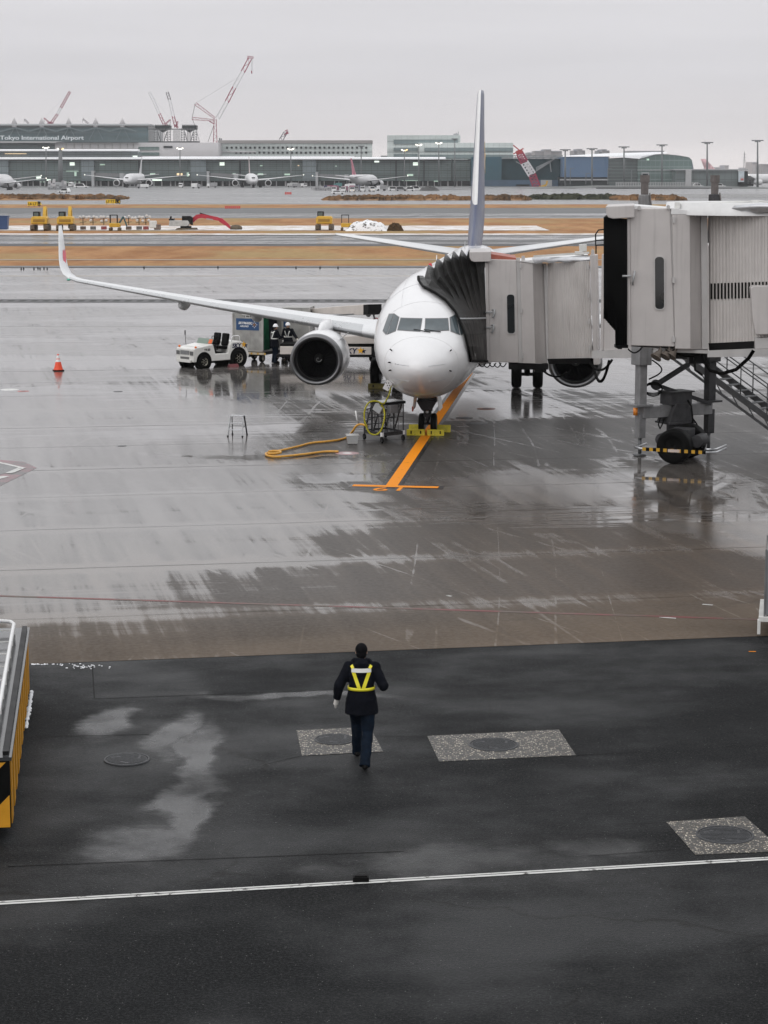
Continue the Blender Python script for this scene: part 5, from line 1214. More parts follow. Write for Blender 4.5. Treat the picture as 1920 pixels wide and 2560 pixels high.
for k in range(5):
    m = MB(); m.bx(1.525, 1.532, -.32, .32, .635 + k * .034, .647 + k * .034); m.build('grille_bar', LGREY, tr)
for sg in (-1, 1):
    m = MB(); m.bx(1.51, 1.53, sg * .50 - .12, sg * .50 + .12, .60, .78); m.build('headlight', mat('headlight_glass', (.12, .12, .12), .1) if 'headlight_glass' not in bpy.data.materials else bpy.data.materials['headlight_glass'], tr, .01)
    m = MB(); m.sph((1.36, sg * .60, .96), (.06, .05, .05)); m.build('indicator', mat('indicator_amber', (.8, .18, .02), .3) if 'indicator_amber' not in bpy.data.materials else bpy.data.materials['indicator_amber'], tr)
m = MB(); m.bar((1.56, -.5, .34), (1.56, .5, .34), .08, .12); m.build('front_bumper', TWH, tr, .01)
m = MB(); m.prism([(.42, -.56, 1.05), (.42, .56, 1.05), (.30, .54, 1.27), (.30, -.54, 1.27)], (.02, 0, .005)); m.build('windscreen', mat('green_tinted_screen', (.18, .24, .20), .1), tr)
m = MB(); m.prism([(.425, .30, 1.07), (.425, .54, 1.07), (.325, .52, 1.25), (.325, .30, 1.25)], (.022, 0, .005)); m.build('orange_sticker', ORANGE, tr)
m = MB(); m.bx(-.4, .3, -.55, .55, .615, .64); m.build('floor_mat', BLACK, tr)
m = MB(); m.bx(.18, .40, -.55, .55, .66, 1.03); m.build('dashboard', DARK, tr, .02)
m = MB(); a0 = Vector((.05, .3, 1.22)); m.tube([a0 + Vector((.09 * math.sin(t), .19 * math.cos(t), .17 * math.sin(t))) for t in [R(k * 24) for k in range(15)]], .016, 6, close=True); m.tube([a0, (.28, .3, .95)], .025, 6); m.bar(a0 + Vector((0, -.18, 0)), a0 + Vector((0, .18, 0)), .02); m.build('steering_wheel', BLACK, tr)
for y in (.30, -.30):
    m = MB(); m.box((-.28, y, .86), (.46, .46, .14), 0, R(-4)); se = m.build('seat', BLACK, tr, .04)
    m = MB(); m.box((-.54, y, 1.20), (.13, .44, .56), 0, R(-10)); m.build('backrest', BLACK, se, .05)
for y in (.60, -.60):
    m = MB(); m.tube([(-.66, y, 1.08), (-.68, y, 1.30), (-.76, y, 1.36), (-1.05, y, 1.36), (-1.12, y, 1.30), (-1.12, y, 1.1)], .022, 6); m.build('grab_rail', WHITE, tr)
m = MB(); m.cyl((.9, -.72, .92), (.9, -.78, 1.5), .012, 6); m.box((.9, -.78, 1.52), (.03, .05, .2)); m.build('mirror', BLACK, tr)
m = MB(); m.bar((-1.6, 0, .42), (-1.85, 0, .40), .12); m.build('tow_hitch', DARK, tr)
LM = Matrix.Translation((0, hw + .006, 0)) @ Matrix.Rotation(math.pi, 4, 'Z')
INK = mat('navy_lettering', (.015, .02, .06), .4); INKB = mat('black_lettering', (.012, .012, .012), .5); GOLD = mat('golden_star', (.80, .42, .02), .35)
def lettering(txt, size, M, mt, parent, name='lettering', bold=.004, shear=0.0, sx_=1.0):
    t_ = text_mb(txt, size, .008, bold, shear); place(t_, M @ Matrix.Diagonal((sx_, 1, 1, 1))); return t_.build(name, mt, parent)
lettering('SKY', .27, Matrix.Translation((-.64, hw + .008, .83)) @ Matrix.Rotation(math.pi, 4, 'Z'), INK, tr, bold=.008, shear=.15, sx_=1.05)
m = MB(); star((-1.30, hw + .004, .96), .16, (-1, 0, 0), (0, 0, 1), (0, .010, 0), m); m.build('star_emblem', GOLD, tr)
m = MB(); star((-1.40, hw + .002, .90), .14, (-1, 0, 0), (0, 0, 1), (0, .008, 0), m); m.build('star_emblem', INK, tr)
lettering('25', .19, Matrix.Translation((.36, hw + .008, .80)) @ Matrix.Rotation(math.pi, 4, 'Z'), INKB, tr)
lettering('TT-53', .13, Matrix.Translation((.93, hw + .008, .78)) @ Matrix.Rotation(math.pi, 4, 'Z'), INKB, tr)
m = MB(); m.bx(-1.1, .9, -.5, .5, .2, .34); m.build('underframe', BLACK, tr)
m = MB(); c = G(591, 918); cl = tr.location; 
t = thing('wheel_chock', 'dark red chock under the rear wheel of the white tractor', 'chock', G(583, 917), .6)
m = MB(); m.prism([(-.25, -.1, 0), (-.25, .1, 0), (-.25, 0, .13)], (.5, 0, 0)); m.build('body', mat('dark_red', (.12, .01, .015), .5), t)
# ------------------------------------------------------------------ containers on dollies
CON = mat('container_aluminium', (.34, .335, .32), .42, metal=.25, var=.25, scale=2.2, streak=.25)
CON2 = mat('container_edge', (.42, .41, .39), .4, metal=.3, var=.15)
GREEN = mat('green_curtain', (.008, .075, .035), .55, var=.4, scale=5, bump=.5, bscale=8)
BLUE = mat('blue_sign', (.015, .06, .16), .4, var=.1)
def container(label, loc, rz, w_, d_, z0, z1, open_side=True):
    t = thing('baggage_container', label, 'container', loc, rz, 'baggage containers beside the wing')
    m = MB(); m.bx(-w_ / 2, w_ / 2, -d_ / 2, -d_ / 2 + .04, z0, z1); fr = m.build('end_wall', CON, t)
    m = MB(); m.bx(-w_ / 2, -w_ / 2 + .04, -d_ / 2 + .04, d_ / 2, z0, z1); m.build('side_wall', CON, t)
    m = MB(); m.bx(-w_ / 2 + .04, w_ / 2, d_ / 2 - .04, d_ / 2, z0, z1); m.build('end_wall', CON, t)
    m = MB(); m.bx(-w_ / 2 - .01, w_ / 2 + .01, -d_ / 2 - .01, d_ / 2 + .01, z1, z1 + .04); m.build('roof', CON, t)
    m = MB(); m.bx(-w_ / 2 - .01, w_ / 2 + .01, -d_ / 2 - .01, d_ / 2 + .01, z0 - .06, z0); m.build('base', CON2, t)
    for x in (-w_ / 2, w_ / 2):
        for y in (-d_ / 2, d_ / 2): m = MB(); m.box((x, y, (z0 + z1) / 2), (.07, .07, z1 - z0)); m.build('corner_post', CON2, t)
    if not open_side:
        m = MB(); m.bx(w_ / 2 - .04, w_ / 2, -d_ / 2 + .04, d_ / 2 - .04, z0, z1); m.build('side_wall', CON, t)
    return t
Z0, Z1 = .56, 2.22
cr = P(657, 880, 97.0); yw = R(28)
c1 = Vector((cr.x, 97.0, 0)) - Matrix.Rotation(-yw, 3, 'Z') @ Vector((.79, -.85, 0))
k1 = container('grey baggage container with blue sign and green curtain pulled open', (c1.x, c1.y, 0), -yw, 1.58, 1.7, Z0, Z1)
m = MB(); m.bx(-.62, .60, -.862, -.853, 1.47, 2.0); sg_ = m.build('blue_sign', BLUE, k1)
lettering('SKYMARK', .155, Matrix.Translation((-.50, -.868, 1.74)), WHITE, sg_, bold=.004, shear=.3, sx_=1.05)
lettering('AIRLINES', .11, Matrix.Translation((-.42, -.868, 1.61)), WHITE, sg_, bold=.002, shear=.3, sx_=1.05)
m = MB()
for a in range(8):
    d = Vector((math.cos(a * math.pi / 4), 0, math.sin(a * math.pi / 4))); m.box(Vector((.36, -.867, 1.73)) + d * (.13 if a % 2 == 0 else .10), (.045, .01, .03), 0, -a * math.pi / 4)
m.build('compass_emblem', WHITE, sg_)
m = MB(); star((.36, -.864, 1.73), .10, (1, 0, 0), (0, 0, 1), (0, -.008, 0), m); m.build('star_emblem', mat('bronze_star', (.25, .11, .04), .5), sg_)
m = MB(); m.bx(-.32, .30, -.858, -.853, 2.05, 2.18); m.build('number_plate', WHITE2, k1)
lettering('DQF 4004 BC', .115, Matrix.Translation((-.31, -.864, 2.07)), INKB, k1, bold=.002, sx_=.83)
m = MB(); vs = []
for i in range(15):
    u = i / 14; y = -.80 + .42 * u; x = .80 + (.035 if i % 2 else -.03)
    vs += [(x, y, Z1 - .02), (x + .03, y + .05 * u, Z0 + .02)]
m.add(vs, [(2 * i, 2 * i + 1, 2 * i + 3, 2 * i + 2) for i in range(14)], True); m.build('curtain', GREEN, k1)
m = MB(); m.bx(-.74, .58, -.78, .78, Z0 + .01, Z1 - .02); m.build('interior_shade_box', NAVY, k1)  # solid dark box added inside, standing in for shade in the deep container
c2 = P(746, 862, 99.6)
k2 = container('grey baggage container behind the engine with white number plate', (c2.x, 99.9, 0), R(-6), 1.25, 1.6, .80, 2.35, False)
m = MB(); m.bx(.1, .36, -.815, -.803, 1.62, 1.8); pl = m.build('number_plate', WHITE2, k2)
lettering('1060', .11, Matrix.Translation((.11, -.82, 1.66)), INKB, pl, bold=.002)
m = MB(); m.bx(-.62, -.42, -.812, -.803, 1.5, 2.3); m.build('blue_panel', BLUE, k2)
def dolly(label, loc, rz, w_, d_, zt):
    t = thing('container_dolly', label, 'dolly', loc, rz, 'dollies carrying containers')
    m = MB(); m.bx(-w_ / 2, w_ / 2, -d_ / 2, d_ / 2, zt - .14, zt); b = m.build('bed', DARK, t)
    m = MB(); m.bx(-w_ / 2 + .25, w_ / 2 + .12, -d_ / 2 - .06, -d_ / 2 - .005, zt - .13, zt - .03); br = m.build('bumper_bar', mat('cream_bar', (.55, .47, .35), .5, var=.3, scale=8), t)
    m = MB()
    for k in (-.15, .0, .2, .42): m.bx(k * w_ + .2, k * w_ + .28, -d_ / 2 - .066, -d_ / 2 - .058, zt - .12, zt - .04)
    m.build('stripe', YELL, br)
    for x in (-w_ * .34, w_ * .36):
        for y in (-d_ * .36, d_ * .36):
            m = MB(); mr = MB(); wheel(m, mr, (x, y, .2), (1, 0, 0), .2, .14); w_2 = m.build('tyre', BLACK, t); mr.build('rim', bpy.data.materials['cream_rim'], w_2)
    m = MB(); m.bar((0, -d_ / 2, zt - .2), (0, d_ / 2, zt - .2), .2, .12); m.bar((-w_ / 2, 0, zt - .2), (-w_ / 2 - .7, 0, zt - .25), .07); m.build('chassis', DARK, t)
dolly('low dolly carrying the container with the blue sign', (c1.x, c1.y, 0), -yw, 1.7, 1.75, .498)
dolly('dolly under the plain grey container behind the two helmeted workers', (c2.x, 99.9, 0), R(-6), 1.9, 1.7, .738)
m = MB(); c = P(720, 867, 98.8); m.box(c, (.42, .06, .2)); m.m = 1; m.box(c + Vector((-.08, -.035, .03)), (.16, .01, .05)); m.box(c + Vector((.12, -.035, -.06)), (.1, .01, .03))
# ------------------------------------------------------------------ belt loader
bl = thing('belt_loader', 'white belt loader behind the wing with SKY lettering and gold star', 'belt loader', (P(850, 911, 96.4).x, 96.4, 0), 0, None, world=True)
PKW = mat('loader_cream', (.62, .57, .53), .42, var=.08, scale=2)
Yb = 96.0
m = MB(); wall(m, [(700, 866, Yb), (929, 868, Yb), (929, 887, Yb), (700, 886, Yb)], 1.7); ch_ = m.build('chassis', PKW, bl, .02)
m = MB(); wall(m, [(690, 887.5, Yb - .03), (954, 888, Yb - .03), (954, 893, Yb - .03), (690, 893, Yb - .03)], 1.7); m.build('side_skirt', DARK, bl)
m = MB(); wall(m, [(700, 860, Yb + .1), (946, 860.5, Yb + .1), (946, 865.5, Yb + .1), (700, 865.5, Yb + .1)], 1.5); m.build('deck_gap', BLACK, bl)
m = MB(); wall(m, [(928.5, 868, Yb - .02), (948, 868, Yb - .02), (948, 887, Yb - .02), (928.5, 887, Yb - .02)], 1.6); m.build('engine_box', DARK, bl)
m = MB(); wall(m, [(760, 848, Yb + .2), (930, 838, Yb + .2), (944, 851, Yb + .2), (944, 859, Yb + .2), (760, 860, Yb + .2)], 1.3); m.build('lower_conveyor', PKW, bl, .01)
m = MB(); a = P(770, 779, 101); b = P(927, 774, 94.5)
def bxs(c, h, w_): return [c + Vector((dx * w_, dx * w_ * .4, dz * h)) for dx, dz in ((-1, -1), (1, -1), (1, 1), (-1, 1))]
m.loft([bxs(a, .10, .3), bxs(P(858, 775, 97.5), .17, .32), bxs(b, .235, .34)], smooth=False); bm_ = m.build('conveyor_boom', PKW, bl, .02)
m = MB(); e = P(937, 773, 94.1); m.loft([bxs(b, .225, .33), bxs(e, .22, .3)], smooth=False); m.build('end_roller', DARK, bm_)
m = MB(); m.bar(P(833, 789, 97), P(920, 783, 94.4), .06); m.bar(P(933, 782, 94.2), P(937, 800, 94.3), .06); m.sph(P(921, 786, 94.3), .12); m.build('support_rod', GREY, bm_)
m = MB(); m.tube([P(931, 800, 94.3), P(940, 795, 94.3), P(950, 797, 94.4)], .03, 6); m.build('red_hose', RED, bl)
for x in (735, 795, 940):
    m = MB(); mr = MB(); c = P(x, 899, Yb + .4); c.z = .33; wheel(m, mr, c, (0, 1, 0), .33, .22); w_ = m.build('tyre', BLACK, bl); mr.build('rim', RIM, w_)
sgx = P(862, 884, Yb)
lettering('SKY', .34, Matrix.Translation((P(857, 883, Yb).x, Yb - .012, P(857, 883.5, Yb).z)), INK, bl, bold=.008, shear=.2, sx_=1.05)
m = MB(); star(P(901.5, 876.5, Yb - .006), .17, (1, 0, 0), (0, 0, 1), (0, -.01, 0), m); m.build('star_emblem', GOLD, bl)
m = MB(); star(P(908.5, 878, Yb - .002), .14, (1, 0, 0), (0, 0, 1), (0, -.008, 0), m); m.build('star_emblem', INK, bl)
# cloth covered stand under the wing, next to the loader
# ------------------------------------------------------------------ maintenance stand, cables, hose, basket, ladder, cone
A3, B3, C3 = G(955, 1108), G(1008, 1102), G(911, 1099)
st_ = thing('maintenance_stand', 'grey wheeled maintenance stand with steps and flat top platform', 'work stand', (A3.x, A3.y, 0), 0, None, world=True)
u3, v3 = B3 - A3, C3 - A3
def q3(a, b, z): return A3 + u3 * a + v3 * b + Vector((0, 0, z))
STL = mat('stand_steel', (.05, .05, .052), .4, metal=.5, var=.25, scale=6)
m = MB()
for a, b in (((0, 0), (1, 0)), ((1, 0), (1, 1)), ((1, 1), (0, 1)), ((0, 1), (0, 0))): m.bar(q3(*a, .28), q3(*b, .28), .05, .12)
m.loft([[q3(a, b, z) for a, b in ((0, 0), (1, 0), (1, 1), (0, 1))] for z in (.27, .29)], smooth=False); m.build('base_frame', STL, st_)
m = MB()
for a, b, z in ((0, 0, 1.22), (1, 0, 1.22), (1, .55, 1.22), (0, .55, 1.22), (0, 1, 1.0), (1, 1, 1.0)): m.bar(q3(a, b, .28), q3(a, b, z), .04)
for a in (0, 1): m.bar(q3(a, .5, .3), q3(a, .1, 1.2), .035); m.bar(q3(a, 1, .95), q3(a, .55, 1.1), .03); m.bar(q3(a, 1, .6), q3(a, .5, .75), .03); m.bar(q3(a, 1, .32), q3(a, .55, 1.2), .03)
for k in range(4): m.bar(q3(.25 + .17 * k, 0, .3), q3(.25 + .17 * k, 0, 1.2), .02); m.bar(q3(0, .2 + .2 * k, .3), q3(0, .2 + .2 * k, 1.0), .022)
m.bar(q3(0, 0, .8), q3(1, 0, .8), .025); m.bar(q3(0, 0, .9), q3(0, 1, .9), .025); m.build('post', STL, st_)
for k in range(3):
    m = MB(); b = .95 - k * .16; z = .5 + k * .24; m.loft([[q3(a, bb_, zz) for a, bb_ in ((.04, b - .1), (.96, b - .1), (.96, b + .06), (.04, b + .06))] for zz in (z, z + .03)], smooth=False); m.build('tread', STL, st_)
m = MB(); m.loft([[q3(a, b, z) for a, b in ((-.03, -.04), (1.08, -.04), (1.08, .6), (-.03, .6))] for z in (1.22, 1.30)], smooth=False); m.m = 1
m.loft([[q3(a, b, z) for a, b in ((0, 0), (1.05, 0), (1.05, .57), (0, .57))] for z in (1.30, 1.315)], smooth=False); m.build('top_platform', [DARK, mat('wet_tray', (.3, .31, .32), .15, var=.5, scale=8)], st_)
m = MB(); m.box(q3(.45, -.05, 1.08), (.4, .15, .26), .9); m.build('control_box', mat('box_grey', (.16, .16, .165), .4), st_, .02); m = MB(); m.box(q3(-.05, .1, 1.12), (.3, .26, .24), -.5, R(30)); m.build('control_panel', LGREY, st_, .02)
for a, b in ((0, 0), (1, 0), (0, 1), (1, 1)):
    m = MB(); mr = MB(); c = q3(a, b, .1); wheel(m, mr, c, (.9, .4, 0), .1, .06); w_ = m.build('castor', BLACK, st_); mr.bar(c, q3(a, b, .28), .05); mr.build('fork', STL, w_)
for a, b in ((0, 0), (1, 0)):
    m = MB(); m.box(q3(a, b, .28), (.08, .08, .13), .9); m.build('white_corner', WHITE, st_)
m = MB(); m.tube([P(889, 1027, 67.6), P(892, 1048, 67.6), P(897, 1058, 67.7)], .022, 6); m.build('hand_lever', WHITE, st_)
def c6p(pts, Y): return [P(*C6(x, y), Y + (dy[0] if dy else 0)) for x, y, *dy in pts]
def smooth_pts(pts, n=8):
    out = []
    for i in range(len(pts) - 1):
        p0, p1, p2, p3 = pts[max(i - 1, 0)], pts[i], pts[i + 1], pts[min(i + 2, len(pts) - 1)]
        for k in range(n):
            t = k / n; out.append(.5 * ((2 * p1) + (p2 - p0) * t + (2 * p0 - 5 * p1 + 4 * p2 - p3) * t * t + (3 * p1 - p0 - 3 * p2 + p3) * t ** 3))
    out.append(pts[-1]); return out
def stripy(name, pts, r, label):
    m = MB(); P_ = smooth_pts(pts, 16)
    for i in range(len(P_) - 1): m.m = i % 2; m.tube([P_[i], P_[i + 1]], r, 7, cap=False)
    return tag(m.build(name, [YBRIGHT, BLACK]), label, 'cable')
stripy('power_cable', c6p([(385, 1290, 1.6), (372, 1370, 1.2), (345, 1430, .5), (318, 1462, 0), (270, 1442, -.1), (212, 1446, -.15), (176, 1490, -.2), (164, 1560, -.25), (178, 1640, -.25), (210, 1700, -.25), (255, 1713, -.25), (292, 1690, -.2), (318, 1630, -.2), (330, 1560, -.15), (322, 1500, 0), (300, 1470, 0)], 67.7), .027, 'yellow and black spiral power cable looped over the stand to the aircraft')
YH = mat('yellow_hose', (.60, .30, .04), .45, var=.2, scale=10)
C5 = lambda x, y: (420 + .3255 * x, 740 + .3255 * y)
hp_ = [(1310, 1206), (1200, 1207), (1050, 1226), (860, 1245), (775, 1240), (752, 1222), (790, 1210), (860, 1198), (1000, 1166), (1100, 1140), (1200, 1130), (1300, 1118), (1372, 1098)]
gp = [Vector((G(*C5(x, y)).x, G(*C5(x, y)).y, .045)) for x, y in hp_]
gp += [P(*C5(1400, 1062), 68.3), P(*C5(1425, 1030), 68.0), P(*C5(1445, 1000), 67.9), P(*C5(1480, 985), 67.8), P(*C5(1530, 998), 67.7)]
m = MB(); m.tube(smooth_pts(gp, 6), .037, 8); tag(m.build('yellow_hose', YH), 'long yellow hose looped on the wet apron from the fuel pit to the stand', 'hose')
gp = [Vector((G(*C5(x, y)).x, G(*C5(x, y)).y, .11)) for x, y in [(768, 1238), (815, 1238), (858, 1232), (862, 1222), (820, 1218), (775, 1222)]]
m = MB(); m.tube(smooth_pts(gp, 6), .04, 8); tag(m.build('yellow_hose', YH), 'short extra turn of yellow hose lying on the far left bend of the long hose', 'hose')
bc = G(881, 1110); bt = thing('basket', 'small white plastic basket with slotted sides beside the maintenance stand', 'basket', (bc.x, bc.y, 0), .1)
m = MB(); WB = mat('basket_white', (.40, .40, .39), .5, var=.1); r0, r1 = [(-.15, -.11), (.15, -.11), (.15, .11), (-.15, .11)], [(-.2, -.15), (.2, -.15), (.2, .15), (-.2, .15)]
def brg(z, f, o=0.0): return [Vector((a[0] * (1 - f) + b[0] * f - math.copysign(o, a[0]), a[1] * (1 - f) + b[1] * f - math.copysign(o, a[1]), z)) for a, b in zip(r0, r1)]
m.loft([brg(.02, 0), brg(.3, 1), brg(.3, 1, .02), brg(.03, 0, .02)], smooth=False); m.build('body', WB, bt)
m = MB(); m.tube([p + Vector((0, 0, 0)) for p in brg(.3, 1)], .016, 6, close=True); m.build('rim', WHITE, bt)
for k in range(4):
    for j in range(2):
        m = MB(); x = -.12 + k * .08; z = .10 + j * .09; y = -.11 - .04 * (z / .3) - .004; m.bx(x - .025, x + .025, y - .004, y, z, z + .04); m.build('slot', LGREY, bt)
# step ladder
lc_ = G(594, 1089); sl_ = thing('step_ladder', 'small aluminium step ladder standing alone on the wet apron', 'step ladder', (lc_.x, lc_.y, 0), R(-12))
m = MB(); m.box((0, 0, .66), (.44, .24, .035)); m.build('top_step', ALU, sl_)
for k, z in ((0, .43), (1, .22)):
    m = MB(); m.box((0, -.10 - .06 * (1 + k), z), (.42 + .03 * k, .13, .03)); m.build('tread', ALU, sl_)
for sx_ in (-1, 1):
    m = MB(); m.bar((sx_ * .21, -.09, .65), (sx_ * .25, -.30, .02), .03, .05); m.build('front_leg', LGREY, sl_); m = MB(); m.bar((sx_ * .21, .09, .65), (sx_ * .25, .26, .02), .03, .045); m.build('rear_leg', DARK, sl_)
    for y in (-.3, .26):
        m = MB(); m.box((sx_ * .25, y, .02), (.045, .06, .04)); m.build('rubber_foot', BLACK, sl_)
m = MB(); m.bar((-.24, .18, .3), (.24, .18, .3), .02); m.bar((-.235, .18, .3), (-.235, -.2, .3), .015); m.bar((.235, .18, .3), (.235, -.2, .3), .015); m.build('brace', GREY, sl_)
# traffic cone
cc = G(146, 927); tcn_ = thing('traffic_cone', 'orange traffic cone with white reflective bands on the wet apron', 'traffic cone', (cc.x, cc.y, 0), .3)
CO = mat('cone_orange', (.85, .075, .02), .45, var=.06)
m = MB(); m.lathe([(.21, .05), (.165, .2), (.115, .4), (.075, .56), (.045, .70), (.035, .735), (.001, .74)], (0, 0, 0), n=28); co_ = m.build('cone', CO, tcn_)
m = MB(); m.lathe([(.121, .40), (.092, .51)], (0, 0, 0), n=28); m.build('white_band', WHITE, co_); m = MB(); m.lathe([(.085, .545), (.052, .685)], (0, 0, 0), n=28); m.build('white_band', WHITE, co_)
m = MB(); m.box((0, 0, .025), (.46, .46, .05)); m.build('base', BLACK, tcn_, .02)
# ------------------------------------------------------------------ striped loader at the left edge
na, fa = G(31, 2098), G(77, 1722); dv = (fa - na).normalized(); LL = (fa - na).length * .97; lv = Vector((-dv.y, dv.x, 0))
ld = thing('cargo_loader', 'long low black and yellow striped cargo loader with white pipe rail at the left edge', 'cargo loader', (na.x, na.y, 0), math.atan2(dv.y, dv.x))
# local: x along its length away from the viewer, y to the left
HT = 1.06
LB = mat('loader_black', (.006, .006, .006), .45, var=.2); LY = mat('loader_yellow', (.58, .27, .015), .45, var=.12, scale=4, streak=.15)
DECK = mat('wet_deck', (.06, .062, .065), .16, var=.4, scale=1.2)
m = MB(); m.bx(0, LL, .01, 2.6, .16, HT); m.build('body', LB, ld)
n_st = 10
for k in range(n_st):
    m = MB(); x0 = .12 + k * (LL - .2) / n_st; m.bx(x0, x0 + (LL - .2) / n_st * .5, -.006, .009, .18, HT - .02); m.build('yellow_stripe', LY, ld)
m = MB(); m.bx(-.02, LL + .02, -.02, 2.62, HT + .003, HT + .05); m.build('deck', DECK, ld)
m = MB(); m.bx(.1, LL - .1, .02, .10, HT + .055, HT + .10); m.build('deck_edge', DARK, ld)
for q_ in ([(.02, .60), (.02, .17), (.45, .17)], [(.06, HT - .02), (.93, .17), (1.43, .17), (.56, HT - .02)], [(1.06, HT - .02), (1.93, .17), (2.43, .17), (1.56, HT - .02)]):
    m = MB(); m.prism([(-.018, y_, z_) for y_, z_ in q_], (.014, 0, 0)); m.build('yellow_chevron', LY, ld)
m = MB(); zr = HT + .22; m.tube([(.3, 2.2, zr), (.3, .36, zr), (.36, .26, zr), (.5, .22, zr), (LL - .5, .22, zr), (LL - .3, .28, zr), (LL - .22, .44, zr), (LL - .22, 2.2, zr)], .032, 8); rl_ = m.build('pipe_rail', WHITE, ld)
m = MB(); m.tube([(.3, 2.2, zr - .13), (.3, .5, zr - .13)], .03, 8); m.tube([(LL - .22, .6, zr - .13), (LL - .22, 2.2, zr - .13)], .028, 8); m.build('lower_rail', WHITE, rl_)
for k in range(9):
    x = .5 + k * (LL - 1.0) / 8
    m = MB(); m.bar((x, .22, HT + .05), (x, .22, zr), .035); m.bar((x, .22, HT + .12), (x, .45, HT + .12), .02); m.build('rail_post', WHITE2, rl_)
m = MB(); m.bx(LL * .25, LL - .6, 1.0, 2.55, HT + .055, HT + .5); m.build('machine_cover', mat('cover_grey', (.30, .31, .32), .25, var=.1), ld, .05)
m = MB(); m.bx(LL - 1.3, LL - .2, 1.15, 2.5, HT + .5, HT + 1.5); m.build('cab', LGREY, ld, .05)
for x in (1.2, 3.0, LL - 1.4):
    m = MB(); mr = MB(); wheel(m, mr, (x, .34, .26), (0, 1, 0), .26, .25); w_ = m.build('tyre', BLACK, ld); mr.build('rim', RIM, w_)
# container trolley at the right edge
rc = G(1906, 1593); rt = thing('baggage_trolley', 'silver container trolley cut off by the right edge with white bracket', 'trolley', (rc.x, rc.y, 0), R(-11))
m = MB(); m.bx(.03, 1.7, .0, 1.6, .42, 1.66); m.build('container_box', mat('trolley_silver', (.22, .23, .24), .4, metal=.3, var=.15), rt, .02)
m = MB(); m.bx(.01, .04, -.02, .03, .40, 1.68); m.bx(.01, .04, 1.57, 1.62, .40, 1.68); m.build('edge_post', GREY, rt)
m = MB(); m.bx(-.08, 1.75, -.05, 1.65, .30, .40); m.bx(-.10, -.04, -.06, .06, .06, .34); m.bx(.18, .24, -.08, -.02, .10, .34); m.build('bracket', WHITE2, rt, .01)
m = MB(); m.bx(.022, .031, .3, .5, .75, 1.1); m.build('dark_patch', DARK, rt)
for x in (.25, 1.45):
    for y in (.2, 1.4):
        m = MB(); mr = MB(); wheel(m, mr, (x, y, .17), (1, 0, 0), .17, .12); w_ = m.build('tyre', BLACK, rt); mr.build('rim', RIM, w_)
# ------------------------------------------------------------------ construction site on the grass
EXY = mat('excavator_yellow', (.58, .34, .02), .45, var=.1)
def excavator(label, px, py, rz=0.0, boom=True, colr=None):
    c = G(px, py); t = thing('excavator', label, 'excavator', (c.x, c.y, 0), rz, 'yellow excavators in the snow')
    m = MB(); m.bx(-1.15, 1.15, -1.5, 1.3, 1.0, 1.15); m.prism([(-1.2, -1.6, 1.1), (1.2, -1.6, 1.1), (1.2, -1.5, 1.95), (.95, -1.4, 2.15), (-.95, -1.4, 2.15), (-1.2, -1.5, 1.95)], (0, 2.2, 0)); m.build('body', EXY, t, .08)
    m = MB(); m.bx(-.85, .85, -1.63, -1.60, 1.35, 1.75); m.build('rear_grille', mat('rear_grille', (.30, .17, .02), .6) if 'rear_grille' not in bpy.data.materials else bpy.data.materials['rear_grille'], t)
    m = MB(); m.bx(-1.15, -.2, .2, 1.6, 1.2, 2.85); cb_ = m.build('cab', DARK, t, .08)
    m = MB(); m.bx(-1.0, -.35, .185, .197, 1.9, 2.7); m.build('window', mat('cab_window', (.10, .13, .13), .08) if 'cab_window' not in bpy.data.materials else bpy.data.materials['cab_window'], cb_)
    for sg in (-1, 1):
        m = MB(); m.prism([(sg * 1.0 - .3, y, z) for y, z in ((-1.9, .3), (-1.6, .05), (1.6, .05), (1.9, .3), (1.8, .75), (1.5, .9), (-1.5, .9), (-1.8, .75))], (.6, 0, 0)); m.build('crawler_track', mat('muddy_track', (.10, .075, .05), .8, var=.4) if 'muddy_track' not in bpy.data.materials else bpy.data.materials['muddy_track'], t)
    if boom:
        m = MB(); m.prism([(.05, .4, 1.5), (.05, 1.6, 2.2), (.05, 2.6, 3.6), (.05, 3.6, 3.3), (.05, 3.5, 3.0), (.05, 2.5, 3.05), (.05, 1.9, 1.7), (.05, 1.2, 1.2)], (.45, 0, 0)); bo = m.build('boom', EXY, t)
        m = MB(); m.prism([(.1, 3.3, 3.5), (.1, 3.7, 3.4), (.1, 4.3, 1.0), (.1, 4.0, 1.0)], (.35, 0, 0)); m.build('stick', EXY, bo)
        m = MB(); m.prism([(-.2, 4.0, 1.1), (-.2, 4.6, .9), (-.2, 4.3, .2), (-.2, 3.6, .4)], (.9, 0, 0)); m.build('bucket', DARK, bo)
    return t
excavator('yellow excavator seen from behind, leftmost on the snowy strip', 102, 577)
excavator('yellow excavator seen from behind, next to the white winglet tip', 166, 577, .02)
excavator('lone yellow excavator seen from behind left of the snow heap', 812, 576, -.05, False)
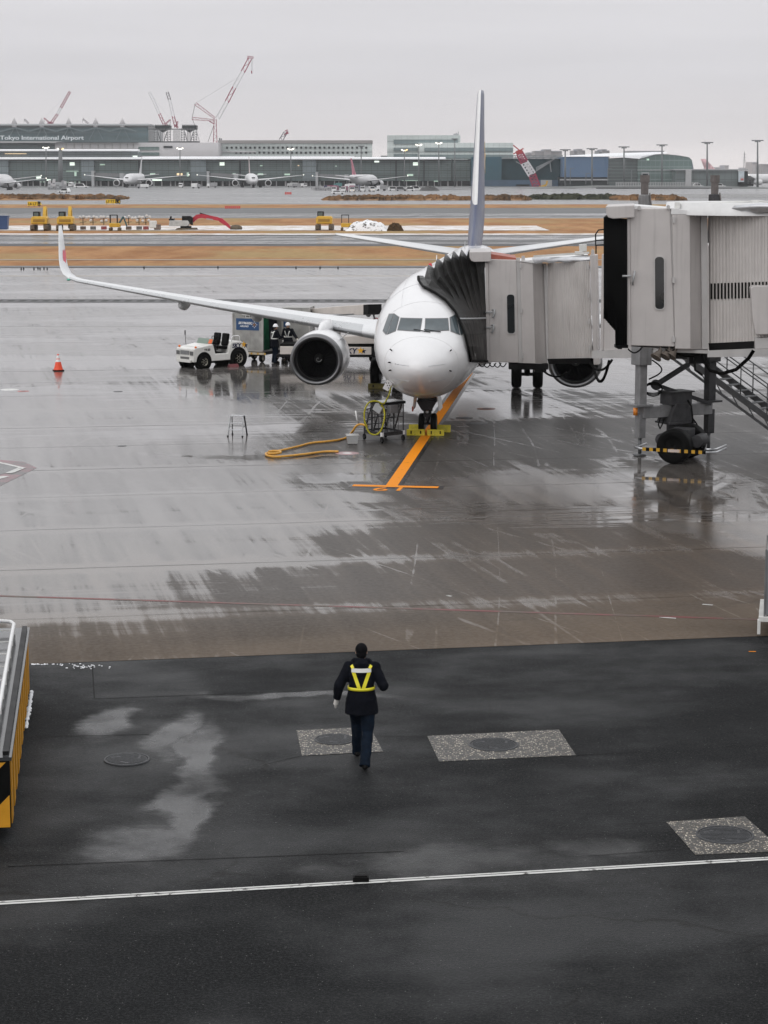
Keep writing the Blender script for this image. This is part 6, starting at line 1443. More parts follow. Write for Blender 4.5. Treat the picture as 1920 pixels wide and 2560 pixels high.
# small excavator
def mini(label, px, py, rz, arm):
    c = G(px, py); t = thing('mini_excavator', label, 'mini excavator', (c.x, c.y, 0), rz)
    m = MB(); m.bx(-.8, .8, -.9, .7, .55, 1.15); m.build('body', EXY, t, .08)
    m = MB(); m.bx(-.75, .4, -.5, .5, 2.3, 2.4)
    for x, y in ((-.7, -.45), (.35, -.45), (-.7, .45), (.35, .45)): m.bar((x, y, 1.1), (x, y, 2.35), .09)
    m.build('canopy', DARK, t)
    for sg in (-1, 1):
        m = MB(); m.bx(sg * .65 - .2, sg * .65 + .2, -1.1, 1.1, .02, .5); m.build('crawler_track', bpy.data.materials['muddy_track'], t, .15)
    if arm:
        m = MB(); m.bar((.5, .3, 1.0), (1.2, .5, 2.1), .25); m.bar((1.2, .5, 2.1), (1.7, .5, .7), .2); m.build('boom', mat('teal_arm', (.03, .09, .10), .5), t)
    return t
mini('small yellow excavator with open canopy among the balloon lamps', 288, 577, 0, True)
mini('small yellow machine with dark canopy at the foot of the snow heap', 866, 577, 0, False)
# red long arm excavator
c = G(447, 575); t = thing('red_excavator', 'grey excavator with long red arm reaching down to the right', 'excavator', (c.x, c.y, 0), 0)
s = (G(500, 575).x - G(400, 575).x) / 100
X = lambda px: (px - 447) * s
Zx = lambda py: (575 - py) * s
m = MB(); m.prism([(X(px), -1.3, Zx(py)) for px, py in ((424, 565), (470, 565), (476, 558), (472, 551), (426, 551))], (0, 2.6, 0)); m.build('body', mat('excavator_grey', (.42, .42, .41), .5, var=.2), t, .05)
m = MB(); m.prism([(X(px), -1.2, Zx(py)) for px, py in ((457, 551), (483, 563), (484, 545), (478, 540), (457, 540))], (0, 1.2, 0)); m.build('cab', DARK, t, .05)
m = MB(); m.bx(X(424), X(436), -1, 1, Zx(551), Zx(547)); m.bar((X(427), 0, Zx(550)), (X(428), 0, Zx(541)), .25); m.build('exhaust_stack', DARK, t)
m = MB(); m.bx(X(452), X(478), -.7, .7, Zx(572), Zx(565)); m.build('turntable', DARK, t)
for y in (-1.3, 1.0):
    m = MB(); m.prism([(X(px), y, Zx(py)) for px, py in ((440, 574), (444, 576), (490, 576), (494, 574), (490, 570), (444, 570))], (0, .5, 0)); m.build('crawler_track', bpy.data.materials['muddy_track'], t)
EXR = mat('excavator_red', (.40, .02, .04), .45, var=.12)
m = MB(); m.prism([(X(px), -.35, Zx(py)) for px, py in ((466, 556), (492, 537), (505, 535), (545, 543), (556, 548), (553, 553), (504, 545), (495, 547), (478, 561))], (0, .7, 0)); bo = m.build('boom', EXR, t)
m = MB(); m.prism([(X(px), -.37, Zx(py)) for px, py in ((517, 545), (534, 548), (533, 551), (516, 548))], (0, .01, 0)); m.build('white_panel', mat('grey_lettering_panel', (.35, .3, .3), .5), bo)
m = MB(); m.prism([(X(px), -.28, Zx(py)) for px, py in ((546, 545), (556, 546), (572, 560), (581, 571), (577, 574), (566, 565), (549, 555))], (0, .56, 0)); m.build('stick', EXR, bo)
m = MB(); m.bar((X(500), -.1, Zx(533)), (X(548), -.1, Zx(547)), .16); m.build('hydraulic_ram', DARK, bo)
m = MB(); m.sph((X(590), 0, .3), (1.0, .9, .5), 10, 6); m.build('bucket', bpy.data.materials['muddy_track'], bo)
# balloon lamp towers
BAL = mat('lamp_balloon', (.62, .6, .58), .35)
def lamp_tower(label, px, offs, base):
    c = G(px, 576); t = thing('lamp_tower', label, 'lamp tower', (c.x, c.y, 0), 0, 'portable lamp towers on the snow')
    m = MB(); m.bx(-.4, .4, -.35, .35, .12, .62); m.build('generator', base, t, .05)
    m = MB(); m.bar((0, 0, .8), (0, 0, 2.0), .1); m.bar((-.55, 0, 1.7), (.55, 0, 1.9), .06); m.bar((-.5, 0, 1.15), (.5, 0, 1.3), .06); m.build('mast', DARK, t)
    for (x, z) in offs:
        m = MB(); m.sph((x, -.05, z), (.23, .2, .2), 10, 6); m.build('lamp', BAL, t)
    return t
GEN = [mat('generator_grey', (.12, .12, .12), .6, var=.3), mat('generator_red', (.25, .05, .05), .6, var=.3), mat('generator_brown', (.14, .10, .08), .6, var=.3)]
O4 = [(-.5, 1.95), (.1, 2.1), (.55, 1.95), (-.35, 1.45), (.35, 1.5)]
for i, (px, g, lb) in enumerate(((208, 2, 'lamp tower with pale balloons, nearest to the winglet'), (233, 0, 'lamp tower with grey base, second from the winglet'), (260, 1, 'lamp tower with red base left of the small excavator'),
                      (322, 2, 'lamp tower with pale balloons right of the small excavator'), (348, 0, 'lamp tower over a pile of dark gear left of the white tank'), (365, 1, 'lamp tower with red base beside the white tank'))):
    rr = random.Random(i); lamp_tower(lb, px, [(x + rr.uniform(-.1, .1), z + rr.uniform(-.1, .1)) for x, z in O4[:3 + i % 3]], GEN[g])
c = G(388, 576); t = thing('water_tank', 'white tank on dark base left of the red armed excavator', 'tank', (c.x, c.y, 0)); m = MB(); m.box((-.3, 0, .9), (1.1, 1, 1.1)); m.build('tank', WHITE2, t, .15); m = MB(); m.box((.35, 0, .5), (1.0, .9, .8)); m.build('pump', GEN[2], t, .1)
c = G(5, 575); t = thing('blue_container', 'dark blue waste container at the left edge of the snow', 'container', (c.x, c.y, 0)); m = MB(); m.prism([(-1, 0, .1), (.75, 0, .1), (.9, 0, 2.1), (-1, 0, 2.1)], (0, 1.5, 0)); m.build('body', mat('bin_blue', (.02, .05, .14), .5), t); m = MB(); m.bx(-1.05, .95, -.05, 1.55, 2.0, 2.15); m.build('rim', bpy.data.materials['bin_blue'], t)
# snow heap and brush heap
def heap(name, label, px0, px1, ytop, ybase, mt, seed, rough_=.35, cat='heap'):
    a, b = G(px0, ybase), G(px1, ybase); wd = (b.x - a.x); hh = P((px0 + px1) / 2, ytop, a.y + wd * .2).z
    m = MB(); nx, ny = 46, 16; vs = []; d_ = wd * .42
    for j in range(ny + 1):
        for i in range(nx + 1):
            u, v = i / nx, j / ny; e = max(0, 1 - (abs(2 * u - 1)) ** 3.0) * max(0, 1 - abs(2 * v - 1) ** 2.2)
            nz = noise.noise((u * 9 + seed, v * 5, seed)) * .28 + noise.noise((u * 26 + seed, v * 14, seed)) * rough_ * .4
            vs.append((a.x + wd * u, a.y + d_ * v, max(-.05, hh * e * (1 + nz) - .03)))
    m.add(vs, [(j * (nx + 1) + i, j * (nx + 1) + i + 1, (j + 1) * (nx + 1) + i + 1, (j + 1) * (nx + 1) + i) for j in range(ny) for i in range(nx)], False)
    return tag(m.build(name, mt), label, cat)
n = Nodes('dirty_snow'); a_ = n.noise(n.map((1.6, 1.6, 2.4)), 1, 5, .65)
HSN = n.out(n.mix(n.rng(a_, .40, .47), (.10, .09, .08), (.84, .85, .87)), .8)
heap('snow_heap', 'white snow heap with dark specks beside the yellow machines', 862, 973, 551, 578, HSN, 1.3)
heap('brush_heap', 'dark brown heap of cut brush right of the snow heap', 966, 1010, 559, 578, mat('brush_brown', (.07, .045, .025), .95, var=.6, scale=3), 4.2, .9)
# taxiway signs and barriers
SY = mat('sign_yellow', (.72, .48, .01), .4); SB = mat('sign_black', (.012, .012, .012), .5)
def tsign(label, px0, px1, y0, y1, split, txt, txt2):
    Y = G(px0, y1 + 1).y; a, b, c = P(px0, y1, Y), P(px0 + (px1 - px0) * split, y0, Y), P(px1, y0, Y)
    t = thing('taxiway_sign', label, 'taxiway sign', (a.x, Y, 0), 0, 'lit taxiway signs on the grass')
    zb, zt = .25, 1.35
    m = MB(); m.bx(0, b.x - a.x, 0, .25, zb, zt); f = m.build('yellow_panel', SY, t)
    m = MB(); m.bx(b.x - a.x + .01, c.x - a.x, 0, .25, zb, zt); f2 = m.build('black_panel', SB, t)
    lettering(txt, .95, Matrix.Translation((.15, -.02, zb + .2)), SB, f, bold=.02); lettering(txt2, .95, Matrix.Translation((b.x - a.x + .15, -.02, zb + .2)), SY, f2, bold=.02)
    for k in range(3):
        m = MB(); x = .3 + k * (c.x - a.x - .6) / 2; m.bx(x - .06, x + .06, .1, .2, 0, zb); m.build('leg', DARK, t)
tsign('yellow and black taxiway sign at far left above the yellow excavators', 69, 101, 510, 516, .78, 'L6 L7 A', 'L6')
tsign('yellow and black taxiway sign in the middle of the far left grass', 264, 301, 504, 510, .66, 'L7 T7 A', 'L 6')
BRD_ = mat('barrier_red', (.52, .06, .05), .5, var=.1)
def barrier(label, px0, px1, y0, y1, nn=5):
    Y = G(px0, y1).y; a, b, c = P(px0, y1, Y), P(px1, y0, Y), None; w_ = b.x - a.x; h_ = P(px0, y0, Y).z
    t = thing('red_barrier', label, 'barrier', (a.x, Y, 0), 0, 'red water filled barriers')
    for k in range(nn):
        m = MB(); x0 = k * w_ / nn; m.prism([(x0 + .05, -.25, .02), (x0 + .05, .25, .02), (x0 + .05, .12, h_), (x0 + .05, -.12, h_)], (w_ / nn - .1, 0, 0)); m.build('segment', BRD_, t)
barrier('long row of red barriers on the far grass left of the tail', 562, 601, 514.5, 521.5, 8)
barrier('red barriers on the far wet apron left of the dark bushes', 712, 729, 480, 486, 4)
barrier('red barriers in front of the brown bush island, longer row', 845, 864, 490, 495, 4)
barrier('short red barriers on the brown bush island right of the white car', 931, 941, 488, 493, 3)
# bushes
n = Nodes('brown_bush'); a_ = n.noise(n.map((.3, .3, .6)), 1, 6, .7); b_ = n.noise(n.map((.05, .02, 1)), 1, 4)
BUSH = n.out(n.mix(n.rng(n.math('ADD', n.math('MULTIPLY', a_, .5), n.math('MULTIPLY', b_, .5)), .38, .6), (.10, .068, .04), (.34, .19, .085)), .95)
n = Nodes('green_bush'); a_ = n.noise(n.map((.3, .3, .6)), 1, 6, .7)
BUSHG = n.out(n.mix(n.rng(a_, .35, .65), (.025, .032, .02), (.07, .075, .04)), .95)
def bushes(label, px0, px1, ytop, ybase, mt, seed, dens=1.0, name='bush_bank'):
    Y = G(960, ybase).y; a, b = P(px0, ybase, Y), P(px1, ybase, Y); H_ = P(960, ytop, Y + 15).z * .62; rnd = random.Random(seed); m = MB(); L_ = b.x - a.x
    nn = int(L_ * 6 * dens)
    for k in range(nn):
        u = rnd.random(); e = min(1, 6 * u, 6 * (1 - u)) ; z = H_ * e * rnd.uniform(.15, 1.0) ** .7 * (.75 + .4 * noise.noise((u * 14, seed, 0))); x = a.x + L_ * u; y = Y + rnd.uniform(0, 26); r = rnd.uniform(.8, 2.1)
        for q in range(2):
            aa = rnd.uniform(0, 3.14); dx, dy = math.cos(aa) * r, math.sin(aa) * r; t_ = rnd.uniform(-.5, .5)
            m.add([(x - dx, y - dy, max(-.1, z - r * .7)), (x + dx, y + dy, max(-.1, z - r * .6)), (x + dx * .7 + t_, y + dy * .7, z + r * .35), (x + t_, y, z + r * .6), (x - dx * .7 + t_, y - dy * .7, z + r * .3)], [(0, 1, 2, 3, 4)])
    # ragged bank under the twigs
    nx = max(20, int(L_ / 2.5)); vs = []
    for i in range(nx + 1):
        u = i / nx; e = min(1, 8 * u, 8 * (1 - u)); h = H_ * e * (.55 + .35 * noise.noise((u * 23, seed, 3)) + .15 * rnd.random())
        for (yy, f) in ((0, -.02), (3, .55), (10, 1), (20, .7), (27, -.02)): vs.append((a.x + L_ * u, Y + yy, h * f))
    m.add(vs, [(i * 5 + k, i * 5 + 5 + k, i * 5 + 6 + k, i * 5 + 1 + k) for i in range(nx) for k in range(4)])
    o = m.build(name, mt); o['kind'] = 'stuff'; return tag(o, label, 'bushes')
bushes('brown winter scrub along the far apron at left', -80, 302, 486, 499, BUSH, 1)
bushes('dark brown scrub island in front of the parked trucks', 806, 1180, 487, 501, BUSH, 2)
bushes('brown and tan scrub right of the tail fin', 1180, 1330, 486, 501, BUSH, 3)
bushes('dark green hedge bank below the blue building', 1318, 1580, 484, 499, BUSHG, 4)
bushes('orange brown scrub right of the dark green hedge', 1540, 1720, 485, 501, BUSH, 5)
c0, c1 = G(1690, 494), G(2010, 494)
m = MB(); m.bx(c0.x, c1.x, c0.y, c0.y + 1, 0, P(1800, 485, c0.y).z); o = m.build('white_wall', mat('white_wall', (.5, .5, .5), .6)); tag(o, 'low pale blast wall at the far right behind the near bridge', 'wall')
# ------------------------------------------------------------------ far terminal
TD = 1420.0
def fx(px, D_=TD): return P(px, 432, D_).x
def fz_(py, D_=TD): return P(960, py, D_).z
def facade(name, base, line, sx_, sz_, lw=.06, lz=None, lights=0.0, rough=.25, var=.2, tint2=None):
    n = Nodes(name); s_ = n.sep(n.pos)
    gx = n.math('FRACT', n.math('DIVIDE', s_[0], sx_)); gz = n.math('FRACT', n.math('DIVIDE', s_[2], sz_))
    g = n.math('MAXIMUM', n.rng(gx, lw, lw * .5), n.rng(gz, lz or lw * 2, (lz or lw * 2) * .6))
    v = n.noise(n.map((.03, .03, .25)), 1, 5, .7); v2 = n.noise(n.map((.006, .006, .09)), 1, 3)
    c = n.mix(n.rng(v, .3, .7), tuple(q * (1 - var) for q in base), tuple(q * (1 + var) for q in base))
    c = n.mix(n.rng(v2, .4, .62), c, tint2 or tuple(q * 1.5 for q in base))
    c = n.mix(n.math('MULTIPLY', g, .8), c, line)
    m_ = n.out(c, rough)
    if lights:
        cell = nd(n.t, 'ShaderNodeTexWhiteNoise'); cell.noise_dimensions = '3D'
        fl = nd(n.t, 'ShaderNodeVectorMath', operation='FLOOR'); n._in(fl.inputs[0], n.map((1 / 3.2, 1, 1 / 2.2))); n.t.links.new(fl.outputs[0], cell.inputs[0])
        e = n.math('MULTIPLY', n.rng(cell.outputs[0], 1 - lights, 1 - lights + .002), 1.2)
        n._in(n.b.inputs['Emission Color'], (.75, .85, .75)); n._in(n.b.inputs['Emission Strength'], e)
    return m_
GL1 = facade('hall_glass', (.075, .115, .125), (.12, .16, .17), 3.2, 6, .10)
GL2 = facade('pier_glass', (.11, .15, .148), (.045, .06, .06), 4.2, 5.0, .07, .09, .012)
GL3 = facade('office_glass', (.46, .50, .49), (.30, .34, .34), 4, 7.5, .05)
GL4 = facade('end_glass', (.075, .11, .105), (.20, .25, .24), 3, 4, .12)
PALE = mat('pale_concrete', (.54, .525, .535), .7, var=.06, scale=.05)
PALE2 = mat('grey_white_panel', (.42, .42, .425), .6, var=.06, scale=.05)
ROOFG = mat('roof_white', (.86, .87, .89), .35, var=.06, scale=.1)
NETB = mat('blue_sheet', (.05, .095, .15), .6, var=.2, scale=.08)
NETD = mat('dark_green_net', (.018, .045, .055), .7, var=.3, scale=.08)
FDK = mat('far_dark', (.03, .036, .038), .5, var=.4, scale=.1)
def fbox(m, px0, px1, y0, y1, D_=TD, dep=40):
    a, b = P(px0, y1, D_), P(px1, y0, D_); m.bx(a.x, b.x, D_, D_ + dep, max(a.z, -.2), b.z); return m
LIT = mat('lit_panel', (.42, .55, .46), .4, emit=.5); LITW = mat('lit_warm', (1, .75, .45), .4, emit=.6)
# main hall with the airport sign
hall = thing('terminal_hall', 'dark glass terminal hall with the airport name and pointed roof spikes', 'terminal', (fx(150, 1500), 1500, 0), 0, None, world=True)
m = MB(); fbox(m, -140, 371, 313, 470, 1500, 90); m.build('glass_wall', GL1, hall)
m = MB(); fbox(m, -140, 374, 309.5, 313.6, 1496, 100); m.build('roof', mat('hall_roof_edge', (.42, .44, .45), .5), hall)
m = MB(); fbox(m, -140, 371, 313.6, 318, 1498.5, 1.4); m.build('eave', mat('eave_grey', (.17, .18, .18), .6), hall)
for k, px in enumerate((-30, 37, 105.5, 173, 240, 307)):
    m = MB(); c = P(px, 310, 1500); m.lathe([(4.2 / 3, 0), (2.3, .0), (.05, 4.6)], c + Vector((0, -2, -.2)), n=10); m.lathe([(1.6, -2.2), (1.6, 0)], c + Vector((0, -2, 0)), n=10, cap=True); m.build('roof_spike', PALE, hall)
    m = MB()
    for sg in (-1, 1):
        m.bar(P(px, 316, 1497), P(px + sg * 17, 349, 1497), .35); m.bar(P(px, 319, 1497.4), P(px + sg * 33, 328, 1497.4), .9)
    m.build('truss', mat('truss_grey', (.13, .17, .18), .5) if 'truss_grey' not in bpy.data.materials else bpy.data.materials['truss_grey'], hall)
t_ = text_mb('Tokyo International Airport', 1.0, .5, .02); xs = [p.x for p in t_.v]; w0, w1 = min(xs), max(xs); a_, b_ = P(0, 349, 1494), P(209.5, 349, 1494); k_ = (b_.x - a_.x) / (w1 - w0)
zsc = (P(0, 339, 1494).z - a_.z) / .70
t_.v = [Vector((a_.x + (p.x - w0) * k_, 1494 + p.y, a_.z + p.z * zsc)) for p in t_.v]; t_.build('sign_lettering', mat('sign_white', (.62, .66, .68), .4), hall)
# lower levels and the long pier
low = thing('terminal_podium', 'pale concrete terminal base under the glass hall with bands of windows', 'terminal', (fx(250, 1460), 1460, 0), 0, None, world=True)
m = MB(); fbox(m, 140, 546, 356.5, 470, 1462, 36); m.build('wall', PALE, low)
m = MB(); fbox(m, -140, 140, 357, 470, 1463, 35); m.build('glass_wall', facade('balcony_glass', (.10, .135, .14), (.06, .08, .085), 5, 4.5, .05, .1, .02), low)
m = MB(); fbox(m, -140, 140, 353, 357.2, 1458, 40); m.build('canopy', PALE2, low)
m = MB(); fbox(m, 140, 345, 355.6, 356.8, 1459.5, 2); m.build('parapet', FDK, low)
m = MB(); fbox(m, 346, 398, 367, 375, 1461.4, .5); m.build('window', GL4, low); m = MB(); fbox(m, 346, 398, 381, 389, 1461.4, .5); m.build('window', GL4, low); m = MB(); fbox(m, 409, 431, 365, 370, 1461.4, .5); m.build('window', FDK, low)
for px in (165, 185, 205, 225, 245, 262, 280, 300, 318, 333):
    m = MB(); fbox(m, px, px + .6, 358, 371, 1461.3, .6); m.build('wall_joint', mat('joint_grey', (.2, .2, .2), .6) if 'joint_grey' not in bpy.data.materials else bpy.data.materials['joint_grey'], low)
pier = thing('terminal_pier', 'long low glass pier with white curved roofs behind the parked airliners', 'terminal', (fx(600), TD, 0), 0, None, world=True)
def roofband(m, px0, px1, y0, y1, D_, dep=8):
    a, b = P(px0, y1, D_), P(px1, y0, D_); h = b.z - a.z; m.loft([[Vector((x, D_ + yy, a.z + h * zz)) for yy, zz in ((0, 0), (-1.2, .25), (-1.0, .6), (.5, .9), (3, 1), (dep, 1), (dep, 0))] for x in (a.x, b.x)], smooth=False)
m = MB(); roofband(m, -140, 346, 373, 378.4, TD - 2); m.build('upper_roof', ROOFG, pier)
m = MB(); fbox(m, -140, 345, 378, 394, TD + 3, 20); m.build('upper_glass', facade('gallery_glass', (.12, .14, .145), (.07, .08, .085), 6, 3.4, .04, .12, .012), pier)
m = MB(); fbox(m, 12, 66, 383.6, 385, TD + 2.4, .5); m.build('lit_shelf', LITW, pier)
m = MB(); roofband(m, -140, 1114, 392.6, 399.8, TD - 4, 20); m.build('lower_roof', ROOFG, pier)
m = MB(); roofband(m, 357, 885, 390.6, 392.6, TD + 14, 20); m.build('back_roof', ROOFG, pier)
m = MB(); fbox(m, -140, 1178, 399.4, 452, TD + 2, 24); m.build('glass_wall', GL2, pier)
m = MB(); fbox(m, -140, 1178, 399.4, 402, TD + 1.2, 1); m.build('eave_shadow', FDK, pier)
for k in range(9):
    m = MB(); y = 409 + k * 4.6; fbox(m, -140, 1178, y, y + .7, TD + 1.5, .4); m.build('floor_band', mat('floor_band', (.20, .235, .225), .5) if 'floor_band' not in bpy.data.materials else bpy.data.materials['floor_band'], pier)
m = MB(); fbox(m, -140, 1178, 452, 470, TD + 6, 20); m.build('ground_floor', FDK, pier)
for px0, px1 in ((-6, 20), (204, 235), (477, 515), (757, 790)):
    m = MB(); fbox(m, px0, px1, 400, 452, TD - 1.5, 4); m.build('stair_tower', facade('tower_glass', (.14, .17, .18), (.08, .10, .105), 3.2, 4.2, .07) if 'tower_glass' not in bpy.data.materials else bpy.data.materials['tower_glass'], pier)
rr = random.Random(5)
for k in range(70):
    px = -20 + k * 17 + rr.uniform(-5, 5); m = MB(); fbox(m, px, px + rr.uniform(1.5, 4), 453, 471, TD + 5.4, .6); m.build('column', PALE if k % 3 else LGREY, pier)
for (x0, x1, y0, y1, mt) in ((375, 388, 433, 437, LIT), (442, 456, 433, 438, LITW), (467, 472, 431, 441, LIT), (582, 589, 433, 437, LIT), (711, 725, 434, 438, LIT), (644, 658, 433.5, 438, LIT), (1018, 1033, 435, 440, LIT), (165, 196, 427, 428.6, LIT), (186, 191, 430, 440, LIT), (100, 104, 454, 455.5, LIT), (107, 112, 454, 455.5, LIT), (145, 149, 453.6, 455, LIT), (166, 171, 454.5, 456, LIT), (177, 181, 454.5, 456, LIT), (186, 190, 454.5, 456, LIT), (196, 201, 454.5, 456, LIT), (1005, 1050, 451, 452, LIT), (1085, 1095, 452, 454, LIT), (250, 262, 410, 413, LIT), (650, 656, 413, 415.6, LIT), (744, 748, 413, 415, LITW), (838, 842, 414, 416.5, LIT)):
    m = MB(); fbox(m, x0, x1, y0, y1, TD + .4, .5); m.build('lit_sign', mt, pier)
for px in (348, 600, 990, 1060, 1130):
    m = MB(); fbox(m, px - 1.5, px + 1.5, 398, 460, TD - 3, 2); m.build('roof_post', FDK, pier)
# jet bridges at the pier
def far_bridge(label, px0, px1, y0, y1, yb):
    D_ = TD - 22; t = thing('far_jet_bridge', label, 'jet bridge', (fx(px0, D_), D_, 0), 0, 'jet bridges at the far pier', world=True)
    m = MB(); m.loft([[P(px0, y0 + d, D_ + 12), P(px0, y1 + d, D_ + 12), P(px0, y1 + d, D_ + 16), P(px0, y0 + d, D_ + 16)] if k == 0 else [P(px1, y0 + d, D_), P(px1, y1 + d, D_), P(px1, y1 + d, D_ + 4), P(px1, y0 + d, D_ + 4)] for k, d in ((0, 0), (1, 3))], smooth=False); m.build('tunnel', GREY, t)
    m = MB(); fbox(m, px1 - 1, px1 + 9, y0 + 2, y1 + 7, D_ - 1, 6); m.build('cab', LGREY, t); m = MB(); fbox(m, px0 - 3, px0 + 3, y0 - 4, yb, D_ + 10, 5); m.build('rotunda', LGREY, t)
    m = MB(); fbox(m, px1 + 2, px1 + 4, y1 + 7, yb, D_, 1); m.build('lift_column', DARK, t)
far_bridge('jet bridge at the far pier reaching to the second parked airliner', 232, 300, 431, 440, 469); far_bridge('jet bridge at the far pier reaching to the third parked airliner', 520, 585, 432, 440, 469); far_bridge('jet bridge at the far pier reaching to the airliner with red tail', 792, 862, 434, 442, 468)
# office blocks
of = thing('office_building', 'cream office block with two rows of square windows behind the pier', 'building', (fx(738, 1490), 1490, 0), 0, None, world=True)
m = MB(); fbox(m, 546, 930, 352, 470, 1490, 40); m.build('wall', GL3, of)
m = MB(); fbox(m, 545, 931, 350.6, 358.5, 1489, 42); m.build('roof', mat('roof_brown_grey', (.30, .28, .275), .7), of)
m = MB(); fbox(m, 545, 640, 378.5, 381, 1489.2, 3); m.build('ledge', PALE, of)
for row, y in enumerate((366.5, 379)):
    px = 565 if row == 0 else 588
    while px < 920:
        m = MB(); fbox(m, px, px + 5, y, y + 5, 1489.4, .8); m.build('window', FDK, of); px += 11.6
m = MB(); m.bar(P(549, 352, 1491), P(549, 345, 1491), .7); m.bar(P(553, 352, 1491), P(553, 346, 1491), .7); m.build('roof_vent', FDK, of)
of2 = thing('office_building', 'taller office block with bands of glass left of the aircraft tail', 'building', (fx(1060, 1500), 1500, 0), 0, None, world=True)
BAND = facade('band_glass', (.14, .18, .185), (.10, .13, .135), 4, 50, .06)
m = MB(); fbox(m, 968, 1151, 338, 470, 1500, 40); m.build('wall', GL3, of2)
m = MB(); fbox(m, 1045, 1283, 357, 470, 1492, 30); m.build('front_wing', GL3, of2)
for (x0, x1, y0, y1, D_) in ((984, 1145, 349, 360, 1499), (984, 1044, 369, 377, 1499), (984, 1044, 385, 393, 1499), (1061, 1283, 369, 378.5, 1491), (1050, 1283, 386.5, 396, 1491)):
    m = MB(); fbox(m, x0, x1, y0, y1, D_, .9); m.build('window_band', BAND, of2)
m = MB(); fbox(m, 1134, 1147, 334, 338, 1502, 8)
for px in (1136, 1141, 1146): m.bar(P(px, 336, 1503), P(px, 328 + (px % 3) * 3, 1503), .5)
m.build('roof_plant', LGREY, of2)
m = MB(); fbox(m, 952, 968, 389, 470, 1505, 20); m.build('side_annex', LGREY, of2)
# construction hall wrapped in nets
cn_ = thing('construction_hall', 'unfinished dark hall wrapped in green and blue sheeting right of the tail', 'construction site', (fx(1290, 1400), 1400, 0), 0, None, world=True)
m = MB(); fbox(m, 1178, 1407, 397, 472, 1400, 60); m.build('net_wall', NETD, cn_)
m = MB(); fbox(m, 1178, 1254, 392, 450, 1397, 2); m.build('blue_sheet', mat('teal_sheet', (.025, .085, .115), .6, var=.2, scale=.06), cn_)
m = MB(); fbox(m, 1178, 1398, 450, 472, 1396.5, 2); m.build('site_hoarding', NETB, cn_)
m = MB(); fbox(m, 1290, 1324, 461, 470, 1395.5, .8); m.build('gate_opening', SB, cn_); m = MB(); fbox(m, 1352, 1380, 450, 470, 1395.5, .8); m.build('plain_panel', LGREY, cn_)
m = MB()
for k in range(9):
    a_ = 1256 + k * 17; m.bar(P(a_, 396, 1398), P(a_ + 14, 388.5, 1398), .5); m.bar(P(a_ + 14, 388.5, 1398), P(a_ + 17, 397, 1398), .5)
m.bar(P(1250, 396, 1398), P(1400, 392, 1398), .8); m.bar(P(1250, 389, 1398), P(1400, 388, 1398), .4)
for k in range(4): m.bar(P(1340, 428 - k * 3, 1398.5), P(1378 + k * 4, 404 - k * 3, 1398.5), .5)
m.bar(P(1290, 404, 1398.5), P(1308, 414, 1398.5), .5); m.bar(P(1375, 406, 1398.5), P(1378, 430, 1398.5), .6); m.build('roof_truss', mat('truss_far', (.22, .24, .25), .5), cn_)
# glass pier head
ph = thing('pier_head', 'glass pier head with rounded white roof and blue wall at right', 'terminal', (fx(1600, 1380), 1380, 0), 0, None, world=True)
m = MB(); fbox(m, 1407, 1521, 392, 443, 1380, 60); m.build('blue_wall', mat('blue_wall', (.085, .15, .25), .5, var=.12, scale=.05), ph)
m = MB(); fbox(m, 1400, 1521, 443, 472, 1382, 50); m.build('base', FDK, ph); m = MB(); fbox(m, 1400, 1521, 447.5, 451, 1380.5, 2); m.build('canopy', LGREY, ph)
m = MB(); m.prism([P(1521, 396, 1381), P(1596, 392, 1381), P(1596, 466, 1381), P(1521, 466, 1381)], (0, 50, 0)); m.build('louvred_wall', facade('louvre_wall', (.05, .065, .065), (.20, .22, .22), 400, 2.1, .0001, .14), ph)
gp_ = [(1594, 466), (1594, 402), (1606, 392), (1640, 386.5), (1668, 385.5), (1700, 389), (1722, 393), (1730, 400), (1731, 412), (1731, 466)]
m = MB(); m.prism([P(x, y, 1378) for x, y in gp_], (0, 50, 0)); m.build('end_glass', GL4, ph)
m = MB(); m.loft([[P(x, y - o, D_) for (x, y), o in zip(gp_[1:8], (0, 0, 0, 0, 0, 0, 0))] for D_ in (1377, 1430)], closed=False, cap=False, smooth=False); v_ = m.v; m.v = [p + Vector((0, 0, .3)) for p in v_]
m.prism([P(1407, 391.5, 1379), P(1521, 391, 1379), P(1598, 397, 1377.4), P(1640, 386, 1377.4), P(1668, 382.5, 1377.4), P(1640, 382, 1400), P(1521, 385, 1400)], (0, 1, .5)); m.build('roof', ROOFG, ph)
m = MB(); fbox(m, 1604, 1623, 431, 447, 1377, .8); m.build('window', LGREY, ph); m = MB(); fbox(m, 1606.5, 1620.5, 434, 445, 1376.4, .5); m.build('pane', FDK, ph); m = MB(); fbox(m, 1617, 1623, 396.5, 401, 1377, .6); m.build('lit_sign', LIT, ph)
m = MB(); fbox(m, 1594, 1731, 424, 426, 1377.3, .6); m.build('mid_rail', LGREY, ph)
lp = thing('low_pier', 'low glass corridor with a pale stair tower at the far right', 'terminal', (fx(1760, 1360), 1360, 0), 0, None, world=True)
m = MB(); fbox(m, 1688, 1845, 424, 468, 1360, 30); m.build('glass_wall', facade('corridor_glass', (.10, .12, .12), (.055, .07, .07), 4, 4.2, .06, .08), lp)
m = MB(); fbox(m, 1686, 1870, 422.6, 425.6, 1358, 33); m.build('roof', LGREY, lp); m = MB(); fbox(m, 1714, 1729, 424.5, 466, 1357, 5); m.build('stair_tower', PALE2, lp); m = MB(); fbox(m, 1836, 1870, 428, 470, 1362, 20); m.build('end_block', FDK, lp)
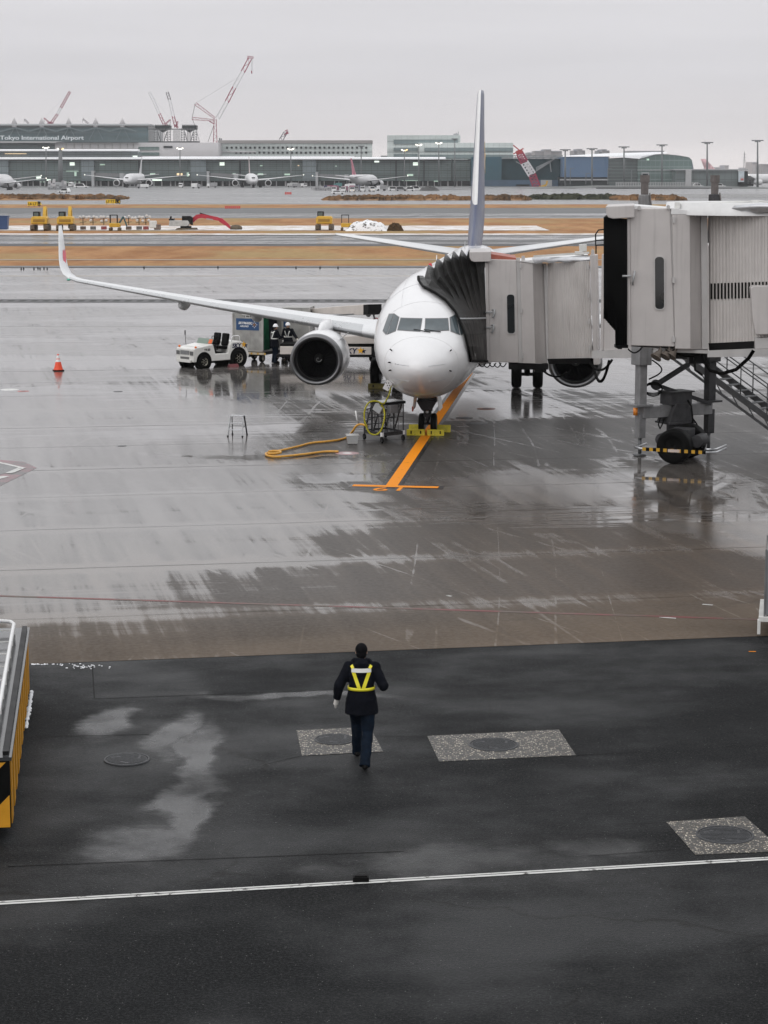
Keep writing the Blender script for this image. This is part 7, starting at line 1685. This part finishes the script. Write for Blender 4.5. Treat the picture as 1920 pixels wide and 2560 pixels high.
m = MB(); fbox(m, 1846.5, 1861, 428, 455, 1356, 2); m.build('poster', mat('poster_pale', (.50, .56, .6), .5, var=.2, scale=.3), lp); m = MB(); fbox(m, 1852, 1859, 446, 451, 1355.4, .4); m.build('poster_mark', mat('poster_red', (.5, .15, .12), .5), lp); m = MB(); fbox(m, 1848, 1860, 455, 470, 1358, 1); m.build('poster_leg', DARK, lp)
# viaduct ramp with railing
vd = thing('road_viaduct', 'grey road viaduct with white railing in front of the pier head', 'viaduct', (fx(1650, 1180), 1180, 0), 0, None, world=True)
m = MB(); m.prism([P(x, y, 1180) for x, y in ((1230, 473), (1380, 468), (1500, 464), (1830, 466), (1960, 470), (1960, 474), (1830, 470.5), (1500, 469), (1230, 478))], (0, 12, 0)); m.build('deck', mat('viaduct_grey', (.25, .26, .26), .6), vd)
m = MB(); m.prism([P(x, y, 1181) for x, y in ((1480, 469), (1830, 470), (1830, 481), (1480, 481))], (0, 8, 0)); m.build('dark_underside', mat('viaduct_dark', (.04, .047, .045), .7), vd)
m = MB(); m.prism([P(x, y, 1179) for x, y in ((1360, 474), (1490, 470), (1490, 483), (1360, 482))], (0, 3, 0)); m.build('abutment', PALE, vd)
for k in range(3):
    m = MB(); m.bar(P(1540, 456 + k * 3.4, 1180), P(1745, 457 + k * 3.4, 1180), .3); m.build('rail', PALE2, vd)
for k in range(34):
    m = MB(); px = 1540 + k * 6.2; m.bar(P(px, 455, 1180), P(px, 466, 1180), .3); m.build('rail_post', PALE2, vd)
# hazy skyline
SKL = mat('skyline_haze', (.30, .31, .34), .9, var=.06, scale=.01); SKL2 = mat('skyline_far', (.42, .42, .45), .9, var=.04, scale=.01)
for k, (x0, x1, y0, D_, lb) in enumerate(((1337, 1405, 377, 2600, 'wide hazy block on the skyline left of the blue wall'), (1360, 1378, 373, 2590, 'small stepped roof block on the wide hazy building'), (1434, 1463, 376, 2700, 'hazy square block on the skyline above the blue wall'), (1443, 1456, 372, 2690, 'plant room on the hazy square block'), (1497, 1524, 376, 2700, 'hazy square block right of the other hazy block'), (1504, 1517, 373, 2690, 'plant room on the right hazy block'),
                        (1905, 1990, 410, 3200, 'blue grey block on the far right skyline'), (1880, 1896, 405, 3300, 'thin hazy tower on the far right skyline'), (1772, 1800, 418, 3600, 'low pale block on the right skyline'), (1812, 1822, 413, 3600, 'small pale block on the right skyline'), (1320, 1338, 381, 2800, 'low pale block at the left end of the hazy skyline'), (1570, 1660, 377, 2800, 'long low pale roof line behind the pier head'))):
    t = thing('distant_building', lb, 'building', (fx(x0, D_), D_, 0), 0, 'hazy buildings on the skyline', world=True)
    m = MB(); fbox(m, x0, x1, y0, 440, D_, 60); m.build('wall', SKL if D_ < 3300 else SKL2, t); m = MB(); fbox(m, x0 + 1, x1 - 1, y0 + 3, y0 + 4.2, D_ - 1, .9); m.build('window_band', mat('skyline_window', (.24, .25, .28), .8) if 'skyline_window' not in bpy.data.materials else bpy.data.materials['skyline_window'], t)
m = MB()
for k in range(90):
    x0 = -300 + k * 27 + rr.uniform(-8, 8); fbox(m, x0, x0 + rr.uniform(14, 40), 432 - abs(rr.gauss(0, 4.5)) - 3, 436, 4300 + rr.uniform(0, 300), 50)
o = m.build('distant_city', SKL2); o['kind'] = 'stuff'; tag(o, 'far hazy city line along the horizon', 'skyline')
t = thing('pylon', 'pale hazy lattice pylon on the far right skyline', 'pylon', (fx(1861, 3000), 3000, 0), 0, None, world=True)
m = MB()
for sg in (-1, 1): m.bar(P(1861 + sg * 3, 432, 3000), P(1861, 378, 3000), .5)
for k in range(7): m.bar(P(1861 - 3 + k * .42, 432 - k * 7.5, 3000), P(1861 + 3 - k * .42 - .2, 426 - k * 7.5, 3000), .5)
for y in (386, 394, 402): m.bar(P(1857, y, 3000), P(1865, y, 3000), .5)
m.build('lattice', SKL, t)
# ------------------------------------------------------------------ cranes
CRED = mat('crane_red', (.28, .008, .05), .5); CWH = mat('crane_white', (.66, .65, .67), .5); CDK = mat('crane_dark', (.09, .07, .09), .5)
def lattice(m, a, b, w0, w1, n, th=.35):
    a, b = Vector(a), Vector(b); d = (b - a).normalized(); s_ = d.cross(Vector((0, 1, 0))).normalized(); u = Vector((0, 1, 0))
    for i in (-1, 1):
        for j in (-1, 1): m.bar(a + s_ * (i * w0 / 2) + u * (j * w0 / 2), b + s_ * (i * w1 / 2) + u * (j * w1 / 2), th)
    for k in range(n):
        f0, f1 = k / n, (k + 1) / n; q0, q1 = w0 + (w1 - w0) * f0, w0 + (w1 - w0) * f1; i = 1 if k % 2 else -1
        m.bar(a.lerp(b, f0) + s_ * (i * q0 / 2) - u * q0 / 2, a.lerp(b, f1) - s_ * (i * q1 / 2) - u * q1 / 2, th * .7)
def crane(label, pts, D_, w_, extras=()):
    """pts: list of (px,py,material key) along the boom; each span is one painted section"""
    t = thing('crane', label, 'crane', (fx(pts[0][0], D_), D_, 0), 0, 'construction cranes above the terminal', world=True)
    for (x0, y0, mt), (x1, y1, _) in zip(pts[:-1], pts[1:]):
        m = MB(); a, b = P(x0, y0, D_), P(x1, y1, D_); lattice(m, a, b, w_, w_ * .92, max(3, int((b - a).length / w_ * .8)), .26 * w_ ** .5); m.build('boom_section', {'r': CRED, 'w': CWH, 'd': CDK}[mt], t)
    for (x0, y0, x1, y1, mt, th) in extras:
        m = MB()
        if th > .8: lattice(m, P(x0, y0, D_), P(x1, y1, D_), th, th * .6, 8, .28); nm = 'jib'
        else: m.bar(P(x0, y0, D_), P(x1, y1, D_), th); nm = 'cable'
        m.build(nm, {'r': CRED, 'w': CWH, 'd': CDK}[mt], t)
    return t
crane('tallest red and white crane rising to the right above the terminal', [(541, 297, 'w'), (543, 350, 'w'), (600, 258, 'w')][:0] + [(544, 296, 'w'), (567, 255, 'r'), (586, 218, 'w'), (607, 180, 'r'), (625, 146, 'r')], 1560, 2.6,
      [(538, 356, 538, 298, 'r', 2.6), (488, 259, 538, 296, 'r', 2.0), (480, 296, 536, 301, 'r', 1.8), (488, 259, 480, 296, 'd', .3), (488, 259, 600, 190, 'w', .22), (480, 296, 490, 320, 'd', .3), (520, 355, 534, 315, 'd', .3), (523, 303, 536, 310, 'r', .6), (618, 143, 634, 144, 'r', 1.6), (630, 145, 630, 178, 'd', .25), (629, 177, 629.5, 184, 'r', .7), (499, 355, 492, 330, 'd', .25)])
crane('thin crane leaning left above the scaffold towers', [(411, 312, 'r'), (398, 284, 'w'), (383, 250, 'w'), (373, 230, 'd')] + [], 1560, 1.7, [(411, 312, 426, 299, 'r', 1.0), (411, 312, 420, 312, 'r', 1.2), (426, 299, 425, 315, 'd', .3), (426, 299, 373, 230, 'w', .12)])
crane('thin crane standing nearly upright between the scaffold towers', [(440, 318, 'r'), (433, 290, 'w'), (424, 250, 'd'), (418, 230, 'd')], 1560, 1.8, [(440, 318, 444, 303, 'r', 1.2), (438, 312, 445, 320, 'r', 1.5)])
crane('small red crane behind the hall roof at left', [(127, 309, 'r'), (144, 285, 'w'), (152, 270, 'r'), (175, 229, 'r')], 1640, 1.5, [(127, 309, 110, 295, 'r', .9), (118, 307, 134, 307, 'r', 1.2), (110, 295, 175, 229, 'w', .12), (110, 295, 111, 305, 'd', .2)])
crane('tiny crane tip above the hall roof at far left', [(72, 309, 'd'), (61, 298, 'd')], 1640, .9, [(61, 298, 60, 306, 'd', .2)])
crane('tiny crane tip above the hall roof at right', [(221, 309, 'd'), (207, 297, 'd')], 1640, .9, [(207, 297, 206, 306, 'd', .2)])
crane('red crane tip above the cream office block', [(702, 351, 'd'), (714, 331, 'r'), (721, 328.5, 'd')], 1560, 2.6, [(710, 338, 720, 329, 'r', .8)])
SG = thing('crane', 'red and white crane boom leaning down in front of the unfinished hall', 'crane', (fx(1330, 1370), 1370, 0), 0, 'construction cranes above the terminal', world=True)
for (x0, y0, x1, y1, mt, w_) in ((1342, 468, 1330, 436, CRED, 4.2), (1330, 436, 1311, 406, CWH, 4.6), (1311, 406, 1299, 384, CRED, 4.2), (1299, 384, 1296, 376, RED, 3.2)):
    m = MB(); lattice(m, P(x0, y0, 1370), P(x1, y1, 1370), w_, w_ * .95, 9, .75); m.build('boom_section', mt, SG)
m = MB(); m.prism([P(1309, 408, 1369), P(1318, 404, 1369), P(1333, 432, 1369), P(1325, 437, 1369)], (0, .3, 0)); m.m = 1
m.build('white_lettering_panel', mat('panel_white', (.55, .55, .56), .5, var=.5, scale=.6), SG)
m = MB(); m.bar(P(1283, 363, 1370), P(1299, 376, 1370), .7); m.bar(P(1283, 385, 1370), P(1299, 377, 1370), .7); m.bar(P(1299, 377, 1370), P(1309, 371, 1370), .8); m.bar(P(1303, 374, 1370), P(1312, 388, 1370), .7); m.build('boom_head', RED, SG)
t = thing('yellow_loader_crane', 'small yellow machine arm at the foot of the leaning crane', 'machine', (fx(1358, 1365), 1365, 0), 0, None, world=True)
m = MB(); m.bar(P(1353, 467, 1365), P(1366, 462, 1365), 1.2); m.bar(P(1366, 462, 1365), P(1368, 452, 1365), 1.0); m.build('arm', EXY, t); m = MB(); fbox(m, 1348, 1362, 465, 470, 1365, 3); m.build('body', EXY, t)
# scaffold towers on the roof
def scaffold(label, px0, px1):
    D_ = 1500; t = thing('scaffold_tower', label, 'scaffold', (fx(px0, D_), D_, 0), 0, 'scaffold towers on the terminal roof', world=True)
    m = MB(); fbox(m, px0, px1, 313, 321, D_, 14); m.build('roof_segment', FDK, t)
    m = MB(); m.prism([P(px0 + 3, 321, D_), P(px1 - 3, 321, D_), P((px0 + px1) / 2 + 6, 327, D_), P((px0 + px1) / 2, 331, D_), P((px0 + px1) / 2 - 6, 327, D_)], (0, 10, 0)); m.build('lower_truss', FDK, t)
    m = MB()
    for k in range(6): px = px0 - 2 + k * (px1 - px0 + 4) / 5; m.bar(P(px, 320, D_ - 2), P(px, 355, D_ - 2), .38)
    for y in (325, 331, 337, 343, 349):
        for (u0, u1) in ((-3, 9), (px1 - px0 - 9, px1 - px0 + 3)): m.bar(P(px0 + u0, y, D_ - 2), P(px0 + u1, y, D_ - 2), .3); m.bar(P(px0 + u0, y, D_ - 2), P(px0 + u1, y + 6, D_ - 2), .22)
    mid = (px0 + px1) / 2
    m.bar(P(mid, 331, D_), P(mid, 355, D_), .5); m.bar(P(px0 + 8, 333, D_ - 1), P(mid - 4, 355, D_ - 1), .55); m.bar(P(px1 - 8, 333, D_ - 1), P(mid + 4, 355, D_ - 1), .55); m.build('scaffold_frame', mat('scaffold_grey', (.10, .105, .11), .6) if 'scaffold_grey' not in bpy.data.materials else bpy.data.materials['scaffold_grey'], t)
    m = MB(); m.bar(P(px0, 311, D_), P(px1, 311, D_), .25)
    for k in range(7): px = px0 + k * (px1 - px0) / 6; m.bar(P(px, 313, D_), P(px, 311, D_), .2)
    m.build('guard_rail', LGREY, t)
scaffold('scaffold tower next to the glass hall', 388, 424); scaffold('scaffold tower nearest to the tallest crane', 455, 490)
m = MB(); fbox(m, 372, 498, 353, 357, 1499, 6); m.bar(P(370, 323, 1499), P(494, 323, 1499), .7)
for k in range(5): m.bar(P(374 + k * 3, 318, 1499), P(374 + k * 3, 355, 1499), .4)
for k in range(7): m.bar(P(434 + k * 2.6, 325, 1499), P(434 + k * 2.6, 355, 1499), .3)
o = m.build('roof_gantry', bpy.data.materials['scaffold_grey']); tag(o, 'dark steel gantry linking the two scaffold towers on the roof', 'gantry')
# ------------------------------------------------------------------ apron masts
LH = mat('lit_flood', (1, .96, .85), .4, emit=1.3); LHW = mat('lit_flood_warm', (1, .72, .35), .4, emit=1.2)
MST = mat('mast_grey', (.13, .14, .145), .5)
def mast(label, px, ytop, ybot, lit=None, w_=.5, D_=None, head=1.9):
    D_ = D_ or TD - 60; t = thing('light_mast', label, 'light mast', (fx(px, D_), D_, 0), 0, 'apron light masts', world=True)
    a, b = P(px, ybot, D_), P(px, ytop, D_); m = MB(); m.tube([Vector((a.x, D_, 0)), b], [w_, w_ * .55], 8); m.build('pole', MST, t)
    m = MB(); m.bar(b + Vector((-head, 0, .2)), b + Vector((head, 0, .2)), .55); m.bar(b + Vector((-head * .5, 0, -.5)), b + Vector((head * .5, 0, -.5)), .4); m.build('head_frame', MST, t)
    for k, (dx, dz) in enumerate(((-.85, .1), (.85, .1), (-.3, -.35), (.35, -.35))):
        m = MB(); m.box(b + Vector((dx * head, -.5, dz)), (1.0 if lit else .9, .5, .7 if lit else .5)); m.build('lamp', (LH if k % 2 == 0 or lit != 'warm' else LHW) if lit else MST, t)
for px, yt, lit, lb in ((115, 369, 'lit', 'lit light mast left of the thick mast near the airport sign'), (450, 371, 'lit', 'lit light mast below the scaffold towers'), (727, 372.5, 'lit', 'lit light mast in front of the cream office block'), (1011, 375, 'warm', 'warm lit light mast under the left end of the tall office block'),
                        (1047, 362, 'lit', 'lit light mast in the middle before the tall office block'), (1097, 357.5, 'lit', 'bright light mast before the tall office block, right of the middle one'), (1137, 348, None, 'tall unlit light mast nearest to the aircraft tail'), (903, 366, None, 'dim light mast at the right end of the cream office block')):
    mast(lb, px, yt, 468, lit)
mast('thick grey mast with lit lamps right of the first lit mast', 151, 372, 466, 'warm', 1.9)
for px, yt, lb in ((1413, 375, 'unlit light mast above the left edge of the blue wall'), (1480, 372.5, 'unlit light mast above the right half of the blue wall'), (1560, 368, 'unlit light mast behind the louvred wall'), (1655, 363, 'unlit light mast behind the rounded pier roof'), (1768, 357, 'tall unlit light mast right of the pier head'), (1894, 352, 'tallest unlit light mast at the far right')):
    mast(lb, px, yt, 465, None, .7, 1330 if px < 1700 else 1250, 3.4)
for px, yt in ((1426, 421), (1465, 434), (1480, 425), (1520, 421), (1579, 425)):
    t = thing('street_lamp', 'grey street lamp in front of the blue wall and pier head', 'street lamp', (fx(px, 1250), 1250, 0), 0, 'street lamps on the viaduct', world=True)
    m = MB(); b = P(px, yt, 1250); m.bar(Vector((b.x, 1250, 2)), b, .45); m.build('pole', MST, t); m = MB(); m.bar(b, b + Vector((2.4, 0, .1)), .3); m.build('lamp_arm', MST, t)
# ------------------------------------------------------------------ parked airliners far away
FWH = mat('far_airliner_white', (.66, .66, .67), .35, var=.04, scale=.2)
def far_plane(label, px, py, rz, sc=1.0, tail=None, D_=None):
    c = G(px, py); c.z = 0
    if D_: c = Vector((P(px, 432, D_).x, D_, 0))
    t = thing('parked_airliner', label, 'airplane', c, rz, 'airliners parked at the far pier')
    k = sc
    f = lambda s_: fus(s_)
    m = MB(); m.loft([[Vector((1.66 * k * hw_ * math.sin(2 * math.pi * j / 20), 1.75 * k * s_ - 28 * k, k * (4.9 + 1.62 * ((zw_ - 3.25) + ((tp_ - zw_) if math.cos(2 * math.pi * j / 20) > 0 else (zw_ - bt_)) * math.cos(2 * math.pi * j / 20))))) for j in range(20)] for s_ in (.02, .3, .9, 1.6, 2.6, 4, 6, 10, 20, 26, 30, 34, 37, 38.8) for tp_, bt_, hw_, zw_ in [f(s_)]]); m.build('fuselage', FWH, t)
    for sg in (-1, 1):
        m = MB(); m.loft([wring((x_ * k, le * k, ch * k, z_ * k, tk, 0), sg, AF, 0) for x_, le, ch, z_, tk in ((1.5, -6, 12.5, 4.0, .9), (10, .2, 7.4, 4.9, .85), (31, 13, 2.2, 7.2, .8), (32.2, 14.6, .8, 7.4, .7))]); m.build('wing', FWH, t)
        m = MB(); m.sph((sg * 32 * k, 13.8 * k, 7.4 * k), .3); m.build('wing_tip_light', LH, t)
        m = MB(); m.loft([wring((x_ * k, le * k, ch * k, z_ * k, tk, 0), sg, AF, 0) for x_, le, ch, z_, tk in ((.8, 27, 7, 6.6, .8), (10.6, 34, 2.4, 7.8, .7))]); m.build('tailplane', FWH, t)
        m = MB(); ec = Vector((sg * 9.8 * k, -3.8 * k, 2.55 * k)); m.lathe([(1.5 * k, .35), (1.72 * k, 0), (1.95 * k, .6), (1.9 * k, 3.5), (1.3 * k, 6)], ec, (0, 1, 0), 20); e_ = m.build('engine', FWH, t)
        m = MB(); m.lathe([(.001, .5), (1.52 * k, .5)], ec, (0, 1, 0), 20); m.build('fan', BLACK, e_); m = MB(); m.prism([(sg * 9.8 * k, -1.5 * k, 4.3 * k), (sg * 9.8 * k, 2 * k, 4.2 * k), (sg * 9.8 * k, 3 * k, 5.0 * k), (sg * 9.8 * k, 0, 5.2 * k)], (.4, 0, 0)); m.build('pylon', FWH, e_)
        m = MB(); m.bar((sg * 5.4 * k, 3 * k, 1.2), (sg * 4.5 * k, 3 * k, 4.2 * k), .6); g_ = m.build('main_gear', DARK, t)
        m = MB()
        for dy in (-1.4, 0, 1.4): m.cyl((sg * 5.4 * k - .8, 3 * k + dy, .68), (sg * 5.4 * k + .8, 3 * k + dy, .68), .68, 14)
        m.build('wheels', BLACK, g_)
    m = MB(); m.loft([[Vector((sx_ * tk, le, z)) for le, sx_ in ((y0 * k, 0), (y0 * k + ch * k * .3, 1), (y0 * k + ch * k, 0), (y0 * k + ch * k * .3, -1))] for z, y0, ch, tk in ((7.4 * k, 22, 11, .4), (10 * k, 25.4, 8.6, .35), (18.6 * k, 34.2, 3.6, .18))], smooth=False); m.build('fin', tail or FWH, t)
    m = MB(); m.bar((0, -25 * k, .7), (0, -24.6 * k, 3.4 * k), .4); m.cyl((-.7, -25 * k, .55), (.7, -25 * k, .55), .55, 12); m.build('nose_gear', DARK, t)
    m = MB(); m.box((0, -26.15 * k, 5.75 * k), (2.0 * k, .6, .5), 0, 0, R(-25)); m.build('cockpit_window', GLASS, t)
    return t
TRED = mat('tail_red_white', (.55, .20, .26), .4, var=.5, scale=.35)
far_plane('white airliner parked nose on at the far pier left of the middle', 334, 468, R(-2), 1.0, FWH)
far_plane('white airliner parked nose on below the cream office block', 629, 468.5, R(6), 1.0, mat('tail_white_red', (.6, .5, .5), .4))
far_plane('white airliner with red and white tail seen from behind', 913, 468, R(180 - 14), .92, TRED)
TBL = mat('tail_blue', (.04, .10, .22), .4)
far_plane('white airliner with blue tail seen from behind at the left edge', 5, 474.5, R(176), .80, TBL)
far_plane('white airliner at the left edge half hidden by the blue tailed one', -6, 469.5, R(172), .95, FWH)
far_plane('airliner far right showing only its dark blue tail above the corridor', 1752, 440, R(160), .8, mat('tail_navy', (.025, .05, .11), .4), 1440)
far_plane('airliner far right with red emblem on its white tail behind the poster', 1880, 440, R(100), .95, mat('tail_red_emblem', (.62, .40, .42), .4, var=.6, scale=.25), 1430)
# ------------------------------------------------------------------ service vehicles at the far pier
VW = WHITE; VM = mat('vehicle_maroon', (.22, .05, .10), .45); VG = mat('vehicle_grey', (.3, .3, .31), .45); VT = mat('vehicle_teal', (.06, .2, .2), .45); VNV = mat('vehicle_navy', (.04, .04, .10), .45)
def truck(label, px, py, rz, box, cabm, ln=6.0, hb=2.4, z0=0.7, lights=False):
    c = G(px, py); t = thing('service_truck', label, 'truck', (c.x, c.y, 0), rz, 'service trucks at the far pier')
    m = MB(); m.bx(-ln / 2, ln / 2 - 1.8, -1.1, 1.1, z0, z0 + hb); m.build('cargo_box', box, t, .08)
    m = MB(); m.prism([(ln / 2 - 1.7, -1.05, z0 - .2), (ln / 2, -1.05, z0 - .2), (ln / 2, -1.05, z0 + .7), (ln / 2 - .25, -1.05, z0 + 1.7), (ln / 2 - 1.7, -1.05, z0 + 1.7)], (0, 2.1, 0)); cb2 = m.build('cab', cabm, t)
    m = MB(); m.prism([(ln / 2 - .02, -.95, z0 + .75), (ln / 2 - .02, .95, z0 + .75), (ln / 2 - .22, .95, z0 + 1.55), (ln / 2 - .22, -.95, z0 + 1.55)], (.05, 0, .01)); m.build('windscreen', GLASS, cb2)
    for x in (-ln / 2 + 1, ln / 2 - .9):
        for y in (-.95, .95):
            m = MB(); m.cyl((x, y - .14, .45), (x, y + .14, .45), .45, 12); m.build('wheel', BLACK, t)
    if lights:
        for y in (-.7, .7):
            m = MB(); m.box((ln / 2 + .03, y, z0 + .15), (.06, .25, .2)); m.build('headlight', LITW, t)
    return t
tq = [(731, 468, R(180), VW, VW, 'white long truck left of the red tailed airliner group'), (745, 468.5, R(0), VG, VW, 'grey truck behind the white long truck'), (762, 468, R(-90), VW, VW, 'white truck facing the viewer by the stair tower'), (826, 476, R(180), VM, VNV, 'maroon sided truck at the left end of the parked row'), (838, 480, R(-90), VM, VW, 'maroon truck with white front, first of the parked row'),
      (861, 480, R(-90), VM, VW, 'maroon truck with white front, second of the parked row'), (880, 480.5, R(-90), VM, VW, 'maroon and white truck, third of the parked row'), (893, 478, R(-90), VNV, VG, 'dark violet truck in the middle of the parked row'), (907, 479, R(-90), VG, VW, 'small white fronted truck right of the violet one'), (929, 479, R(-90), VW, VW, 'white truck facing the viewer at the right of the row'),
      (953, 477, R(180), VG, VW, 'grey tank truck pointing left at the right end of the row'), (844, 469, R(180), VT, VT, 'teal truck under the wing of the red tailed airliner'), (875, 471, R(180), VW, VW, 'white high lift truck under the red tailed airliner'), (452, 469, R(-90), VW, VW, 'white truck below the lit mast in the middle left'), (178, 467, R(-90), VW, VW, 'small white truck between the thick mast and the airliner'), (530, 469, R(180), VG, VW, 'grey truck left of the airliner below the office block'), (357, 471, R(180), VW, VG, 'white belt truck under the airliner left of the middle'),
      (490, 471, R(0), VW, VG, 'white equipment truck between the two nose on airliners')]
for i, (px, py, rz, bx_, cb_, lb) in enumerate(tq): truck(lb, px, py, rz + R(rr.uniform(-12, 12)), bx_, cb_, rr.choice((5.0, 6.0, 6.5)), rr.uniform(1.6, 2.3), .7, i % 3 == 0)
def car(label, px, py, rz, mt, ln=4.6, hh=1.5):
    c = G(px, py); t = thing('parked_car', label, 'car', (c.x, c.y, 0), rz, 'cars and vans on the far apron')
    m = MB(); m.prism([(-ln / 2, -.9, .35), (ln / 2, -.9, .35), (ln / 2, -.9, .8), (ln * .28, -.9, .95), (ln * .12, -.9, hh), (-ln * .36, -.9, hh), (-ln * .48, -.9, .95)], (0, 1.8, 0)); b_ = m.build('body', mt, t, .08)
    m = MB(); m.prism([(-ln * .36, -.91, .98), (ln * .22, -.91, .98), (ln * .11, -.91, hh - .1), (-ln * .34, -.91, hh - .1)], (0, 1.82, 0)); m.build('window', GLASS, b_)
    for x in (-ln * .3, ln * .32):
        for y in (-.85, .85):
            m = MB(); m.cyl((x, y - .1, .34), (x, y + .1, .34), .34, 12); m.build('wheel', BLACK, t)
car('white estate car in front of the row of maroon trucks', 845, 485.5, 0, VW, 5.4)
car('white car at the foot of the thick mast among the crates', 161, 482, R(150), VW, 6.0, 2.0)
car('white van left of the aircraft tail, first of three', 985, 477, 0, VW, 6, 2.0); car('grey van left of the aircraft tail, second of three', 1003, 477.5, 0, VG, 6, 2.0); car('white van left of the aircraft tail, third of three', 1022, 477.5, R(180), VW, 6, 2.0)
car('white vehicle under snow by the spoil heap left of the tail', 1040, 476, R(10), VW, 7, 2.2)
car('white car right of the corridor stair tower', 1745, 468, 0, VW, 6.5, 2.4); car('pale car under the corridor at far right', 1800, 468, 0, VW, 7, 2.2); car('white van parked beside the pier at middle left', 203, 469.5, 0, VW, 9, 2.6)
# stacked crates and cargo pallets by the mast
for k in range(16):
    px = 124 + (k % 8) * 5.5; row = k // 8; c = G(px, 475 - row * 3)
    t = thing('cargo_container', 'grey cargo container stacked near the thick mast', 'cargo container', (c.x, c.y, 0), rr.uniform(-.1, .1), 'cargo containers by the thick mast'); h_ = rr.uniform(1.6, 3.4) * (1 + row * .6)
    m = MB(); m.prism([(-.8, -.8, 0), (.8, -.8, 0), (.8, -.8, h_), (-.4, -.8, h_), (-.8, -.8, h_ * .7)], (0, 1.6, 0)); m.build('body', rr.choice((LGREY, VG, PALE)), t); m = MB(); m.bx(-.6, .6, -.83, -.805, .3, h_ * .6); m.build('door', GREY, t)
for k in range(22):
    px = 782 + k * 2.2 + rr.uniform(-.5, .5); c = G(px, 476 + rr.uniform(-1.5, 1.5))
    t = thing('cargo_container', 'grey cargo container in the line left of the maroon trucks', 'cargo container', (c.x, c.y, 0), rr.uniform(-.2, .2), 'cargo containers left of the trucks'); h_ = rr.uniform(1.4, 2.2)
    m = MB(); m.prism([(-.75, -.75, .3), (.75, -.75, .3), (.75, -.75, h_), (-.4, -.75, h_), (-.75, -.75, h_ * .7)], (0, 1.5, 0)); m.build('body', rr.choice((LGREY, VG, PALE2)), t); m = MB(); m.bx(-.55, .55, -.78, -.755, .5, h_ * .6); m.build('door', GREY, t)
m = MB(); 
heap('spoil_heap', 'grey spoil heap left of the aircraft tail', 1048, 1100, 466, 477, mat('spoil_grey', (.09, .09, .09), .9, var=.4, scale=.3), 7.7, .8)
# perimeter fence left of the tail
fc = thing('perimeter_fence', 'grey perimeter fence running behind the scrub towards the tail', 'fence', (fx(1060, 1080), 1080, 0), 0, None, world=True)
m = MB()
for k in range(60): px = 960 + k * 4; m.bar(P(px, 470.5 - k * .03, 1080), P(px, 477, 1080), .12)
m.bar(P(960, 471, 1080), P(1200, 469, 1080), .15); m.bar(P(960, 475, 1080), P(1200, 473, 1080), .15); m.build('mesh_panel', GREY, fc)
# taxiway edge lamps
for k, (px, py) in enumerate(((95, 672), (53, 673), (59, 673), (85, 673), (100, 673), (110, 673), (118, 673), (360, 671), (545, 670), (740, 671), (800, 671), (845, 671))):
    c = G(px, py); t = thing('edge_lamp', 'small dark taxiway edge lamp along the grass border', 'taxiway lamp', (c.x, c.y, 0), 0, 'taxiway edge lamps'); m = MB(); m.lathe([(.1, 0), (.05, .04), (.05, .10), (.07, .11), (.05, .16), (.001, .17)], (0, 0, 0), n=12); m.build('body', DARK, t)

# ------------------------------------------------------------------ damp air
m = MB(); m.bx(-2600, 2600, -60, 4900, -1.5, 130)
hz = m.build('haze', bpy.data.materials.new('haze')); hz['kind'] = 'stuff'
hm = hz.data.materials[0]; hm.use_nodes = True; ht = hm.node_tree; ht.nodes.clear()
pv = nd(ht, 'ShaderNodeVolumePrincipled'); pv.inputs['Color'].default_value = (.96, .96, .98, 1); pv.inputs['Density'].default_value = .00008; pv.inputs['Anisotropy'].default_value = 0
ho = nd(ht, 'ShaderNodeOutputMaterial'); ht.links.new(pv.outputs[0], ho.inputs['Volume'])
